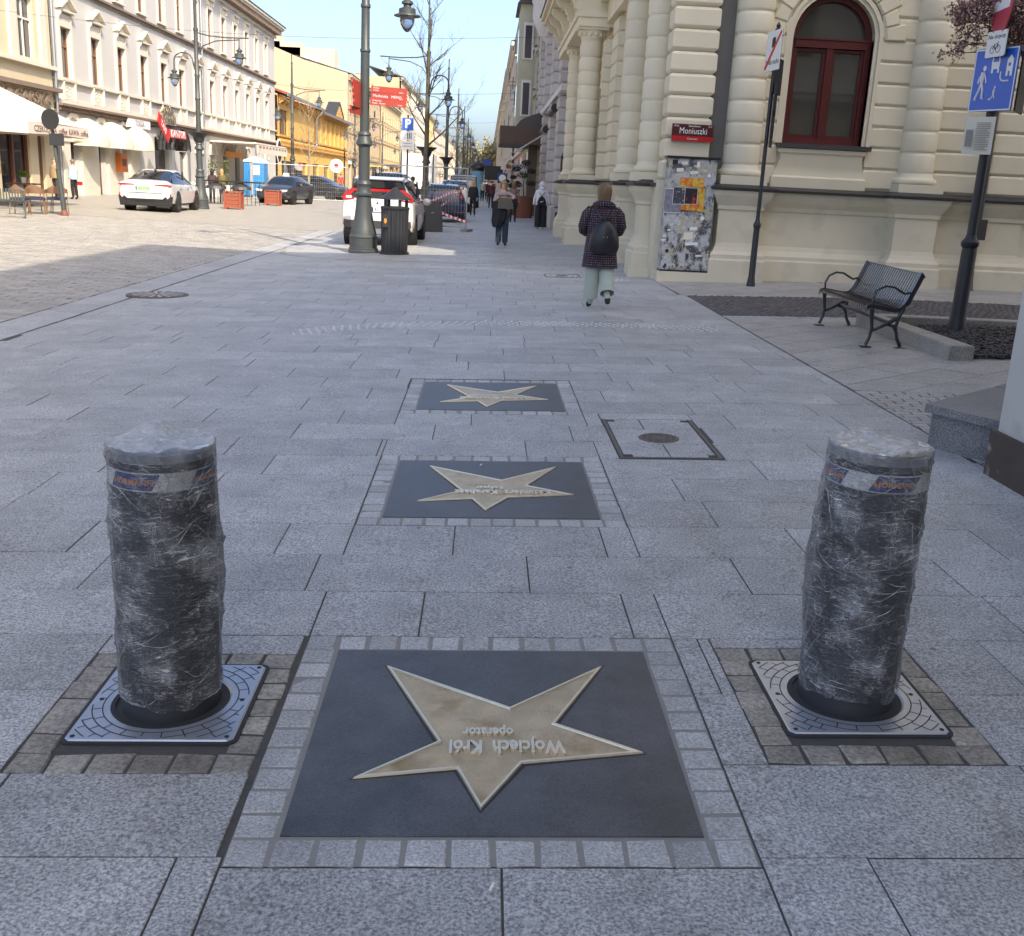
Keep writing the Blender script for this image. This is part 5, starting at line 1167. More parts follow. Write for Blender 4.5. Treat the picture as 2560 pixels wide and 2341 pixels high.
b = MB(); b.add([p for r in rg for p in r]+[(XH, 52.1, zc1), (XH, 58.9, zc1)], [(2*j, 2*j+1, 2*j+3, 2*j+2) for j in range(7)]+[[0, 2, 4, 6, 8, 10, 12, 14, 16]]); b.build('curved_roof', M['zinc'], cp)
b = MB(); b.box(XH-.75, XH-.3, 53.5, 54.0, .08, zc0); b.build('post', mat('bronze_post', (.10, .075, .05), .5), cp)
for k, (u, lab) in enumerate(((47.8, 'folding arm shop awning on the hotel nearest the canopy'), (42.2, 'rolled dark awning case on the grey hotel beside the palace'))):
    aw = thing('folding_awning', lab, 'awning', (XH-.5, u, 3))
    if k == 0: b = MB(fh_); b.prism([(.1, 3.9), (1.5, 3.0), (1.5, 2.95), (.1, 3.85)], u-1.3, u+1.3, 'x'); b.build('blind', M['pale'], aw)
    b = MB(fh_); b.tube([(u-1.5, .3, 4.4-.5*(k == 0)), (u+1.5, .3, 4.4-.5*(k == 0))], .16, 10); b.build('roller_case', M['iron'], aw, True)
dp = thing('black_drainpipe', 'black drainpipe with outlet box between the palace and the hotel', 'drainpipe', (2.75, 37.9, .1)); b = MB(); b.tube([(2.62, 37.85, .1), (2.62, 37.85, 2.6), (2.75, 37.85, 2.9), (3.0, 37.85, 2.95)], .075, 8); b.box(2.45, 2.75, 37.7, 37.8, .3, .7); b.build('pipe', M['iron'], dp)
# right side, beyond
gb = tenement('pale_green_house', 'pale green house with projecting bay and balcony beyond the hotel canopy', 'R', 2.5, 60, 80, 12.2, (.42, .41, .31), (.46, .45, .36), 3, 3.4, bal=.3)
b = MB(); b.box(1.5, 2.5, 62, 67, 4.6, 11.2); b.build('bay', mat('bay_plaster', (.42, .41, .31), .8), gb)
for z in (5.4, 8.4): b = MB(); b.box(1.48, 1.499, 63.2, 65.8, z, z+1.7); b.build('bay_window', M['paneL'], gb); b = MB(); b.box(1.70, 2.27, 61.94, 61.999, z-.08, z+1.85); bw = b.build('bay_window', M['hotelw'], gb); b = MB(); b.box(1.80, 2.17, 61.93, 61.939, z, z+1.7); b.build('pane', M['paneL'], bw)
b = MB(); b.prism([(1.3, 11.2), (2.6, 11.2), (2.6, 13.2)], 61.8, 67.2, 'y'); b.build('bay_roof', M['zinc'], gb)
for (u, zt_, r_) in ((71, 14.5, .5), (81.5, 13.2, .4)):
    b = MB(); b.lathe([(r_*.9, zt_-4), (r_*.9, zt_-1.2), (r_*1.2, zt_-1.1), (r_*1.1, zt_-.6), (r_*.4, zt_-.1), (.12, zt_), (.12, zt_+.3), (.3, zt_+.6), (.22, zt_+.9), (.02, zt_+1.5)], 2.7, u, 0, 14); b.build('turret', M['offwhite'], gb, .6)
tenement('rose_house', 'rose and cream house with balconies on the right', 'R', 2.6, 81, 108, 14.0, (.56, .44, .38), (.62, .57, .48), 4, 3.6, bal=.5)
tenement('stone_house', 'light stone house on the right of the far street', 'R', 2.4, 109, 150, 15.0, (.58, .54, .47), (.62, .58, .5), 4, 4, bal=.4)
tenement('cream_right_house', 'cream house with dark balconies far on the right', 'R', 2.5, 151, 215, 16.5, (.62, .55, .42), (.6, .55, .45), 4, 5, bal=.4)
tenement('far_right_house', 'last house row on the right before the trees', 'R', 2.5, 216, 480, 17, (.58, .53, .45), (.6, .55, .45), 4, 11)
rb = thing('shop_sign', 'white projecting shop sign reading RAINBOW with orange emblem', 'sign', (1.4, 62.5, 2.3)); a_, c_ = PY(1253, 408, 59.5), PY(1312, 427, 59.5)
b = MB(); b.box(a_.x, 2.6, 59.5, 59.62, c_.z, a_.z); b.build('panel', M['white'], rb); text('lettering', 'RAINBOW', .26, ((a_.x+c_.x)/2+.22, 59.495, (a_.z+c_.z)/2), (1, 0, 0), (0, 0, 1), M['navy'], rb, .003, bold=.006)
text('emblem', 'R', .34, (a_.x+.42, 59.495, (a_.z+c_.z)/2), (1, 0, 0), (0, 0, 1), M['orange'], rb, .003, bold=.03)
cs = thing('clock_sign', 'small square sign with a white round face below the shop sign', 'sign', (1.0, 68, 1.9)); p = PY(1256, 446, 66)
b = MB(); b.box(p.x-.3, p.x+.3, 66, 66.1, p.z-.3, p.z+.3); b.build('panel', M['navy'], cs); b = MB(); b.lathe([(.22, 0), (.22, .02)], 0, 0, 0, 16); link('face', b.mesh('face', M['white']), cs, basis(p+Vector((0, -.022, 0)), (1, 0, 0), (0, 0, 1), (0, -1, 0)))
for (px_, py_, Y_, w_, h_, mt, lab) in ((1234, 433, 95, 1.6, 1.2, 'black', 'black projecting box sign far on the right'), (1217, 410, 140, 1.2, 1.2, 'navy', 'small dark blue projecting sign farthest along the right')):
    p = PY(px_, py_, Y_); b = MB(); b.box(p.x-w_/2, p.x+w_/2, Y_, Y_+.15, p.z-h_/2, p.z+h_/2); tag(b.build('projecting_sign', M[mt]), lab, 'sign')
# ------------------------------------------------------------------ street lamps
def lathe_h(mbx, prof, x, y, z, n=20): mbx.lathe(prof, x, y, z, n)
def lamp_head(T, x, y, z):
    b = MB(); b.lathe([(.29, 0), (.285, .02), (.20, .05), (.185, .06), (.18, .15), (.10, .18), (.085, .20), (.085, .235), (.125, .25), (.12, .30), (.04, .34), (.03, .42)], x, y, z, 20); hd = b.build('lantern_hood', M['lamp'], T, .7)
    b = MB(); b.lathe([(.165, -.005), (.16, -.09), (.135, -.18), (.09, -.26), (.045, -.305), (.005, -.32)], x, y, z, 16, cap=False); b.build('glass', M['lampglass'], hd, True)
def lamp(x, y, label, side, bowl=False, Ht=8.8, grp='cast iron street lamps along the street'):
    z0 = gz(x); T = thing('street_lamp', label, 'street lamp', (x, y, z0), grp)
    b = MB(); b.lathe([(.35, 0), (.35, .05), (.335, .07), (.335, .11), (.315, .12), (.315, .33), (.325, .34), (.325, .37), (.30, .40)], x, y, z0, 24); b.build('base', M['lamp'], T, .6)
    b = MB(); b.lathe([(.30, .40), (.28, .52), (.235, .66), (.20, .85), (.175, 1.1), (.165, 1.25)], x, y, z0, 24); b.build('bell', M['lamp'], T, .6)
    b = MB(); b.lathe([(.165, 1.25), (.20, 1.27), (.205, 1.31), (.17, 1.34), (.15, 1.42), (.155, 1.50), (.17, 1.52), (.16, 1.56), (.128, 1.60), (.125, 2.28), (.13, 2.33), (.19, 2.38), (.185, 2.42), (.14, 2.52), (.135, 2.56), (.155, 2.58), (.15, 2.61), (.105, 2.66)], x, y, z0, 24); b.build('collar', M['lamp'], T, .6)
    b = MB(); b.lathe([(.105, 2.66), (.098, 4.30), (.115, 4.32), (.115, 4.36), (.095, 4.39), (.09, 5.2), (.108, 5.22), (.108, 5.27), (.088, 5.3), (.082, 6.9), (.10, 6.92), (.10, 7.02), (.06, 7.06), (.05, Ht-.6), (.065, Ht-.58), (.065, Ht-.5), (.035, Ht-.45), (.03, Ht-.1), (.05, Ht-.05), (.01, Ht)], x, y, z0, 18); b.build('shaft', M['lamp'], T, .6)
    if bowl: b = MB(); b.lathe([(.13, 2.62), (.20, 2.70), (.24, 2.86), (.40, 2.98), (.46, 3.02), (.46, 3.06), (.40, 3.05), (.20, 2.95)], x, y, z0, 24); b.build('flower_bowl', M['lamp_dark'], T, .6)
    s_ = side                                               # +1: pavement is towards +x
    n = 12
    b = MB(); b.tube([(x+s_*.09, y, z0+5.45), (x+s_*.14, y, z0+5.75)]+[(x+s_*(.52-.38*math.cos(PI*i/n)), y, z0+5.75+.33*math.sin(PI*i/n)) for i in range(1, n)]+[(x+s_*.90, y, z0+5.72), (x+s_*.90, y, z0+5.45)], .03, 8); ga = b.build('gooseneck_arm', M['lamp'], T, True); lamp_head(ga, x+s_*.90, y, z0+5.08)
    b = MB(); b.tube([(x-s_*.08, y, z0+6.85), (x-s_*.5, y, z0+6.76), (x-s_*1.2, y, z0+6.72), (x-s_*2.1, y, z0+6.74)], .028, 8); b.tube([(x-s_*.08, y, z0+6.1), (x-s_*.3, y, z0+6.38), (x-s_*.8, y, z0+6.58), (x-s_*1.7, y, z0+6.66)], .024, 8); b.tube([(x-s_*1.72, y, z0+6.75), (x-s_*1.72, y, z0+6.3)], .02, 8); ra = b.build('road_arm', M['lamp'], T, True); lamp_head(ra, x-s_*1.72, y, z0+5.98)
    return T
lamp(-2.78, 24.35, 'tall grey green street lamp carrying red guide signs beside the litter bin', 1)
lamp(-11.9, 44.9, 'tall grey lamp with flower bowl beside the white saloon car', -1, True)
for i, (x, y) in enumerate(((-2.75, 48.2), (-2.6, 67.5), (-2.55, 88), (-2.5, 108), (-2.5, 129), (-2.5, 151), (-2.5, 174), (-2.5, 198))):
    o_ = ('second', 'third', 'fourth', 'fifth', 'sixth', 'seventh', 'eighth', 'ninth')[i]
    lamp(x, y, 'dark street lamp, %s along the right hand pavement' % o_, 1, i < 2)
for i, (x, y) in enumerate(((-12.6, 70), (-12.4, 101), (-12.3, 126), (-12.2, 152), (-12.2, 180))):
    lamp(x, y, 'grey street lamp, %s along the left pavement' % ('second', 'third', 'fourth', 'fifth', 'sixth')[i], -1)
# red guide signs on the first lamp
LX, LY = -2.78, 24.35
def guide(px0, py0, px1, py1, lines, lab, side='R'):
    a, c_ = PY(px0, py0, LY-.14), PY(px1, py1, LY-.14)
    T = thing('guide_sign', lab, 'guide sign', ((a.x+c_.x)/2, LY-.14, (a.z+c_.z)/2-.1), 'red guide signs on the street lamp')
    d = Vector((c_.x-a.x, 0, c_.z-a.z)); L = d.length; xd = d.normalized(); zd = Vector((-xd.z, 0, xd.x)); h = .068
    F = basis(a, xd, (0, -1, 0), zd); b = MB(F); n = 5
    b.prism([(0, -h), (L-.03, -h), (L, -.035), (L-.02, 0), (L, .035), (L-.03, h), (0, h)], -.012, .012, 'y'); b.build('blade', M['rustred'], T)
    for (tx, tz, sz, body, al) in lines: text('lettering', body, sz, F @ Vector((tx if al == 'LEFT' else L-.10, .0135, tz)), xd, zd, M['white'], T, .001, al)
    return T
guide(928, 223, 1020, 231, [(.05, .032, .05, 'Policja', 'LEFT'), (.05, -.018, .05, 'Police', 'LEFT'), (0, -.035, .04, '400m', 'RIGHT')], 'red guide blade reading Policja, upper of the three pointing right')
guide(928, 238.5, 1019, 247, [(.04, -.002, .080, 'Mediateka', 'LEFT'), (.44, -.002, .080, 'MEMO', 'LEFT'), (0, -.032, .04, '150m', 'RIGHT')], 'red guide blade reading Mediateka MEMO, middle of the three')
guide(926, 254, 1017, 262, [(.04, .03, .05, 'Mediateka', 'LEFT'), (.04, -.025, .05, 'Media', 'LEFT'), (.20, -.025, .05, 'library', 'LEFT'), (0, -.035, .04, '110m', 'RIGHT')], 'red guide blade reading Mediateka Media library, lower of the three')
for i, (px_, py_) in enumerate(((904, 216), (905, 232), (907, 248), (908, 264), (905, 281))):
    p = PY(912, py_, LY); T = thing('guide_sign', 'red guide blade seen end on, %s of five left of the lamp' % ('top', 'second', 'third', 'fourth', 'lowest')[i], 'guide sign', (LX-.12, LY, p.z), 'red guide signs on the street lamp')
    xd = Vector(((-.10, -.08, -.07, -.06, -.14)[i], -.99, 0)).normalized(); F = basis(Vector((LX-.09, LY-.03, p.z)), xd, Vector((0, 0, 1)).cross(xd), (0, 0, 1))
    b = MB(F); b.prism([(0, -.075), (.8, -.075), (.86, 0), (.8, .075), (0, .075)], -.012, .012, 'y'); b.build('blade', M['rustred'], T); b = MB(F); b.box(.78, .80, -.014, .014, -.075, .075); b.build('edge', M['red'], T)
    text('lettering', ('Muzeum', 'Teatr', 'Hotel', 'Centrum', 'Dworzec')[i], .09, F @ Vector((.42, -.0135, 0)), -xd if False else xd, (0, 0, 1), M['white'], T, .001)
# ------------------------------------------------------------------ litter bin
bx_, by_ = -2.04, 24.0; z0 = gz(bx_)
T = thing('litter_bin', 'black fluted litter bin with conical roof beside the street lamp', 'litter bin', (bx_, by_, z0))
b = MB(); n = 48; rg = []
for z, r in ((0, .335), (.05, .335), (.06, .30)): rg.append([(bx_+r*math.cos(2*PI*i/n), by_+r*math.sin(2*PI*i/n), z0+z) for i in range(n)])
b.loft(rg); b.build('foot', M['lamp_dark'], T)
b = MB(); rg = []
for z, r in ((.06, .285), (.98, .30)): rg.append([(bx_+(r+(.012 if i % 2 else -.004))*math.cos(2*PI*i/n), by_+(r+(.012 if i % 2 else -.004))*math.sin(2*PI*i/n), z0+z) for i in range(n)])
b.loft(rg); b.build('fluted_drum', M['lamp_dark'], T)
b = MB(); b.lathe([(.315, .98), (.325, 1.0), (.325, 1.03), (.30, 1.05), (.25, 1.02)], bx_, by_, z0, 32); b.build('rim', M['lamp_dark'], T, .6)
b = MB(); b.lathe([(.36, 1.20), (.355, 1.225), (.22, 1.31), (.12, 1.38), (.055, 1.45), (.01, 1.47)], bx_, by_, z0, 32); b.build('conical_roof', M['lamp_dark'], T, .6)
for a in (.4, 2.2, 3.9, 5.2): b = MB(); b.box(bx_+.27*math.cos(a)-.035, bx_+.27*math.cos(a)+.035, by_+.27*math.sin(a)-.02, by_+.27*math.sin(a)+.02, z0+1.0, z0+1.22); b.build('roof_post', M['lamp_dark'], T)
b = MB(); b.box(bx_-.24, bx_-.12, by_-.32, by_-.27, z0+.60, z0+.88); pl_ = b.build('door_plate', M['lamp_dark'], T); b = MB(); b.prism([(bx_-.21, z0+.72), (bx_-.18, z0+.67), (bx_-.15, z0+.72), (bx_-.16, z0+.79), (bx_-.20, z0+.79)], by_-.325, by_-.321, 'y'); b.build('crest', M['orange'], pl_)
# ------------------------------------------------------------------ benches
def bench(o, rz, label, mt, L=1.75, ns=25, mesh_seat=False):
    T = thing('bench', label, 'bench', o, 'metal slat benches'); F = Matrix.Translation(Vector(o)) @ Matrix.Rotation(rz, 4, 'Z')   # local x: length, y: depth (front at 0), z up
    prof = [(-.005, .405), (.0, .43), (.03, .445), (.10, .44), (.20, .425), (.29, .412), (.345, .42), (.38, .455), (.405, .50), (.44, .59), (.48, .69), (.51, .77), (.522, .795), (.535, .785)]
    def slat():
        b = MB(); w_ = .036; th = .006; rg = []
        for (y, z) in prof: rg.append([(-w_/2, y, z), (w_/2, y, z), (w_/2, y+.004, z-th), (-w_/2, y+.004, z-th)])
        b.loft(rg); return b.mesh('slat', mt)
    sm = cached(('slat', mt.name), slat)
    for i in range(ns): link('slat', sm, T, F @ Matrix.Translation((-L/2+.05+(L-.1)*i/(ns-1), 0, 0)))
    for s_ in (-1, 1):
        x = s_*(L/2); b = MB(F)
        for (p0, p1) in zip(prof, prof[1:]): b.prism([(p0[0], p0[1]+.008), (p1[0], p1[1]+.008), (p1[0]+.035*(p1[1] > .46), p1[1]-.035), (p0[0]+.035*(p0[1] > .46), p0[1]-.035)], x-.022, x+.022, 'x')
        b.build('side_frame', mt, T)
        for (pts, nm) in (([(.06, .40), (.07, .30), (.085, .20), (.07, .10), (.04, .02)], 'leg'), ([(.39, .43), (.35, .32), (.335, .22), (.365, .10), (.41, .02)], 'leg')):
            b = MB(F); b.tube([(x, p, q) for p, q in pts], [.026, .02, .018, .018, .02], 8); b.box(x-.04, x+.04, pts[-1][0]-.055, pts[-1][0]+.055, 0, .012); b.build(nm, mt, T, .8)
        b = MB(F); b.tube([(x, .08, .17), (x, .16, .21), (x, .26, .27), (x, .36, .33)], [.014, .016, .022, .02], 8); b.tube([(x, .24, .25), (x, .31, .23), (x, .355, .16)], .017, 8); b.build('brace', mt, T, .8)
        b = MB(F); b.tube([(x, .06, .44), (x, .055, .52), (x, .09, .60), (x, .17, .645), (x, .26, .64), (x, .33, .60), (x, .38, .575), (x, .435, .59)], .0125, 8); b.build('armrest', mt, T, True)
    b = MB(F); b.tube([(-L/2, .27, .27), (L/2, .27, .27)], .012, 6); b.tube([(-L/2, .31, .24), (L/2, .31, .24)], .012, 6); b.build('stretcher', mt, T, True)
    return T
M['benchp'] = mat('bench_anthracite', (.028, .031, .038), .28, metal=.35, var=.1, coat=.3)
M['benchg'] = mat('bench_grey_green', (.10, .125, .125), .45, metal=.2, var=.15)
bench((4.06, 11.72, gz(4.2)), -PI/2-.03, 'black metal slat bench with curved armrests beside the gravel bed', M['benchp'])
# ------------------------------------------------------------------ sign poles on the right
def pole(x, y, H_, r, label, z0=None):
    z0 = gz(x) if z0 is None else z0; T = thing('sign_pole', label, 'sign pole', (x, y, z0))
    b = MB(); b.lathe([(r*2.3, 0), (r*2.2, .04), (r*1.9, .10), (r*1.75, .14), (r*1.65, .16), (r*1.55, .9), (r*1.5, .95), (r*1.9, .98), (r*1.9, 1.02), (r*1.3, 1.06), (r*1.05, 1.10)], x, y, z0, 18); b.build('foot', M['lamp_dark'], T, .6)
    b = MB(); b.lathe([(r, 1.10), (r, H_-.12), (r*1.4, H_-.11), (r*1.4, H_-.07), (r*.8, H_-.06), (r*1.1, H_-.02), (r*.2, H_+.03)], x, y, z0, 14); b.build('shaft', M['lamp_dark'], T, .6)
    return T
g1 = G(1877, 716); g1.y = min(g1.y, 17.85); g1.x = PY(1878, 700, g1.y).x; pole(g1.x, g1.y, PY(1937, 60, g1.y).z-gz(g1.x), .033, 'slim dark sign pole in front of the palace pedestal')
def flat_sign(name, label, c, xd, w_, h, mt, back=None, cat='sign', grp=None, r=.02):
    T = thing(name, label, cat, c, grp); xd = Vector(xd).normalized(); nd = xd.cross(Vector((0, 0, 1))); F = basis(c, xd, nd, (0, 0, 1)); n = 4
    P_ = [(sx*(w_/2-r)+r*math.cos(a0+PI/2*i/n), sz*(h/2-r)+r*math.sin(a0+PI/2*i/n)) for sx, sz, a0 in ((1, 1, 0), (-1, 1, PI/2), (-1, -1, PI), (1, -1, 1.5*PI)) for i in range(n+1)]
    b = MB(F); b.prism(P_, -.012, .0, 'y'); b.build('plate', mt, T)
    b = MB(F); b.prism(P_, -.018, -.0125, 'y'); b.build('backing', back or M['lamp_dark'], T); return T, F
def onF(F, T, poly, w0, w1, mt, nm): b = MB(F); b.prism(poly, w0, w1, 'y'); return b.build(nm, mt, T)
# end-of-zone plate on the slim pole
c = PY(1925, 128, g1.y); T, F = flat_sign('zone_end_sign', 'white end of zone plate with red diagonal bar on the slim pole', Vector((g1.x-.06, g1.y-.06, c.z)), (.13, -.99, 0), .58, .60, M['white'], r=.01)
onF(F, T, [(-.29, -.27), (-.24, -.27), (.29, .24), (.29, .27), (.24, .27), (-.29, -.22)], .001, .003, M['red'], 'red_diagonal')
text('lettering', 'Strefa ruchu', .11, F @ Vector((.0, .0012, -.17)), F.to_3x3() @ Vector((1, 0, 0)), (0, 0, 1), M['black'], T, .001)
onF(F, T, [(-.07, .05), (.07, .05), (.07, .16), (.05, .2), (-.05, .2), (-.07, .16)], .001, .002, M['black'], 'bus_symbol')
for i, (py_, w_, h, lab) in enumerate(((190, .5, .55, 'square'), (250, .45, .5, 'round cornered'), (310, .4, .45, 'lower'), (345, .35, .3, 'lowest small'))):
    c = PY(1925, py_, g1.y); T, F = flat_sign('traffic_sign', 'dark %s traffic sign seen from behind on the slim pole' % lab, Vector((g1.x+.08, g1.y+.07, c.z)), (-.35, -.94, 0) if i else (-.5, -.86, 0), w_, h, M['lamp_dark'])
g2 = G(2389, 832); P2 = pole(g2.x, g2.y, 4.6, .052, 'dark sign pole standing in the gravel bed with blue zone sign', gz(g2.x)+.03)
YS = g2.y-.08; c = PY(2483, 200, YS); T, F = flat_sign('living_zone_sign', 'blue living street sign with walking person, child, car and house symbols', c, (.40, -.917, 0), .58, .66, M['blue'])
xd = F.to_3x3() @ Vector((1, 0, 0)); wmat = M['white']
for (p0, p1, q0, q1) in ((-.285, .285, .312, .325), (-.285, .285, -.325, -.312), (-.285, -.272, -.312, .312), (.272, .285, -.312, .312)): onF(F, T, [(p0, q0), (p1, q0), (p1, q1), (p0, q1)], .001, .003, wmat, 'white_border')
def limb(pts, r, nm='symbol'): b = MB(F); b.tube([(x, .002, z) for x, z in pts], r, 6); b.build(nm, wmat, T, True)
b = MB(F); b.ell((-.135, .002, .125), .022, .004, .03, 8, 6); b.build('symbol', wmat, T)
limb([(-.14, .085), (-.15, -.02)], [.028, .024]); limb([(-.15, -.02), (-.175, -.11), (-.215, -.20), (-.195, -.205)], .013); limb([(-.145, -.02), (-.125, -.10), (-.12, -.19), (-.10, -.19)], .013); limb([(-.15, .08), (-.19, .02), (-.20, -.03)], .009); limb([(-.13, .08), (-.105, .02), (-.09, -.03)], .009)
onF(F, T, [(-.045, .11), (.055, .11), (.06, .18), (.05, .26), (-.04, .26), (-.05, .18)], .001, .003, wmat, 'symbol'); onF(F, T, [(-.032, .185), (.042, .185), (.036, .24), (-.026, .24)], .0032, .004, M['blue'], 'symbol_window')
onF(F, T, [(-.045, .07), (-.02, .07), (-.02, .11), (-.045, .11)], .001, .003, wmat, 'symbol'); onF(F, T, [(.035, .07), (.06, .07), (.06, .11), (.035, .11)], .001, .003, wmat, 'symbol')
onF(F, T, [(.155, .03), (.18, .03), (.18, .08), (.205, .08), (.205, .03), (.235, .03), (.235, .2), (.195, .25), (.155, .2)], .001, .003, wmat, 'symbol'); onF(F, T, [(.175, .13), (.205, .13), (.205, .165), (.175, .165)], .0032, .004, M['blue'], 'symbol_window')
limb([(.09, .08), (.09, .02), (.105, -.01), (.14, -.02), (.21, -.02)], .009)
b = MB(F); b.ell((.04, .002, -.08), .012, .004, .016, 8, 6); b.build('symbol', wmat, T); limb([(.04, -.10), (.035, -.15)], [.015, .012]); limb([(.035, -.15), (.015, -.19), (.0, -.20)], .007); limb([(.038, -.15), (.05, -.20)], .007); b = MB(F); b.ell((-.015, .002, -.205), .013, .004, .013, 8, 6); b.build('symbol', wmat, T)
c = PY(2490, 110, YS-.02); T, F = flat_sign('exemption_plate', 'white plate reading Nie dotyczy above a bicycle symbol', c, (.16, -.987, 0), .34, .27, M['white']); xd = F.to_3x3() @ Vector((1, 0, 0))
text('lettering', 'Nie dotyczy', .062, F @ Vector((0, .0015, .075)), xd, (0, 0, 1), M['black'], T, .001)
for s_ in (-.05, .05): b = MB(F); b.tube([(s_+.038*math.cos(2*PI*i/14), .002, -.055+.038*math.sin(2*PI*i/14)) for i in range(15)], .003, 5); b.build('bicycle_wheel', M['black'], T)
b = MB(F); b.tube([(-.05, .002, -.055), (-.02, .002, 0), (.035, .002, 0), (.05, .002, -.055)], .003, 5); b.tube([(-.02, .002, 0), (.0, .002, -.055), (.035, .002, 0), (.04, .002, .02)], .003, 5); b.build('bicycle_frame', M['black'], T)
c = PY(2506, 14, YS+.02); T = thing('no_entry_sign', 'round faded red no entry sign with white bar behind blossom twigs', 'sign', c); xd = Vector((-.10, -.995, 0)).normalized(); nd = xd.cross(Vector((0, 0, 1))); F = basis(c, xd, nd, (0, 0, 1))
M['faded'] = mat('faded_red', (.52, .06, .09), .35, var=.15)
b = MB(); b.lathe([(.30, -.015), (.30, .0)], 0, 0, 0, 32); link('disc', b.mesh('disc', M['faded']), T, basis(c, xd, (0, 0, 1), nd)); b = MB(F); b.box(-.23, .23, .001, .003, -.045, .06); b.build('white_bar', M['white'], T)
c = PY(2545, 208, g2.y+.25); T, F = flat_sign('traffic_sign', 'large black square sign seen from behind, right of the blue zone sign', Vector((c.x, g2.y+.12, c.z)), (.55, .83, 0), .62, .66, M['black'])
c = PY(2447, 340, YS); T = thing('notice', 'curled paper notice with small print taped to the dark sign pole', 'notice', c)
F = basis(c, Vector((.8, -.6, 0)), Vector((-.6, -.8, 0)), (0, 0, 1)); b = MB(F); rg = []
b.add([(x, .02*math.sin(6*x)+.02, z) for z in (-.20, .20) for x in [-.16+.04*i for i in range(9)]], [(i, i+1, i+10, i+9) for i in range(8)]); b.build('sheet', M['paper'], T, True)
M['print'] = mat('grey_print', (.30, .29, .26), .8, var=.3, vs=60)
for i in range(16): b = MB(F); b.box(-.03, .12-(.03 if i % 5 == 4 else 0), .046, .047, .13-.019*i, .137-.019*i); b.build('print_line', M['print'], T)
b = MB(F); b.box(-.13, -.06, .046, .047, -.12, .06); b.build('printed_picture', M['print'], T)
# ------------------------------------------------------------------ downpipe at the far right of the palace
g = G(2425, 728); T = thing('cast_downpipe', 'grey cast iron downpipe with shoe on the palace wall behind the sign pole', 'drainpipe', (8.75, 18.3, .15)); b = MB(); b.tube([(8.58, 18.25, .16), (8.60, 18.36, .35), (8.62, 18.44, .6), (8.62, 18.44, 1.7), (8.62, 18.5, 5.6)], .06, 10); b.box(8.52, 8.74, 18.33, 18.40, 1.05, 1.4); b.build('pipe', M['zinc'], T, .7)
# ------------------------------------------------------------------ bare trees
def bare_tree(x, y, H_, label, seed, mt, spread=.62, r0=.11, kind='tree', lean=0, limbz=.28, lv=4):
    rg = random.Random(seed); z0 = gz(x); T = thing(kind, label, 'tree', (x, y, z0), 'bare young street trees'); br = MB()
    tp = [(x+lean*i/10*.5+rg.uniform(-.03, .03), y+rg.uniform(-.03, .03), z0+H_*i/10) for i in range(11)]
    b = MB(); b.tube(tp, [r0*(1-.92*(i/10)**.9) for i in range(11)], 9); b.build('trunk', mt, T, True)
    def grow(p, d, L, r, lev):
        pts = [p]; q = p; dd = d
        for i in range(5):
            dd = (dd+Vector((rg.gauss(0, .10), rg.gauss(0, .10), .07))).normalized(); q = q+dd*L/5; pts.append(q)
        br.tube(pts, [r*(1-.8*i/5) for i in range(6)], 5 if lev < 2 else 3, cap=False)
        if lev < lv:
            for k in range(5 if lev < 2 else 4):
                i = rg.randint(1, 5); a = rg.uniform(0, 2*PI); t = Vector((math.cos(a), math.sin(a), rg.uniform(-.05, .6))); nd = (dd*.8+t*.75).normalized()
                grow(pts[i], nd, L*rg.uniform(.42, .62), r*(1-.8*i/5)*.6+.001, lev+1)
    for i in range(20):
        u = limbz+(.97-limbz)*i/20; j = min(9, int(u*10)); p = Vector(tp[j]).lerp(Vector(tp[j+1]), u*10-j); a = i*2.4+rg.uniform(-.4, .4)
        d = Vector((math.cos(a), math.sin(a), .55+.7*u)).normalized(); grow(p, d, H_*spread*.42*(1.15-u)+.25, r0*.42*(1.08-u)+.004, 1)
    br.build('crown', mt, T)
    return T
M['bark'] = mat('grey_green_bark', (.10, .088, .065), .85, var=.3, vs=9, bump=.3); M['barkl'] = mat('pale_bark', (.30, .235, .15), .85, var=.2)
bare_tree(-2.35, 41.0, 10.2, 'tall bare young tree behind the fence, in front of the second lamp', 6, M['bark'], .5, .115)
bare_tree(-11.2, 68, 7.2, 'slender pale sapling between the parked cars on the left', 8, M['barkl'], .8, .09, lv=3)
bare_tree(-11.5, 96, 7.0, 'small bare tree seen right of the first lamp', 9, M['barkl'], .9, .09, lv=3)
for i, y in enumerate((78, 98, 118, 140, 163)): bare_tree(-2.2+.1*i, y, 7.0, 'bare tree, number %s in the distant row of trees and lamps on the right' % ('one', 'two', 'three', 'four', 'five')[i], 20+i, M['bark'], .7, .08, lv=3)
M['farleaf'] = mat('spring_foliage', (.30, .28, .15), .8, var=.5, vs=.4, isl=.4)
for (x, y, h, r, lab) in ((.5, 330, 15, 5, 'yellow green tree closing the far end of the street'), (-8, 420, 17, 7, 'pale brown tree left of the far end of the street'), (-3, 380, 13, 5, 'olive tree in the middle of the far end of the street')):
    T = thing('distant_tree', lab, 'tree', (x, y, 0)); b = MB(); b.tube([(x, y, 0), (x, y, h*.6)], [.4, .15], 8); b.build('trunk', M['bark'], T); b = MB()
    for i in range(1400):
        v = Vector((RN.gauss(0, 1), RN.gauss(0, 1), RN.gauss(0, 1))); v = v.normalized()*RN.random()**.4*(.8+.3*math.sin(5*v.x+3*v.z)); c = Vector((x+v.x*r, y+v.y*r, h*.62+v.z*h*.38)); s_ = RN.uniform(.2, .5)
        a = Vector((RN.gauss(0, 1), RN.gauss(0, 1), RN.gauss(0, 1))).normalized()*s_; e = Vector((RN.gauss(0, 1), RN.gauss(0, 1), RN.gauss(0, 1))).normalized()*s_
        b.add([c-a, c+e, c+a, c-e], [(0, 1, 2, 3)])
    b.build('crown', M['farleaf'], T)
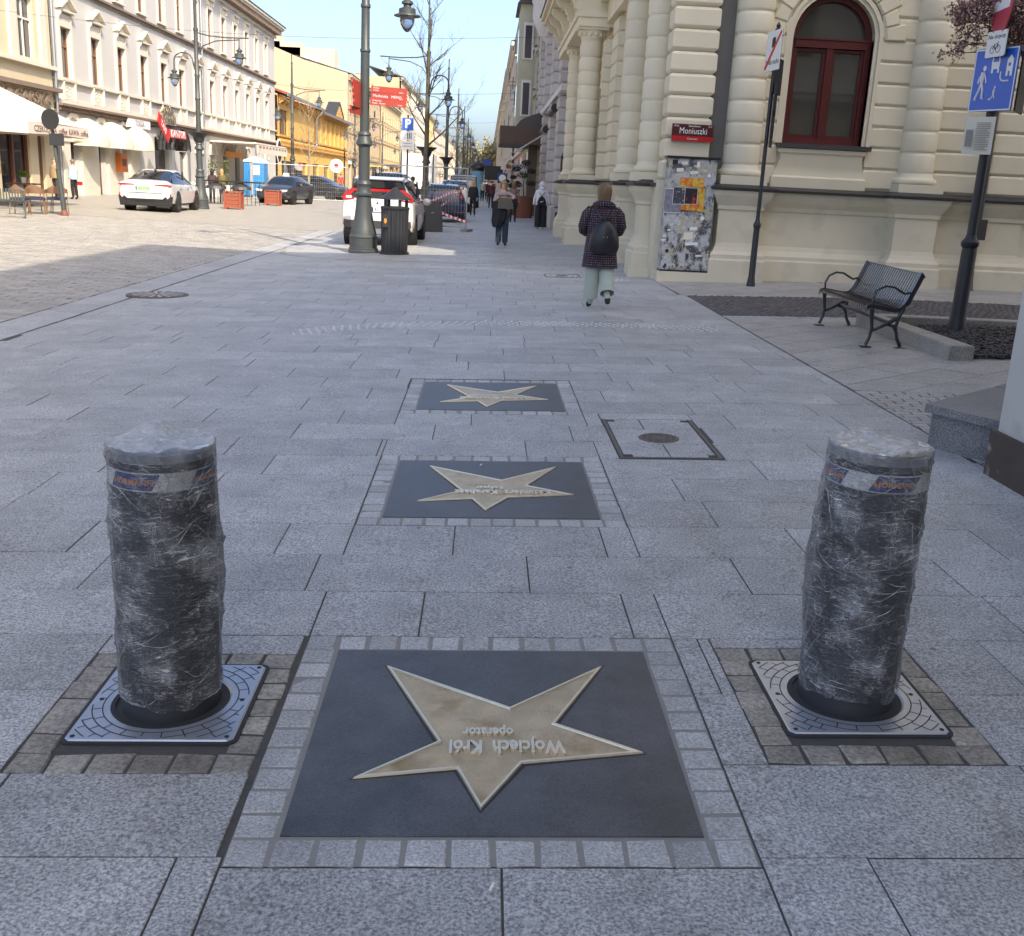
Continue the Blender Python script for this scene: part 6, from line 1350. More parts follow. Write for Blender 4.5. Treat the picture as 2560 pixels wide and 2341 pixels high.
# ornamental crab apple at the right
T = thing('blossom_tree', 'crab apple tree with pink buds and bronze leaves reaching in at the top right', 'tree', (7.1, 11.6, .2)); b = MB(); b.tube([(7.1, 11.6, .2), (7.05, 11.65, 1.5), (7.0, 11.7, 2.6), (6.9, 11.7, 3.6), (6.95, 11.7, 4.8)], [.09, .08, .07, .05, .02], 9); b.build('trunk', M['bark'], T, True)
br = MB(); lf = MB(); fl = MB(); rg = random.Random(31)
def twig(p, q, r, lev):
    p, q = Vector(p), Vector(q); L = (q-p).length; pts = [p.lerp(q, i/6)+Vector((rg.uniform(-.03, .03), rg.uniform(-.05, .05), rg.uniform(-.03, .03)+.06*L*math.sin(PI*i/6)))*(0 < i < 6) for i in range(7)]
    br.tube(pts, [r*(1-.8*i/6)+.0015 for i in range(7)], 5)
    if lev < 2:
        for k in range(6): i = rg.randint(1, 6); d = Vector((rg.uniform(-.5, .35), rg.uniform(-.35, .35), rg.uniform(-.25, .4)))*(.6 if lev == 0 else .32); twig(pts[i], pts[i]+d, r*.45, lev+1)
    if lev >= 1:
        for i in range(1, 7):
            for k in range(3 if i > 2 else 2):
                c = pts[i]+Vector((rg.gauss(0, .035), rg.gauss(0, .035), rg.gauss(0, .035))); s_ = rg.uniform(.012, .028); a = Vector((rg.gauss(0, 1), rg.gauss(0, 1), rg.gauss(0, 1))).normalized()*s_; e = a.cross(Vector((rg.gauss(0, 1), rg.gauss(0, 1), rg.gauss(0, 1)))).normalized()*s_*.5
                if rg.random() < .62: lf.add([c-a, c+e, c+a, c-e], [(0, 1, 2, 3)])
                else: fl.ell(tuple(c), s_*.4, s_*.4, s_*.5, 6, 4)
for (px_, py_, Y_) in ((2362, 38, 12.5), (2412, 132, 12.4), (2450, 60, 12.5), (2500, -10, 12.3), (2470, 5, 12.4), (2545, 70, 12.2), (2560, 210, 12.5), (2530, 30, 11.95), (2400, 60, 12.6), (2430, 20, 12.6), (2420, 95, 12.5), (2480, -30, 12.6), (2560, 20, 12.3), (2550, 130, 12.4), (2440, 110, 12.55)):
    q = PY(px_, py_, Y_); twig((6.95, 11.7, min(4.4, max(2.6, q.z-.3+.2*rg.random()))), q, .016, 0)
br.build('branches', M['bark'], T, True); M['bleaf'] = mat('bronze_leaf', (.20, .12, .06), .6, var=.4, vs=30); M['bud'] = mat('pink_bud', (.52, .26, .33), .6, var=.3, vs=30)
tag(lf.build('leaves', M['bleaf'], T), kind='stuff'); tag(fl.build('blossom', M['bud'], T, True), kind='stuff')
# ------------------------------------------------------------------ construction fence and tape
M['galv'] = mat('galvanised', (.42, .43, .44), .5, metal=.6, var=.15); M['concblk'] = mat('fence_foot', (.25, .235, .21), .85, var=.15)
def fence(p0, p1, label, H_=2.0, z=None, fine=.11):
    p0, p1 = Vector((*p0, 0)), Vector((*p1, 0)); d = (p1-p0); L = d.length; d.normalize(); z0 = gz((p0.x+p1.x)/2)+.08
    T = thing('mesh_fence', label, 'fence', ((p0.x+p1.x)/2, (p0.y+p1.y)/2, z0-.08), 'site fence panels'); F = basis((p0.x, p0.y, z0), d, d.cross(Vector((0, 0, 1))), (0, 0, 1))
    for u in (.03, L-.03): b = MB(F); b.tube([(u, 0, -.05), (u, 0, H_)], .022, 7); b.build('post', M['galv'], T, True)
    b = MB(F); b.tube([(0, 0, H_), (L, 0, H_)], .02, 6); b.tube([(0, 0, .12), (L, 0, .12)], .02, 6); b.build('rail', M['galv'], T, True)
    b = MB(F)
    for i in range(int(L/fine)): b.box(.1+i*fine-.0025, .1+i*fine+.0025, -.003, .003, .12, H_)
    for k in range(8): b.box(0, L, -.0035, .0035, .12+k*(H_-.12)/8-.003, .12+k*(H_-.12)/8+.003)
    tag(b.build('wire_mesh', M['galv'], T), kind='stuff')
    for u in (0, L): b = MB(F); b.box(u-.11, u+.11, -.35, .35, -.08, .06); b.build('foot_block', M['concblk'], T)
    return T
fa, fb = G(1075, 577), G(1178, 580)
fence((-4.2, 36.4), (-.62, 35.4), 'mesh site fence panel with striped tape standing behind the white car')
fence((-13.3, 61.3), (-8.2, 63.0), 'mesh site fence panel behind the black car on the left')
fence((-13.4, 61.2), (-14.6, 67.5), 'mesh site fence panel beside the blue toilet cabin')
M['tape'] = mat('barrier_tape', (.7, .7, .68), .5, var=.05); M['tapered'] = mat('barrier_tape_red', (.60, .04, .05), .5, var=.1)
def tape(p, q, lab, sag=.1):
    T = thing('barrier_tape', lab, 'barrier tape', Vector(p), 'red and white barrier tapes'); p, q = Vector(p), Vector(q); n = 24; pts = [p.lerp(q, i/n)-Vector((0, 0, sag*math.sin(PI*i/n))) for i in range(n+1)]
    for k, mt in ((0, 'tape'), (1, 'tapered')):
        b = MB(); 
        for i in range(n):
            if i % 2 == k: a, c = pts[i], pts[i+1]; u = Vector((0, .006, .04)); b.add([a-u, c-u, c+u, a+u, a-u+Vector((0, .002, 0)), c-u+Vector((0, .002, 0)), c+u+Vector((0, .002, 0)), a+u+Vector((0, .002, 0))], [(0, 1, 2, 3), (7, 6, 5, 4), (0, 1, 5, 4), (2, 3, 7, 6)])
        tag(b.build('white_stripes' if k == 0 else 'red_stripes', M[mt], T), kind='stuff')
A = lambda x, y, Y_: PY(x, y, Y_)
tape(A(1040, 492, 35.2), A(1168, 556, 35.2), 'red and white tape sagging down to the right fence foot')
tape(A(1062, 508, 35.0), A(1140, 476, 35.6), 'red and white tape rising to the right across the fence', .02)
tape(A(1080, 528, 35.0), A(1160, 470, 36.5), 'red and white tape rising behind the fence towards the far post', .05)
# dark metal cabinet beside the white car
g = G(1062, 580); T = thing('metal_cabinet', 'dark grey metal street cabinet between the white car and the fence', 'cabinet', (g.x, g.y+.3, g.z)); w_ = .58
b = MB(); b.loft([[(g.x+s*wd, g.y+t, g.z+z) for s, t in ((-1, -.0), (1, -.0), (1, .6), (-1, .6))] for z, wd in ((0, .56), (.02, .56), (.75, .53), (.76, .50), (.98, .47))]); b.build('case', M['zinc'], T)
b = MB(); b.box(g.x-.48, g.x+.48, g.y-.012, g.y-.001, .0, .68); b.build('door', M['zinc'], T); b = MB(); b.tube([(g.x+.2, g.y-.02, .55), (g.x+.28, g.y-.03, .56)], .012, 6); b.build('handle', M['steel'], T)
# ------------------------------------------------------------------ parking sign
p = PY(1020, 311, 37); T = thing('parking_sign', 'blue parking sign with white P above two white plates', 'sign', (p.x, 37, gz(p.x)))
b = MB(); b.tube([(p.x, 37.02, gz(p.x)), (p.x, 37.02, p.z+.3)], .03, 8); b.build('pole', M['lamp_dark'], T, True)
b = MB(); b.box(p.x-.19, p.x+.19, 36.97, 36.99, p.z-.2, p.z+.2); b.build('plate', M['blue'], T); text('letter_p', 'P', .40, (p.x, 36.965, p.z), (1, 0, 0), (0, 0, 1), M['white'], T, .002, bold=.012)
b = MB(); b.box(p.x-.23, p.x+.23, 36.97, 36.99, p.z-.52, p.z-.24); b.build('car_plate', M['white'], T); b = MB(); b.box(p.x-.23, p.x+.23, 36.97, 36.99, p.z-.82, p.z-.55); b.build('text_plate', M['white'], T)
text('lettering', 'Pojazdów do', .06, (p.x, 36.965, p.z-.62), (1, 0, 0), (0, 0, 1), M['black'], T, .001); text('lettering', 'zaopatrzenia', .06, (p.x, 36.965, p.z-.71), (1, 0, 0), (0, 0, 1), M['black'], T, .001)
for i in range(3): b = MB(); b.box(p.x-.02+.06*i, p.x+.01+.06*i, 36.965, 36.968, p.z-.48, p.z-.28); b.build('bay_marking', M['zinc'], T)
# ------------------------------------------------------------------ advertising pillar
p = G(1193, 512); p.y = 112; p.x = PY(1193, 470, 112).x; T = thing('advertising_pillar', 'blue advertising pillar with black domed top on the pavement', 'advertising pillar', (p.x, p.y, gz(p.x)))
M['adblue'] = mat('pale_blue_poster', (.13, .32, .48), .6, var=.25, vs=.8); b = MB(); b.lathe([(.7, 0), (.7, .5), (.62, .52), (.62, 2.7)], p.x, p.y, gz(p.x), 24); b.build('drum', M['adblue'], T, .6)
b = MB(); b.lathe([(.66, 2.7), (.66, 2.95), (.95, 3.0), (.9, 3.12), (.5, 3.45), (.12, 3.6), (.02, 3.9)], p.x, p.y, gz(p.x), 24); b.build('domed_top', M['iron'], T, .6)
# ------------------------------------------------------------------ corten planter with topiary
px_, py_ = 1.75, 50.4
for k, (dx, dy, s, lab) in enumerate(((0, 0, 1, 'large rust brown planter with cloud pruned shrub by the hotel canopy'), (-.45, 4.2, .75, 'smaller rust brown planter behind the large one'))):
    x, y = px_+dx, py_+dy; T = thing('planter', lab, 'planter', (x, y, gz(x)), 'rust brown planters'); b = MB(); b.lathe([(.42*s, 0), (.48*s, 1.0*s), (.42*s, 1.0*s), (.42*s, .92*s), (.01, .92*s)], x, y, gz(x), 20, cap=False); b.build('tub', M['corten'], T, .6)
    b = MB(); b.tube([(x, y, .9*s), (x-.05, y, 1.6*s), (x+.05, y, 2.3*s)], [.04, .03, .015], 6); b.build('stem', M['bark'], T); lf = MB(); rg = random.Random(k)
    for (ox, oz, r) in ((-.35, 1.5, .28), (.3, 1.6, .25), (-.1, 1.95, .3), (.3, 2.15, .22), (-.4, 2.2, .22), (.05, 2.5, .25)):
        for i in range(150):
            v = Vector((rg.gauss(0, 1), rg.gauss(0, 1), rg.gauss(0, 1))).normalized()*r*s*(.6+.4*rg.random()); c = Vector((x+ox*s, y, gz(x)+oz*s))+Vector((v.x, v.y, v.z*.55)); a = Vector((rg.gauss(0, 1), rg.gauss(0, 1), rg.gauss(0, 1))).normalized()*.04; e = a.cross(v).normalized()*.03
            lf.add([c-a, c+e, c+a, c-e], [(0, 1, 2, 3)])
    lf.build('foliage', mat('dark_conifer', (.022, .035, .022), .8, var=.4, vs=5), T)
# ------------------------------------------------------------------ left side street furniture
g = G(162, 540); T = thing('tilted_sign_pole', 'leaning grey sign pole with round and square signs seen from behind', 'sign pole', g); d = Vector((-.045, 0, 1)).normalized(); tp = PY(122, 262, g.y+.0); ax_ = (tp-g)
b = MB(); b.tube([g, g+ax_*.04, g+ax_*.05], [.12, .10, .075], 12); b.build('rusty_foot', M['corten'], T, True); b = MB(); b.tube([g+ax_*.045, g+ax_*.42, g+ax_*.425, g+ax_*.435, g+ax_], [.075, .07, .085, .05, .045], 12); b.build('shaft', M['lamp'], T, .6)
c = g+ax_*.87; nn = Vector((.25, .97, 0)).normalized(); b = MB(); b.lathe([(.30, 0), (.30, .03)], 0, 0, 0, 24); link('round_sign', b.mesh('round_sign', M['lamp_dark']), T, basis(c+Vector((.02, -.09, 0)), nn.cross(Vector((0, 0, 1))), (0, 0, 1), -nn)); b = MB(); b.box(c.x-.05, c.x+.38, c.y-.1, c.y-.07, c.z-.75, c.z-.40); b.build('square_sign', M['lamp_dark'], T)
bench((-14.05, 30.6, gz(-14)), math.radians(200), 'grey green slat bench at the left edge seen from behind', M['benchg'], 1.8, 24)
M['rattan'] = mat('brown_rattan', (.19, .11, .065), .6, var=.2); M['cushion'] = mat('navy_cushion', (.025, .03, .055), .8, var=.2)
def cafe_chair(x, y, rz, lab):
    T = thing('cafe_chair', lab, 'chair', (x, y, gz(x)), 'brown cafe chairs'); F = Matrix.Translation((x, y, gz(x))) @ Matrix.Rotation(rz, 4, 'Z')
    b = MB(F); b.box(-.22, .22, -.22, .22, .42, .50); b.build('seat', M['cushion'], T)
    b = MB(F); n = 10; rg = []
    for z, r in ((.62, .25), (.88, .27)): rg.append([(r*math.cos(PI*i/n), .02+r*1.0*math.sin(PI*i/n), z-(.16*abs(math.cos(PI*i/n)) if z > .7 else 0)) for i in range(n+1)])
    b.add(rg[0]+rg[1]+[(p[0]*.93, p[1]*.93, p[2]) for p in rg[0]]+[(p[0]*.93, p[1]*.93, p[2]) for p in rg[1]], [(i, i+1, n+2+i, n+1+i) for i in range(n)]+[(2*n+2+i, 2*n+3+i, 3*n+4+i, 3*n+3+i) for i in range(n)]+[(n+1+i, n+2+i, 3*n+4+i, 3*n+3+i) for i in range(n)]); b.build('backrest', M['rattan'], T, .6)
    for sx, sy in ((-1, -1), (1, -1), (-1, 1), (1, 1)): b = MB(F); b.tube([(sx*.24, sy*.23+(.0), 0), (sx*.20, sy*.20, .45), (sx*.23, sy*.22, .66 if sy > 0 else .44)], .016, 6); b.build('leg', M['rattan'], T, True)
for i, (px_, py_) in enumerate(((52, 537), (72, 534), (95, 536), (122, 536), (150, 533))):
    g = G(px_, py_); cafe_chair(g.x, g.y+.5*(i % 2), math.radians(185+6*i), 'brown rattan cafe chair, %s from the left in the row by the leaning pole' % ('first', 'second', 'third', 'fourth', 'fifth')[i])
for i, (px_, py_) in enumerate(((20, 470), (80, 470))):
    g = G(px_+10, 520); x, y = (-16.9, 36.2) if i == 0 else (-16.2, 38.0); T = thing('cafe_table', 'dark cafe table under the parasol, %s one' % ('left', 'right')[i], 'table', (x, y, gz(x)), 'cafe tables'); b = MB(); b.box(x-.45, x+.45, y-.45, y+.45, gz(x)+.72, gz(x)+.76); b.build('top', M['wood'], T); b = MB(); b.lathe([(.25, 0), (.24, .03), (.03, .05), (.03, .72)], x, y, gz(x), 12); b.build('pedestal', M['iron'], T)
    pt = PY(20 if i == 0 else 80, 455, y); P_ = thing('flower_pot', 'green potted plant on the cafe table, %s one' % ('left', 'right')[i], 'plant', (x, y, gz(x)+.76), 'potted plants on cafe tables'); b = MB(); b.lathe([(.07, 0), (.10, .2), (.09, .2), (.01, .18)], x, y, gz(x)+.76, 12); b.build('pot', M['white'], P_); lf = MB()
    for k in range(140): v = Vector((RN.gauss(0, 1), RN.gauss(0, 1), abs(RN.gauss(0, 1)))).normalized()*.22*RN.random()**.4; c = Vector((x, y, gz(x)+.98))+v; a = Vector((RN.gauss(0, 1), RN.gauss(0, 1), RN.gauss(0, 1))).normalized()*.05; e = a.cross(Vector((0, 0, 1))).normalized()*.03; lf.add([c-a, c+e, c+a, c-e], [(0, 1, 2, 3)])
    lf.build('foliage', mat('green_leaf', (.16, .24, .04), .6, var=.3), P_)
# big parasol
T = thing('parasol', 'large cream market parasol with dessert lettering at the left edge', 'parasol', (-16.9, 36.6, gz(-17))); ux, uy = -16.9, 36.8; q = PY(160, 330, 35); hw = 2.55; ze = 2.75; zt_ = 4.15
cs = [(ux+sx*hw, uy+sy*hw) for sx, sy in ((-1, -1), (1, -1), (1, 1), (-1, 1))]
b = MB(); b.add([(x, y, ze) for x, y in cs]+[(ux, uy, zt_)]+[((cs[i][0]+cs[(i+1) % 4][0])/2, (cs[i][1]+cs[(i+1) % 4][1])/2, ze+.04) for i in range(4)], [(0, 5, 4), (5, 1, 4), (1, 6, 4), (6, 2, 4), (2, 7, 4), (7, 3, 4), (3, 8, 4), (8, 0, 4)]); b.build('canopy', M['canvas'], T)
for i in range(4): (x0, y0), (x1, y1) = cs[i], cs[(i+1) % 4]; b = MB(); b.add([(x0, y0, ze), (x1, y1, ze), (x1, y1, ze-.36), ((x0+x1)/2, (y0+y1)/2, ze-.30), (x0, y0, ze-.36)], [(0, 1, 2, 3, 4)]); b.build('valance', M['canvas'], T)
b = MB(); b.tube([(ux, uy, .1), (ux, uy, zt_)], .05, 8); b.build('pole', M['wood'], T, True)
M['brownprint'] = mat('brown_print', (.16, .06, .04), .7)
text('lettering', 'DESSERTS', .3, (ux+.6, uy-hw-.01, ze-.19), (1, 0, 0), (0, 0, 1), M['brownprint'], T, .002); text_words('lettering', ['CZEKOLADA', 'coffee', 'KAWA', 'coffee'], .27, (ux+hw+.01, uy+.2, ze-.19), (0, 1, 0), (0, 0, 1), M['brownprint'], T, 4.6)
# wooden planter boxes
for (px_, py_, lab) in ((585, 523, 'low red brown wooden planter box in front of the bar terrace'), (683, 514, 'low red brown wooden planter box in front of the black car')):
    g = G(px_, py_); T = thing('planter_box', lab, 'planter', g, 'wooden planter boxes'); w_, h = .33, .72
    if px_ > 650: g.y = 54.5; g.x = PY(683, 500, 54.5).x; T.location = g
    for k in range(4): b = MB(); b.box(g.x-w_, g.x+w_, g.y-.3, g.y+.3, g.z+.06+k*.16, g.z+.21+k*.16); b.build('plank', M['planter'], T)
    for sx in (-1, 1):
        for sy in (-1, 1): b = MB(); b.box(g.x+sx*w_-.04, g.x+sx*w_+.04, g.y+sy*.3-.04, g.y+sy*.3+.04, g.z, g.z+h); b.build('corner_post', M['planter'], T)
    b = MB(); b.box(g.x-w_-.05, g.x+w_+.05, g.y-.35, g.y+.35, g.z+h, g.z+h+.03); b.build('rim', M['planter'], T)
# portable toilet
x, y = -14.2, 66.5; T = thing('portable_toilet', 'blue portable toilet cabin with white roof and TOI label', 'portable toilet', (x, y, gz(x))); M['toi'] = mat('toilet_blue', (.02, .22, .52), .45, var=.08)
b = MB(); b.box(x-.6, x+.6, y-.6, y+.6, gz(x)+.1, gz(x)+2.1); b.build('cabin', M['toi'], T); b = MB(); b.prism([(x-.66, gz(x)+2.1), (x+.66, gz(x)+2.1), (x+.6, gz(x)+2.2), (x, gz(x)+2.42), (x-.6, gz(x)+2.2)], y-.66, y+.66, 'y'); b.build('roof', M['white'], T)
for i in range(5): b = MB(); b.box(x-.5+i*.22, x-.44+i*.22, y-.625, y-.601, gz(x)+.2, gz(x)+1.9); b.build('rib', M['toi'], T)
b = MB(); b.box(x-.1, x+.35, y-.635, y-.626, gz(x)+1.35, gz(x)+1.9); b.build('label_plate', M['white'], T); text('lettering', 'TOI', .2, (x+.12, y-.637, gz(x)+1.72), (1, 0, 0), (0, 0, 1), M['black'], T, .001); text('lettering', 'TOI', .2, (x+.12, y-.637, gz(x)+1.52), (1, 0, 0), (0, 0, 1), M['black'], T, .001)
b = MB(); b.box(x-.7, x+.7, y-.7, y+.7, gz(x), gz(x)+.1); b.build('skid', M['black'], T)
# bar terrace: railing, tables, round sign, hedge pot
T = thing('terrace_railing', 'dark bar railing with round table tops on the terrace', 'railing', (-12.4, 52, gz(-12)))
x0, x1, y = -13.6, -10.75, 51.5; b = MB(); b.box(x0, x1, y-.25, y+.25, gz(x0)+1.02, gz(x0)+1.08); b.build('counter', M['iron'], T)
for i in range(15): xx = x0+.05+i*(x1-x0-.1)/14; b = MB(); b.box(xx-.012, xx+.012, y-.26, y-.235, gz(x0), gz(x0)+1.02); b.build('baluster', M['iron'], T)
for xx in (x0+.7, x0+1.9): b = MB(); b.lathe([(.5, 0), (.45, .12), (.12, .28), (.05, .3)], xx, y-.05, gz(x0)+.70, 16); b.build('round_table', M['zinc'], T)
T = thing('hedge_pot', 'grey tub with a loose green shrub beside the pale house', 'plant', (-15.6, 63, gz(-15.6))); b = MB(); b.box(-16.3, -14.9, 62.7, 63.3, gz(-15), .7); b.build('tub', M['pale'], T); lf = MB()
for k in range(500): c = Vector((RN.uniform(-16.2, -15.0), RN.uniform(62.75, 63.25), RN.uniform(.7, 2.1))); a = Vector((RN.gauss(0, 1), RN.gauss(0, 1), RN.gauss(0, 1))).normalized()*.07; e = a.cross(Vector((1, 0, 0))).normalized()*.04; lf.add([c-a, c+e, c+a, c-e], [(0, 1, 2, 3)])
lf.build('foliage', mat('olive_leaf', (.12, .14, .05), .7, var=.4), T)
p = PX(841, 415, -17.2); T = thing('lollipop_sign', 'round white street sign with a red centre by the yellow house', 'sign', (p.x, p.y, gz(p.x))); b = MB(); b.lathe([(.75, 0), (.75, .05)], 0, 0, 0, 24); link('disc', b.mesh('disc', M['white']), T, basis(p, (1, 0, 0), (0, 0, 1), (0, -1, 0))); b = MB(); b.lathe([(.25, 0), (.25, .02)], 0, 0, 0, 16); link('emblem', b.mesh('emblem', M['red']), T, basis(p+Vector((0, -.055, 0)), (1, 0, 0), (0, 0, 1), (0, -1, 0))); b = MB(); b.tube([(p.x+.9, p.y+.1, gz(p.x)), (p.x+.9, p.y+.1, p.z+2)], .08, 6); b.build('post', M['iron'], T)
# overhead wires across the street
for i, (y, z, lab) in enumerate(((38, 6.55, 'thin overhead wire across the street nearest the palace'), (75, 7.6, 'thin overhead wire across the street, second'), (130, 8.6, 'thin overhead wire across the street, third'))):
    b = MB(); n = 20; b.tube([(-19+21.7*k/n, y+(.0), z-.5*math.sin(PI*k/n)) for k in range(n+1)], 0.005 if y < 60 else .008, 4); tag(b.build('overhead_wire', M['iron']), lab, 'wire', 'overhead wires')
# ------------------------------------------------------------------ vehicles
def cr(p0, p1, p2, p3, t): return tuple(.5*((2*b)+(-a+c)*t+(2*a-5*b+4*c-d)*t*t+(-a+3*b-3*c+d)*t**3) for a, b, c, d in zip(p0, p1, p2, p3))
def car(name, label, cat, loc, rz, st, W, glass_rear, glass_front, side, wheels, wr, body, low=None, sub=4, grp=None, rimr=.68, pillars=(), rimmat='rim'):
    T = thing(name, label, cat, loc, grp); F = Matrix.Translation(Vector(loc)) @ Matrix.Rotation(rz, 4, 'Z'); T['_'] = 0; del T['_']
    S_ = []; idx = []
    for i in range(len(st)-1):
        p0, p1, p2, p3 = st[max(i-1, 0)], st[i], st[i+1], st[min(i+2, len(st)-1)]
        for k in range(sub): S_.append(cr(p0, p1, p2, p3, k/sub)); idx.append(i)
    S_.append(st[-1]); rings = []
    for (y, zb, zs, w_, zr, wr_) in S_:
        h = [(0, zb), (.80*w_, zb), (.95*w_, zb+.09), (w_, zb+.42*(zs-zb)), (w_*.985, zb+.78*(zs-zb)), (w_*.95, zs), (wr_+.03, zr-.07), (wr_*.9, zr-.018), (wr_*.5, zr-.003), (0, zr)]
        rings.append([(x, y, z) for x, z in h]+[(-x, y, z) for x, z in h[-2:0:-1]])
    n = len(rings[0]); b = MB(F); vs = [p for r in rings for p in r]; b.add(vs, [])
    def mt(j, i):
        st_i = idx[j]; k = i if i < 9 else n-1-i             # segment index on the half section
        if k <= 1: return 2
        if k == 5 and side[0] <= st_i < side[1]: return 1
        if k >= 6 and (glass_rear[0] <= st_i < glass_rear[1] or glass_front[0] <= st_i < glass_front[1]): return 1
        return 0
    for j in range(len(rings)-1):
        for i in range(n): b.f.append([j*n+i, j*n+(i+1) % n, (j+1)*n+(i+1) % n, (j+1)*n+i]); b.m.append(mt(j, i))
    b.f.append(list(range(n))[::-1]); b.m.append(0); b.f.append([(len(rings)-1)*n+i for i in range(n)]); b.m.append(0)
    b.build('body', [body, M['carglass'], low or M['black']], T, .55)
    for wy in wheels:
        for s_ in (-1, 1):
            x = s_*(W/2-.115); Fw = F @ basis((x, wy, wr), (0, 1, 0), (0, 0, 1), (s_, 0, 0))
            b = MB(F @ basis((s_*(W/2-.25), wy, wr+.01), (0, 1, 0), (0, 0, 1), (s_, 0, 0))); b.lathe([(wr*1.17, 0), (wr*1.17, .256), (wr*1.1, .258)], 0, 0, 0, 28); b.build('wheel_arch', low or M['black'], T)
            b = MB(Fw); b.lathe([(wr*.62, -.12), (wr*.93, -.12), (wr, -.08), (wr, .10), (wr*.94, .13), (wr*rimr, .13), (wr*rimr, .06)], 0, 0, 0, 28, cap=False); tw = b.build('wheel', M['tyre'], T, .6)
            b = MB(Fw); b.lathe([(wr*rimr, .125), (wr*(rimr-.06), .10), (wr*.2, .085), (.001, .09)], 0, 0, 0, 28, cap=False, m=0)
            b.build('rim', M['rimdark'], tw, .6)
            b = MB(Fw)
            for k in range(5):
                a = 2*PI*k/5+.3; ca, sa = math.cos(a), math.sin(a); b.add([(r*ca-e*wd*sa, r*sa+e*wd*ca, zz) for r, wd, zz in ((.04, .035, .11), (wr*rimr*.97, .028, .126)) for e in (-1, 1)], [(0, 1, 3, 2)])
            b.add([(wr*rimr*.98*math.cos(2*PI*i/24)*q, wr*rimr*.98*math.sin(2*PI*i/24)*q, .127) for q in (1, .92) for i in range(24)], [(i, (i+1) % 24, 24+(i+1) % 24, 24+i) for i in range(24)]); b.build('spokes', M[rimmat], tw)
    return T, F
M['carglass'] = mat('car_glass', (.012, .014, .018), .04, spec=.9, var=.1); M['rimdark'] = mat('rim_shadow', (.03, .03, .032), .5)
def part(T, F, nm, mt, fn, smooth=False): b = MB(F); fn(b); return b.build(nm, mt if not isinstance(mt, str) else M[mt], T, smooth)
def plate(T, F, x, y, z, txt, mt='white', back=True, w_=.52):
    o = part(T, F, 'number_plate', mt, lambda b: b.box(x-w_/2, x+w_/2, y-.008, y+.008, z-.057, z+.057)); part(o.parent, F, 'plate_flag', 'navy', lambda b: b.box(x-w_/2 if back else x+w_/2-.045, x-w_/2+.045 if back else x+w_/2, y-.0095, y-.0081, z-.055, z+.055)) if back else None
    q = F @ Vector((x+.02, y-(.0095 if back else -.0095), z)); text('plate_text', txt, .10, q, F.to_3x3() @ Vector((1 if back else -1, 0, 0)), (0, 0, 1), M['black'], T, .0008, width=w_*.76)
# white saloon
g = Vector((-12.52, 41.75, gz(-12.5))); wb = paint('white_pearl', (.56, .57, .58))
T, F = car('saloon_car', 'white saloon car with green number plate parked beside the grey lamp', 'car', g, math.radians(2.5),
    [(-2.53, .46, .78, .78, .84, .62), (-2.50, .34, .95, .88, 1.01, .74), (-2.40, .26, 1.02, .93, 1.09, .80), (-2.1, .22, 1.01, .95, 1.12, .78), (-1.55, .2, .99, .95, 1.28, .68), (-.85, .2, .98, .95, 1.46, .60), (-.2, .2, .97, .95, 1.50, .60), (.45, .2, .96, .95, 1.45, .60), (1.05, .2, .95, .95, 1.18, .70), (1.45, .2, .93, .95, 1.0, .80), (2.0, .22, .86, .93, .90, .78), (2.4, .28, .72, .84, .76, .66), (2.5, .4, .6, .66, .64, .5)], 1.9, (3, 5), (7, 9), (3, 9), (-1.45, 1.52), .345, wb, rimmat='rim')
M['greenplate'] = mat('green_plate', (.35, .70, .28), .5)
plate(T, F, -.05, -2.545, .83, 'GD 4198J', 'greenplate')
for s_ in (-1, 1):
    part(T, F, 'tail_light', 'taillight', lambda b: b.prism([(s_*.36, .935), (s_*.92, .915), (s_*.93, .955), (s_*.84, .98), (s_*.36, .965)], -2.535, -2.30, 'y')); part(T, F, 'reflector', 'taillight', lambda b: b.box(s_*.90-.02, s_*.90+.02, -2.50, -2.30, .48, .64))
    part(T, F, 'exhaust_trim', 'steel', lambda b: b.prism([(s_*.42, .32), (s_*.78, .34), (s_*.72, .42), (s_*.52, .42)], -2.50, -2.3, 'y')); part(T, F, 'mirror', wb, lambda b: b.ell((s_*1.03, .62, 1.02), .11, .07, .08, 10, 6), True)
    part(T, F, 'bumper_wing', 'black', lambda b: b.prism([(s_*.30, .22), (s_*.90, .24), (s_*.945, .56), (s_*.88, .54), (s_*.70, .38), (s_*.32, .37)], -2.515, -2.25, 'y'))
    for (y0, y1) in ((-1.25, -.15), (-.05, .95)): part(T, F, 'door_handle', 'steel', lambda b: b.box(s_*.955-.012, s_*.955+.012, y0+.05, y0+.27, .82, .85))
    part(T, F, 'b_pillar', 'black', lambda b: b.prism([(-.16, .97), (-.04, .97), (-.08, 1.42), (-.18, 1.43)], s_*.79-.02, s_*.79+.02, 'x'))
part(T, F, 'diffuser', 'black', lambda b: b.prism([(-.9, .2), (.9, .2), (.86, .40), (-.86, .40)], -2.50, -2.2, 'y')); part(T, F, 'emblem', 'steel', lambda b: b.ell((0, -2.50, .995), .04, .012, .04, 10, 6)); part(T, F, 'roof_antenna', 'black', lambda b: b.prism([(-1.0, 1.44), (-.78, 1.47), (-.98, 1.52)], -.02, .02, 'x'))
part(T, F, 'boot_crease', 'black', lambda b: b.box(-.62, .62, -2.545, -2.505, .66, .672))
for i, (px_, lab) in enumerate(((367, 'yellow plastic dome on the wall behind the white saloon, left one'), (416, 'yellow plastic dome on the wall behind the white saloon, right one'))):
    pass
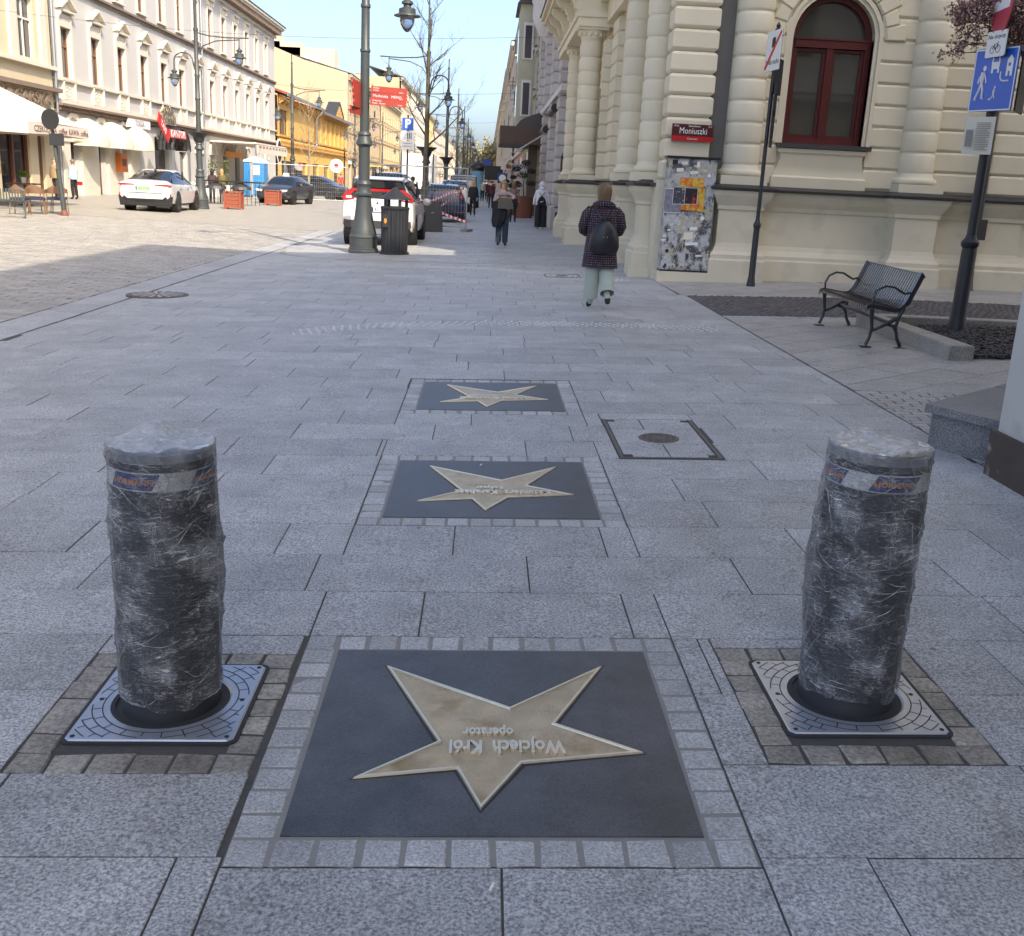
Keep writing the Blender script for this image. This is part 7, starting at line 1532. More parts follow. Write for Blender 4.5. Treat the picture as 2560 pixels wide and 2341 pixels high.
# white crossover by the lamp
g = Vector((-2.68, 29.05, gz(-2.7))); wb2 = paint('white_solid', (.66, .65, .62))
T, F = car('crossover_car', 'white crossover with red light bar parked behind the lamp and bin', 'car', g, math.radians(-1.2),
    [(-2.19, .50, .86, .74, .92, .60), (-2.16, .36, 1.08, .86, 1.14, .72), (-2.10, .30, 1.16, .90, 1.30, .74), (-2.0, .28, 1.16, .91, 1.40, .68), (-1.72, .26, 1.12, .91, 1.60, .60), (-1.3, .25, 1.08, .91, 1.67, .60), (-.3, .25, 1.04, .91, 1.69, .62), (.5, .25, 1.02, .91, 1.62, .62), (1.1, .25, 1.0, .91, 1.24, .72), (1.4, .25, .98, .91, 1.08, .80), (1.95, .3, .9, .88, .98, .76), (2.18, .45, .7, .78, .78, .6)], 1.82, (3, 5), (7, 9), (4, 9), (-1.33, 1.34), .36, wb2, rimmat='rim')
part(T, F, 'upper_window', 'carglass', lambda b: b.prism([(-.62, 1.42), (.62, 1.42), (.54, 1.58), (-.54, 1.58)], -2.06, -1.9, 'y')); part(T, F, 'lower_window', 'carglass', lambda b: b.prism([(-.66, 1.17), (.66, 1.17), (.70, 1.30), (-.70, 1.30)], -2.17, -2.02, 'y'))
part(T, F, 'light_bar', 'taillight', lambda b: b.box(-.62, .62, -2.165, -2.0, 1.335, 1.40))
part(T, F, 'roof_spoiler', wb2, lambda b: b.prism([(-1.55, 1.64), (-2.02, 1.60), (-2.08, 1.63), (-1.55, 1.70)], -.60, .60, 'x'))
for s_ in (-1, 1):
    part(T, F, 'tail_light', 'taillight', lambda b: b.prism([(s_*.58, 1.13), (s_*.86, 1.10), (s_*.90, 1.16), (s_*.80, 1.30), (s_*.62, 1.405), (s_*.56, 1.34), (s_*.66, 1.25)], -2.175, -1.85, 'y')); part(T, F, 'lamp_lens', 'headlight', lambda b: b.box(s_*.72-.07, s_*.72+.07, -2.182, -2.17, 1.15, 1.21))
    part(T, F, 'fog_reflector', 'taillight', lambda b: b.prism([(s_*.70, .48), (s_*.86, .50), (s_*.84, .64), (s_*.74, .62)], -2.185, -2.0, 'y')); part(T, F, 'mirror', wb2, lambda b: b.ell((s_*1.02, .62, 1.08), .12, .08, .10, 10, 6), True)
    part(T, F, 'roof_rail', 'steel', lambda b: b.tube([(s_*.56, -1.4, 1.69), (s_*.58, -.4, 1.73), (s_*.56, .4, 1.70)], .02, 6))
    part(T, F, 'b_pillar', 'black', lambda b: b.prism([(-.14, 1.04), (-.02, 1.04), (-.06, 1.6), (-.16, 1.6)], s_*.80-.02, s_*.80+.02, 'x'))
part(T, F, 'bumper', 'zinc', lambda b: b.box(-.84, .84, -2.195, -2.0, .44, .62)); part(T, F, 'skid_plate', 'steel', lambda b: b.prism([(-.55, .30), (.55, .30), (.62, .43), (-.62, .43)], -2.20, -2.0, 'y'))
plate(T, F, .12, -2.212, .90, 'EL 4714', 'white'); part(T, F, 'emblem', 'zinc', lambda b: (b.prism([(0, 1.09), (.03, 1.045), (0, 1.0), (-.03, 1.045)], -2.178, -2.16, 'y'))); text('model_lettering', 'ECLIPSE', .05, F @ Vector((-.5, -2.175, 1.08)), F.to_3x3() @ Vector((1, 0, 0)), (0, 0, 1), M['zinc'], T, .001)
# black saloon facing the camera
g = Vector((-10.95, 58.9, gz(-11))); kb = paint('anthracite_metallic', (.055, .062, .078), .5)
SED = [(-2.45, .46, .78, .78, .84, .62), (-2.40, .32, 1.0, .90, 1.06, .78), (-2.0, .22, 1.0, .92, 1.08, .78), (-1.5, .2, .98, .92, 1.26, .66), (-.8, .2, .97, .92, 1.43, .58), (-.1, .2, .96, .92, 1.46, .58), (.5, .2, .95, .92, 1.40, .58), (1.1, .2, .94, .92, 1.14, .68), (1.45, .2, .92, .92, .98, .78), (2.0, .22, .86, .90, .90, .76), (2.35, .26, .74, .84, .78, .68), (2.45, .36, .64, .72, .68, .55)]
T, F = car('saloon_car', 'dark grey saloon car facing the camera behind the wooden planter box', 'car', g, math.radians(180-8), SED, 1.85, (2, 4), (6, 8), (2, 8), (-1.45, 1.45), .34, kb)
for s_ in (-1, 1): part(T, F, 'headlight', 'headlight', lambda b: b.prism([(s_*.48, .62), (s_*.82, .66), (s_*.84, .76), (s_*.5, .74)], 2.25, 2.45, 'y')); part(T, F, 'mirror', kb, lambda b: b.ell((s_*1.0, .62, 1.0), .11, .07, .08, 10, 6)); part(T, F, 'air_intake', 'black', lambda b: b.box(s_*.6-.18, s_*.6+.18, 2.3, 2.44, .3, .42))
part(T, F, 'grille', 'black', lambda b: b.prism([(-.36, .48), (.36, .48), (.40, .72), (-.40, .72)], 2.3, 2.475, 'y'))
for k in range(3): part(T, F, 'grille_bar', 'steel', lambda b: b.box(-.37, .37, 2.475, 2.485, .51+k*.075, .53+k*.075))
plate(T, F, 0, 2.49, .42, 'EL 7K41', 'white', False)
part(T, F, 'taxi_sign', 'white', lambda b: b.prism([(-.18, 1.45), (.18, 1.45), (.12, 1.6), (-.12, 1.6)], -.05, .1, 'y'))
# dark hatchback behind the mesh fence
HAT = [(-1.95, .48, .84, .72, .9, .6), (-1.9, .3, 1.0, .84, 1.2, .7), (-1.7, .25, 1.02, .86, 1.42, .6), (-1.2, .22, 1.0, .86, 1.5, .58), (-.3, .22, .98, .86, 1.52, .58), (.4, .22, .97, .86, 1.44, .58), (1.0, .22, .96, .86, 1.14, .68), (1.3, .22, .94, .86, 1.0, .74), (1.75, .25, .85, .82, .88, .7), (1.95, .4, .64, .68, .68, .5)]
car('hatchback_car', 'black hatchback seen through the mesh fence on the left', 'car', Vector((-11.2, 71.6, gz(-11))), math.radians(-108), HAT, 1.72, (1, 3), (5, 7), (2, 7), (-1.25, 1.25), .32, paint('black_solid', (.02, .02, .024)))
# parked row behind the fence
T, F = car('hatchback_car', 'dark blue hatchback parked just behind the striped tape', 'car', Vector((-1.75, 45.0, gz(-1.8))), 0, HAT, 1.75, (1, 3), (5, 7), (2, 7), (-1.25, 1.25), .33, paint('navy_solid', (.015, .02, .06)))
for s_ in (-1, 1): part(T, F, 'tail_light', 'taillight', lambda b: b.box(s_*.70-.09, s_*.70+.09, -1.93, -1.75, .92, 1.12))
SUV = [(-2.1, .50, .86, .74, .92, .60), (-2.06, .36, 1.08, .88, 1.3, .72), (-1.8, .28, 1.12, .92, 1.58, .62), (-1.3, .25, 1.08, .92, 1.66, .62), (-.3, .25, 1.04, .92, 1.68, .62), (.5, .25, 1.02, .92, 1.6, .62), (1.1, .25, 1.0, .92, 1.24, .72), (1.4, .25, .98, .92, 1.08, .80), (1.95, .3, .9, .9, .98, .76), (2.15, .45, .7, .78, .78, .6)]
T, F = car('crossover_car', 'white crossover in the parked row, second beyond the fence', 'car', Vector((-1.75, 59.5, gz(-1.7))), 0, SUV, 1.86, (1, 3), (5, 7), (2, 7), (-1.33, 1.34), .36, wb2)
for s_ in (-1, 1): part(T, F, 'tail_light', 'taillight', lambda b: b.prism([(s_*.42, 1.0), (s_*.90, .98), (s_*.9, 1.12), (s_*.5, 1.1)], -2.09, -1.9, 'y'))
VAN = [(-2.4, .4, 1.0, .9, 1.7, .75), (-2.3, .3, 1.05, .95, 1.95, .8), (-1.5, .28, 1.05, .95, 2.0, .8), (.6, .28, 1.05, .95, 1.98, .78), (1.2, .28, 1.05, .95, 1.6, .78), (1.7, .28, 1.0, .95, 1.15, .82), (2.3, .35, .85, .9, .92, .7), (2.4, .45, .7, .7, .75, .55)]
car('van', 'silver van in the parked row beyond the white crossover', 'van', Vector((-1.5, 70.5, gz(-1.5))), 0, VAN, 1.95, (0, 1), (3, 5), (0, 5), (-1.5, 1.5), .34, paint('silver', (.42, .44, .46), .6))
car('van', 'white van parked on the road side beyond the bare tree', 'van', Vector((-5.6, 62, gz(-5.6))), math.radians(180), VAN, 1.95, (0, 1), (3, 5), (3, 5), (-1.5, 1.5), .34, wb2)
g = Vector((-5.4, 86, gz(-5))); T = thing('box_truck', 'white box truck standing on the road behind the lamp posts', 'truck', g); F = Matrix.Translation(g)
part(T, F, 'cargo_box', 'white', lambda b: b.box(-1.25, 1.25, -3.2, 2.0, 1.0, 3.6)); part(T, F, 'cab', wb2, lambda b: b.prism([(2.05, .5), (3.6, .5), (3.6, 1.5), (3.1, 2.5), (2.05, 2.5)], -1.05, 1.05, 'x')); part(T, F, 'door_bar', 'steel', lambda b: (b.box(-.03, .03, -3.23, -3.205, 1.0, 3.6)))
for s_ in (-1, 1):
    part(T, F, 'corner_post', 'zinc', lambda b: b.box(s_*1.22-.05, s_*1.22+.05, -3.24, -3.2, 1.0, 3.6)); part(T, F, 'mud_flap', 'black', lambda b: b.box(s_*.8-.3, s_*.8+.3, -3.0, -2.95, .3, .9))
    for wy in (-2.0, 2.7): part(T, F @ basis((s_*.95, wy, .45), (0, 1, 0), (0, 0, 1), (s_, 0, 0)), 'wheel', 'tyre', lambda b: b.lathe([(.2, -.12), (.45, -.12), (.45, .12), (.2, .12)], 0, 0, 0, 20))
part(T, F, 'chassis', 'black', lambda b: b.box(-.5, .5, -3.1, 3.3, .55, .98)); part(T, F, 'windscreen', 'carglass', lambda b: b.prism([(3.15, 2.4), (3.6, 1.55), (3.62, 1.56), (3.17, 2.41)], -.95, .95, 'x'))
# excavator cab over the roof line of the crossover
g = Vector((-6.4, 60, gz(-6.4))); T = thing('site_digger', 'small yellow and black site digger showing above the white crossover roof', 'digger', g); F = Matrix.Translation(g)
for s_ in (-1, 1):
    part(T, F, 'track', 'black', lambda b: b.prism([(-.9, .1), (-.7, 0), (.7, 0), (.9, .1), (.9, .35), (.7, .45), (-.7, .45), (-.9, .35)], s_*.55-.15, s_*.55+.15, 'x'))
    for yy in (-.4, .6): part(T, F, 'cab_post', 'black', lambda b: b.box(s_*.45-.03, s_*.45+.03, yy-.03, yy+.03, .9, 2.25))
part(T, F, 'body', 'digger', lambda b: b.box(-.6, .6, -1.0, .8, .5, 1.0)) if 'digger' in M else part(T, F, 'body', mat('digger_yellow', (.6, .40, .05), .45), lambda b: b.box(-.6, .6, -1.0, .8, .5, 1.0))
part(T, F, 'cab_roof', mat('digger_roof', (.62, .44, .08), .5), lambda b: b.box(-.55, .55, -.5, .75, 2.25, 2.33)); part(T, F, 'boom', 'black', lambda b: b.tube([(-.1, .8, .8), (-.1, 1.6, 2.3), (-.1, 2.6, 2.0), (-.1, 2.9, .9)], .09, 6))
# ------------------------------------------------------------------ people
def skin_body(T, F, J, E, mats, region, lev=2, name='body'):
    """one continuous skinned body: J name->(pos,radius or (rx,ry)), E edges (a,b,region)"""
    names = list(J); ix = {k: i for i, k in enumerate(names)}
    me = bpy.data.meshes.new(name); me.from_pydata([Vector(J[k][0]) for k in names], [(ix[a], ix[b]) for a, b, _ in E], [])
    o = bpy.data.objects.new('tmp', me); C.objects.link(o); o.modifiers.new('s', 'SKIN'); sv = me.skin_vertices[0].data
    for i, k in enumerate(names):
        r = J[k][1]; sv[i].radius = r if isinstance(r, tuple) else (r, r); sv[i].use_root = (k == 'pelvis')
    sm = o.modifiers.new('u', 'SUBSURF'); sm.levels = lev; sm.render_levels = lev
    bpy.context.view_layer.update(); m2 = bpy.data.meshes.new_from_object(o.evaluated_get(bpy.context.evaluated_depsgraph_get())); bpy.data.objects.remove(o); bpy.data.meshes.remove(me)
    m2.name = name; m2.materials.clear(); rn = []
    for r, m_ in mats.items(): m2.materials.append(m_); rn.append(r)
    seg = [(Vector(J[a][0]), Vector(J[b][0]), rn.index(r)) for a, b, r in E]
    for p in m2.polygons:
        c = p.center; best = None
        for a, b, r in seg:
            ab = b-a; t = max(0, min(1, (c-a).dot(ab)/max(1e-9, ab.length_squared))); d = (a+ab*t-c).length
            if best is None or d < best[0]: best = (d, r)
        p.material_index = best[1]; p.use_smooth = True
    return link(name, m2, T, F)
def cloth(name, col, var=.12, **k): return mat(name, col, .85, var=var, vs=8, **k)
def person(label, loc, rz, H_, cl, arms=None, legs=None, hair=None, hairlen=0, lev=2, fingers=False, lean=0, face=False, headturn=0, grp=None, sit=False):
    """local axes: faces +y. cl: dict top,legs,shoes; arms/legs: lists of joint positions relative (units of height)"""
    T = thing('person', label, 'person', loc, grp); F = Matrix.Translation(Vector(loc)) @ Matrix.Rotation(rz, 4, 'Z') @ Matrix.Scale(H_, 4)
    J = {'pelvis': ((0, 0, .53), (.085, .062)), 'waist': ((0, lean*.3, .61), (.072, .055)), 'chest': ((0, lean*.7, .71), (.088, .06)), 'neckb': ((0, lean, .815), (.05, .04)), 'neck': ((0, lean+.004, .855), .031), 'jaw': ((0, lean+.014, .888), (.036, .042)), 'head': ((0, lean+.006, .93), (.044, .055)), 'crown': ((0, lean-.002, .972), (.034, .042))}
    E = [('pelvis', 'waist', 'top'), ('waist', 'chest', 'top'), ('chest', 'neckb', 'top'), ('neckb', 'neck', 'skin'), ('neck', 'jaw', 'skin'), ('jaw', 'head', 'skin'), ('head', 'crown', 'skin')]
    arms = arms or ([(-.125, .0, .66), (-.135, .03, .53), (-.135, .045, .49)], [(.125, 0, .66), (.135, .03, .53), (.135, .045, .49)])
    legs = legs or ([(-.052, .02, .28), (-.055, .0, .045), (-.06, .075, .018)], [(.052, -.02, .28), (.055, -.05, .05), (.06, .02, .018)])
    for s_, n_, A in ((-1, 'l', arms[0]), (1, 'r', arms[1])):
        J['sh'+n_] = ((s_*.098, lean*.95, .795), .036); J['el'+n_] = (A[0], .030); J['wr'+n_] = (A[1], .020); J['ha'+n_] = (A[2], (.021, .013))
        E += [('neckb', 'sh'+n_, 'top'), ('sh'+n_, 'el'+n_, 'sleeve'), ('el'+n_, 'wr'+n_, 'sleeve'), ('wr'+n_, 'ha'+n_, 'hand')]
        if fingers:
            h, w_ = Vector(A[2]), Vector(A[1]); d = (h-w_).normalized(); side = d.cross(Vector((0, 1, 0))); side = side.normalized() if side.length > .1 else Vector((1, 0, 0))
            cur = Vector((0, .006, 0))
            for k in range(4):
                b0 = h+side*(k-1.5)*.011+d*.012; L = (.030, .036, .034, .026)[k]; J['f%d%s' % (k, n_)] = (b0+d*L*.55+cur*.5, .0058); J['g%d%s' % (k, n_)] = (b0+d*L*.85+cur*2, .005); E += [('ha'+n_, 'f%d%s' % (k, n_), 'hand'), ('f%d%s' % (k, n_), 'g%d%s' % (k, n_), 'hand')]
            J['t'+n_] = (w_.lerp(h, .6)+side*.026+cur, .0065); J['u'+n_] = (h+side*.03+cur*2, .0055); E += [('ha'+n_, 't'+n_, 'hand'), ('t'+n_, 'u'+n_, 'hand')]
    for s_, n_, A in ((-1, 'l', legs[0]), (1, 'r', legs[1])):
        J['hip'+n_] = ((s_*.05, 0, .49), .058); J['kn'+n_] = (A[0], .038); J['an'+n_] = (A[1], .026); J['to'+n_] = (A[2], (.031, .022))
        E += [('pelvis', 'hip'+n_, 'legs'), ('hip'+n_, 'kn'+n_, 'legs'), ('kn'+n_, 'an'+n_, 'legs'), ('an'+n_, 'to'+n_, 'shoes')]
    mats = {'top': cl['top'], 'sleeve': cl.get('sleeve', cl['top']), 'hand': cl.get('hand', M['skin']), 'skin': M['skin'], 'legs': cl['legs'], 'shoes': cl['shoes']}
    skin_body(T, F, J, E, mats, None, lev)
    hx, hy, hz = J['head'][0]
    if hair:
        b = MB(F); rg = random.Random(int(H_*1000)); n = 16; vs = []
        def hairpt(a, t):                                   # a azimuth (0 = +y face side), t polar from crown
            r = Vector((.058*math.sin(t)*math.sin(a), -.006+.066*math.sin(t)*math.cos(a), .012+.062*math.cos(t))); return Vector((hx, hy, hz))+r*(1.0+.03*math.sin(7*a))
        rows = 7
        for j in range(rows+1):
            for i in range(n):
                a = 2*PI*i/n; front = max(0, math.cos(a)); tmax = PI*.40*front**.6+(PI*.68)*(1-front**.6); p = hairpt(a, .05+(tmax-.05)*j/rows)
                if j == rows and front < .55: p.z -= hairlen*(1-front); p.y -= .004
                if j == rows-1 and front < .55: p.z -= hairlen*.5*(1-front)
                vs.append(p)
        b.add(vs, [(j*n+i, j*n+(i+1) % n, (j+1)*n+(i+1) % n, (j+1)*n+i) for j in range(rows) for i in range(n)]+[list(range(n))]); b.build('hair', hair, T, True)
    if face:
        b = MB(F); b.ell((hx, hy+.056, hz-.018), .008, .012, .014, 8, 6); b.ell((hx-.049, hy, hz-.01), .006, .011, .017, 8, 6); b.ell((hx+.049, hy, hz-.01), .006, .011, .017, 8, 6); tag(b.build('nose_and_ears', M['skin'], T, True), kind='stuff')
        for s_ in (-1, 1): b = MB(F); b.ell((hx+s_*.018, hy+.050, hz-.004), .0065, .004, .0042, 8, 6); b.build('eye', M['black'], T, True)
        b = MB(F); b.ell((hx, hy+.049, hz-.040), .013, .005, .004, 8, 6); b.build('mouth', mat('lips', (.45, .14, .12), .5), T, True)
    return T, F
def loft_cloth(T, F, nm, mt, rows, n=20, a0=0, a1=2*PI, fold=0, th=None):
    """rows: (z, cx, cy, rx, ry)"""
    b = MB(F); vs = []; full = abs(a1-a0-2*PI) < 1e-5; k = n if full else n+1
    for j, (z, cx, cy, rx, ry) in enumerate(rows):
        for i in range(k): a = a0+(a1-a0)*i/n; f_ = 1+fold*math.sin(5*a+.8*j)*(j/len(rows)); vs.append((cx+rx*math.cos(a)*f_, cy+ry*math.sin(a)*f_, z))
    b.add(vs, [(j*k+i, j*k+(i+1) % k, (j+1)*k+(i+1) % k, (j+1)*k+i) for j in range(len(rows)-1) for i in range(n)]); return b.build(nm, mt, T, True)
cK, cJ = cloth('black_cloth', (.014, .014, .017)), cloth('dark_denim', (.025, .04, .065), col2=(.09, .11, .13), c2s=5, c2t=.58)
shoeB = cloth('dark_shoe', (.03, .026, .022)); shoeW = cloth('white_shoe', (.6, .58, .55)); brownhair = mat('brown_hair', (.17, .085, .035), .55, var=.35, vs=60); grey = mat('greying_hair', (.17, .13, .10), .6, var=.3, vs=60)
# --- woman in dotted coat walking away
coat = mat('dotted_coat', (.018, .012, .022), .85, var=.2)
def dots(mt):
    n = mt.node_tree.nodes; L = mt.node_tree.links; b_ = n['Principled BSDF']; src = b_.inputs['Base Color'].links[0].from_socket
    tc = n.new('ShaderNodeTexCoord'); mp = n.new('ShaderNodeMapping'); mp.inputs['Scale'].default_value = (1, 1, 1); L.new(tc.outputs['UV'], mp.inputs[0])
    v = n.new('ShaderNodeTexVoronoi'); v.voronoi_dimensions = '2D'; v.inputs['Scale'].default_value = 1; v.inputs['Randomness'].default_value = 0; L.new(mp.outputs[0], v.inputs['Vector'])
    r = n.new('ShaderNodeMapRange'); r.inputs[1].default_value = .21; r.inputs[2].default_value = .14; L.new(v.outputs['Distance'], r.inputs[0])
    vp = n.new('ShaderNodeTexWhiteNoise'); vp.noise_dimensions = '2D'; L.new(v.outputs['Position'], vp.inputs['Vector'])
    cr_ = n.new('ShaderNodeValToRGB'); cr_.color_ramp.interpolation = 'CONSTANT'; e = cr_.color_ramp.elements; e[0].color = (.42, .36, .30, 1); e[1].position = .3; e[1].color = (.45, .10, .12, 1)
    for p, c in ((.48, (.10, .13, .40, 1)), (.62, (.34, .34, .38, 1)), (.82, (.35, .12, .25, 1))): q = e.new(p); q.color = c
    L.new(vp.outputs['Value'], cr_.inputs[0]); x = n.new('ShaderNodeMix'); x.data_type = 'RGBA'; L.new(r.outputs[0], x.inputs[0]); L.new(src, x.inputs[6]); L.new(cr_.outputs[0], x.inputs[7]); L.new(x.outputs[2], b_.inputs['Base Color'])
dots(coat)
def uv_cyl(o, su, sv_, c=(0, 0)):
    me = o.data; uvl = me.uv_layers.new(name='UVMap')
    for p in me.polygons:
        for li in p.loop_indices:
            v = me.vertices[me.loops[li].vertex_index].co; a = math.atan2(v.y-c[1], v.x-c[0]); pc = p.center; ac = math.atan2(pc.y-c[1], pc.x-c[0])
            if a-ac > PI: a -= 2*PI
            if ac-a > PI: a += 2*PI
            uvl.data[li].uv = (a*su, v.z*sv_)
mint = cloth('mint_jeans', (.37, .43, .37))
g = G(1492, 772); g.z = gz(g.x); Hw = 1.63
T, F = person('woman in dark dotted coat and pale mint trousers walking away with a black backpack', g, math.radians(3), Hw, {'top': cK, 'sleeve': cK, 'hand': cK, 'legs': mint, 'shoes': shoeB},
    arms=([(-.155, .01, .655), (-.105, .09, .60), (-.06, .10, .60)], [(.155, .01, .655), (.11, .09, .60), (.06, .10, .60)]),
    legs=([(-.055, .03, .28), (-.055, .03, .05), (-.065, .09, .022)], [(.042, -.005, .27), (.055, -.16, .11), (.06, -.145, .055)]), hair=mat('ash_brown_hair', (.13, .075, .035), .5, var=.6, vs=120), hairlen=.05)
o = loft_cloth(T, F, 'coat', coat, [(.835, 0, .0, .045, .042), (.825, 0, 0, .07, .058), (.80, 0, 0, .105, .068), (.765, 0, 0, .122, .075), (.70, 0, 0, .125, .080), (.62, 0, 0, .120, .080), (.52, 0, 0, .128, .085), (.42, 0, -.005, .138, .092), (.335, 0, -.01, .146, .098)], 28, fold=.05); uv_cyl(o, 7, 34)
for s_ in (-1, 1):                                          # sleeves
    b = MB(F); b.tube([(s_*.095, 0, .795), (s_*.135, .0, .75), (s_*.158, .008, .66), (s_*.150, .04, .625), (s_*.11, .085, .602)], [.040, .043, .040, .037, .033], 14); o = b.build('sleeve', coat, T, True); uv_cyl(o, 2.6, 34, (s_*.14*Hw, 0))
b = MB(F); b.tube([(.07*math.cos(a), .055*math.sin(a)-.006, .832-.010*math.cos(a*2)) for a in [2*PI*i/16 for i in range(17)]], .028, 10); o = b.build('hood_collar', coat, T, True); uv_cyl(o, 4, 34)
for s_, zz, yy, xx in ((-1, .085, .03, -.055), (1, .14, -.14, .052)):   # wide trouser legs
    b = MB(F); pts = [(s_*.058, -.002, .50), (s_*.056, .01, .38), (xx, yy*.3, .27), (xx, yy, zz)]; b.tube(pts, [.055, .064, .060, .058], 14, cap=False); b.build('trouser_leg', mint, T, True)
bag = thing('backpack', 'black drawstring backpack worn by the woman in the dotted coat', 'backpack', g+Vector((0, -.2, 1.0))); leather = mat('black_leather', (.012, .013, .018), .45, var=.2)
Fb = F; b = MB(Fb); rg = []
for z, rx, ry in ((.455, .085, .03), (.467, .112, .05), (.51, .124, .07), (.58, .118, .072), (.64, .095, .064), (.685, .064, .048), (.705, .03, .025), (.712, .018, .016), (.735, .034, .022), (.745, .030, .018)): rg.append([(rx*math.cos(2*PI*i/18), -.128+ry*math.sin(2*PI*i/18)*(1 if math.sin(2*PI*i/18) < 0 else .7), z) for i in range(18)])
b.loft(rg); bb = b.build('bag_body', leather, bag, .9)
b = MB(Fb)
for s_ in (-1, 1): b.tube([(s_*.03, -.10, .715), (s_*.06, -.08, .78), (s_*.07, -.02, .822), (s_*.075, .05, .78)], .008, 6)
b.build('straps', leather, bag, True)
for s_ in (-.02, .012): b = MB(Fb); b.box(s_-.003, s_+.003, -.1985, -.194, .575, .592); b.build('zip_pull', M['steel'], bag)
for s_ in (-1, 1): b = MB(Fb); b.tube([(s_*.095, -.13, .53), (s_*.12, -.12, .50)], .006, 5); b.build('strap_end', leather, bag)
# --- woman with grey bag walking towards the camera
ltop = cloth('mauve_top', (.36, .29, .28)); g = G(1253, 614); g.z = gz(g.x); Hb = 1.66
T, F = person('woman in mauve top and jeans walking towards the camera holding up a grey bag', g, math.radians(180), Hb, {'top': ltop, 'legs': cJ, 'shoes': shoeB},
    arms=([(-.175, .055, .755), (-.16, .13, .74), (-.12, .15, .735)], [(.13, .03, .665), (.085, .12, .725), (.075, .135, .755)]), legs=([(-.05, .01, .28), (-.05, .0, .045), (-.062, .07, .02)], [(.05, .03, .28), (.053, .03, .045), (.06, .10, .02)]), hair=mat('light_brown_hair', (.33, .18, .075), .5, var=.3, vs=60), hairlen=.035, fingers=True, face=True)
for s_ in (-1, 1): b = MB(F); b.tube([(s_*.05, 0, .5), (s_*.052, .015, .28), (s_*.053, .012+.01*s_, .05)], [.062, .05, .044], 12); b.build('jeans_leg', cJ, T, True)
bag = thing('shoulder_bag', 'grey olive shoulder bag held in front of her chest by the woman', 'bag', g+Vector((0, -.2, 1.1))); M['bagm'] = mat('olive_bag', (.085, .075, .055), .5, var=.2, vs=15)
b = MB(F); b.loft([[(cx+w_*s, y, z) for s, y in ((-1, .145), (1, .145), (1, .19), (-1, .19))] for z, w_, cx in ((.575, .115, -.04), (.58, .125, -.04), (.65, .118, -.035), (.72, .10, -.03), (.735, .095, -.03))]); b.build('bag_body', M['bagm'], bag)
b = MB(F); b.tube([(.06, .16, .735), (.07, .165, .765), (-.02, .17, .778), (-.11, .165, .77), (-.125, .16, .735)], .007, 6); b.build('handle', M['black'], bag, True)
jk = thing('carried_jacket', 'black jacket hanging over the arm of the woman with the grey bag', 'jacket', g+Vector((0, -.15, .7))); b = MB(F); rg = []
for z, rx, cx in ((.68, .06, .10), (.66, .085, .08), (.60, .10, .07), (.52, .115, .05), (.44, .11, .06), (.37, .10, .075), (.31, .06, .10), (.285, .03, .12)): rg.append([(cx+rx*math.cos(2*PI*i/18)*(1+.10*math.sin(3*i)), .11+.05*math.sin(2*PI*i/18)*(1+.2*math.sin(4*i)), z+.01*math.sin(2.3*i)) for i in range(18)])
b.loft(rg); b.build('folds', cK, jk, 1.2)
# --- white hoodie
hood_ = cloth('white_hoodie', (.62, .63, .68)); g = G(1350, 573); g.z = gz(g.x); Hh = 1.68
T, F = person('person in white hooded top and wide black trousers walking away by the hotel pier', g, 0, Hh, {'top': hood_, 'legs': cK, 'shoes': shoeW}, arms=([(-.15, 0, .65), (-.165, .01, .52), (-.165, .02, .49)], [(.15, 0, .65), (.165, .01, .52), (.165, .02, .49)]))
loft_cloth(T, F, 'hooded_top', hood_, [(.82, 0, 0, .07, .06), (.79, 0, 0, .115, .07), (.72, 0, 0, .128, .08), (.6, 0, 0, .13, .085), (.50, 0, 0, .125, .085)], 20, fold=.03); b = MB(F); b.ell((0, -.004, .925), .062, .068, .075, 14, 10); b.ell((0, -.03, .845), .07, .05, .04, 12, 8); b.build('hood', hood_, T, True)
for s_ in (-1, 1): b = MB(F); b.tube([(s_*.055, 0, .5), (s_*.06, .0, .3), (s_*.062, -.005, .04)], [.075, .068, .070], 12); b.build('wide_leg', cK, T, True)
bp_ = thing('gym_bag', 'small black drawstring gym bag on the back of the white hoodie', 'bag', g+Vector((0, -.15, 1.0))); b = MB(F); rg = []
for z, rx in ((.50, .085), (.51, .095), (.58, .092), (.65, .06), (.69, .02)): rg.append([(rx*math.cos(2*PI*i/14), -.095+.035*math.sin(2*PI*i/14), z) for i in range(14)])
b.loft(rg); b.build('bag_body', cK, bp_, .9); b = MB(F)
for s_ in (-1, 1): b.tube([(0, -.10, .69), (s_*.05, -.085, .75), (s_*.08, -.02, .815)], .005, 5)
b.build('cords', cK, bp_); b = MB(F); b.tube([(-.035, -.132, .575), (-.02, -.134, .565), (.04, -.132, .59)], [.006, .008, .002], 5); b.build('tick_mark', M['white'], bp_)
# --- others, smaller in the picture
def walker(label, px_, py_, rz, H_, cl, hair=brownhair, Y=None, hl=.0, **k):
    g = G(px_, py_)
    if Y: g = PY(px_, py_, Y)
    g.z = gz(g.x); return person(label, g, rz, H_, cl, hair=hair, hairlen=hl, lev=1, **k), g
(T, F), g = walker('woman in black jacket and trousers walking away left of the fence foot', 1181, 541, 0, 1.66, {'top': cK, 'legs': cK, 'shoes': shoeW}, mat('fair_hair', (.42, .27, .12), .5, var=.2), hl=.08)
loft_cloth(T, F, 'jacket', cK, [(.82, 0, 0, .06, .05), (.79, 0, 0, .11, .07), (.65, 0, 0, .115, .075), (.53, 0, 0, .125, .085)], 16)
(T, F), g = walker('woman with brown hair and black skirt behind the woman with the grey bag', 1281, 556, 0, 1.64, {'top': cloth('grey_brown_top', (.2, .15, .13)), 'legs': cK, 'shoes': cK}, hl=.08)
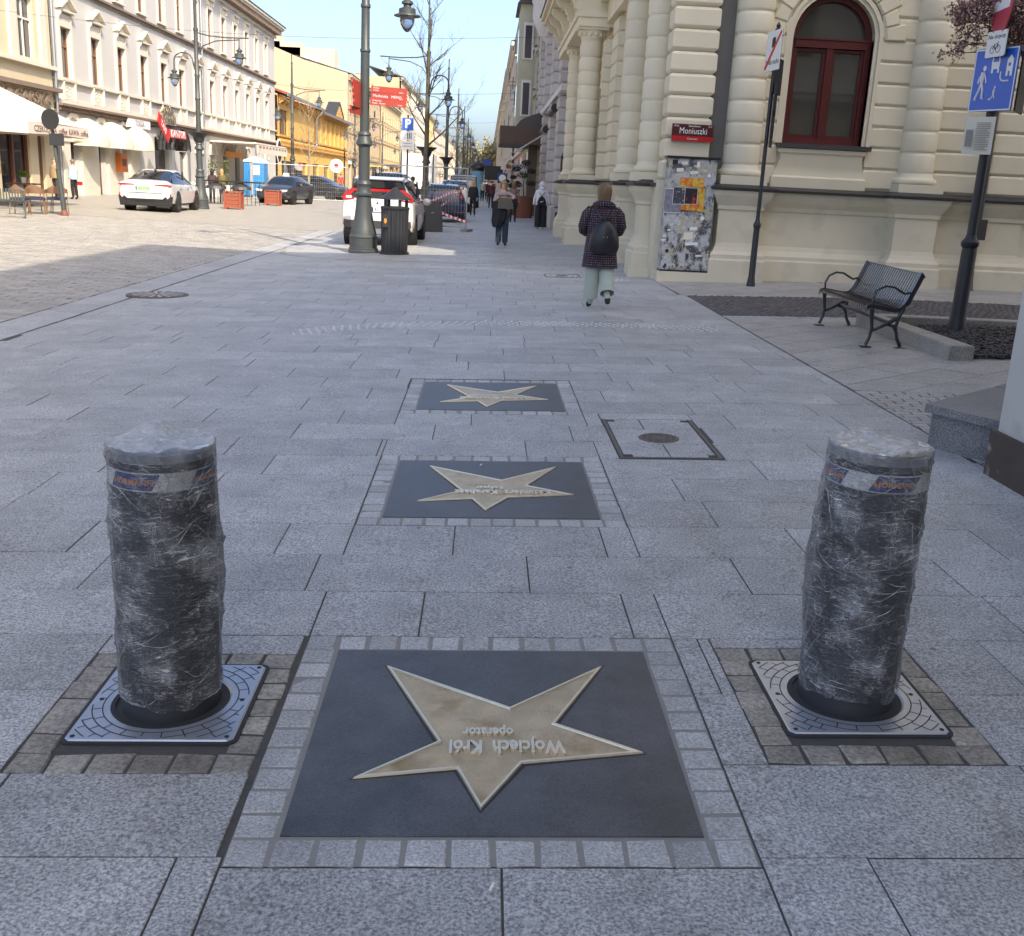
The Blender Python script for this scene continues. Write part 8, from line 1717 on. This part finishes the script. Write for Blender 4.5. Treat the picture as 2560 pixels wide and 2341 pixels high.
loft_cloth(T, F, 'skirt', cK, [(.58, 0, 0, .09, .07), (.50, 0, 0, .12, .09), (.38, 0, 0, .115, .09)], 16)
walker('man in dark jacket standing by the parking sign', 1030, 552, 0, 1.78, {'top': cK, 'legs': cK, 'shoes': cK}, mat('dark_hair', (.04, .03, .025), .6), Y=46)
(T, F), g = walker('woman in pale blue jacket with a red bag walking by the shop doors', 187, 499, math.radians(75), 1.64, {'top': cloth('pale_blue_jacket', (.34, .46, .58)), 'legs': cK, 'shoes': cK}, grey)
loft_cloth(T, F, 'jacket', cloth('pale_blue_jacket2', (.34, .46, .58)), [(.82, 0, 0, .06, .05), (.79, 0, 0, .12, .08), (.68, 0, 0, .13, .10), (.56, 0, 0, .13, .105), (.5, 0, 0, .12, .10)], 16); b = MB(F); b.box(.10, .17, -.14, -.02, .36, .45); o = b.build('red_bag', M['red'], T); b = MB(F); b.tube([(-.06, .05, .82), (.0, .105, .68), (.10, .03, .46)], .006, 5); b.build('bag_strap', M['red'], T)
(T, F), g = walker('person in tan jacket standing beside the woman in pale blue', 142, 497, math.radians(160), 1.66, {'top': cloth('tan_jacket', (.30, .20, .11)), 'legs': cloth('dark_trousers', (.05, .045, .04)), 'shoes': cK}, grey)
loft_cloth(T, F, 'jacket', cloth('tan_jacket2', (.32, .22, .12)), [(.82, 0, 0, .06, .05), (.79, 0, 0, .13, .085), (.65, 0, 0, .145, .105), (.5, 0, 0, .14, .105)], 16)
for (px_, Y_, H_, lab, tc_, hc) in ((531, 52.4, 1.58, 'woman in dark quilted jacket standing at the bar counter', (.05, .032, .032), (.015, .012, .012)), (555, 52.6, 1.62, 'woman with long fair hair in olive jacket at the bar counter', (.12, .095, .035), (.42, .24, .11))):
    (T, F), g = walker(lab, px_, 470, 0, H_, {'top': cloth('jacket_%d' % px_, tc_), 'legs': cJ, 'shoes': cK}, mat('hair_%d' % px_, hc, .5, var=.2), Y=Y_, hl=.10, arms=([(-.14, .04, .66), (-.12, .13, .63), (-.1, .15, .63)], [(.14, .04, .66), (.14, .12, .58), (.14, .15, .57)]))
    loft_cloth(T, F, 'jacket', cloth('jacketb_%d' % px_, tc_), [(.82, 0, 0, .06, .05), (.79, 0, 0, .12, .08), (.66, 0, 0, .13, .095), (.54, 0, 0, .125, .09)], 16)
walker('man in red top walking by the yellow house', 852, 470, math.radians(20), 1.75, {'top': cloth('red_top', (.5, .03, .04)), 'legs': cJ, 'shoes': cK}, Y=88)
for i, (px_, Y_, lab, tc_) in enumerate(((1228, 68, 'person with a red bag far down the pavement', (.10, .02, .025)), (1222, 84, 'person in black farther down the pavement', (.02, .02, .02)), (1212, 100, 'person in grey in the far crowd on the pavement', (.1, .1, .12)), (1233, 112, 'person in dark blue in the far crowd on the right', (.03, .04, .09)), (1219, 125, 'farthest dark figure on the pavement', (.03, .03, .03)), (1206, 92, 'person in pale coat beside the advertising pillar', (.35, .33, .28)))):
    walker(lab, px_, 470, math.radians(180*(i % 2)), 1.7, {'top': cloth('far_top_%d' % i, tc_), 'legs': cK, 'shoes': cK}, Y=Y_)
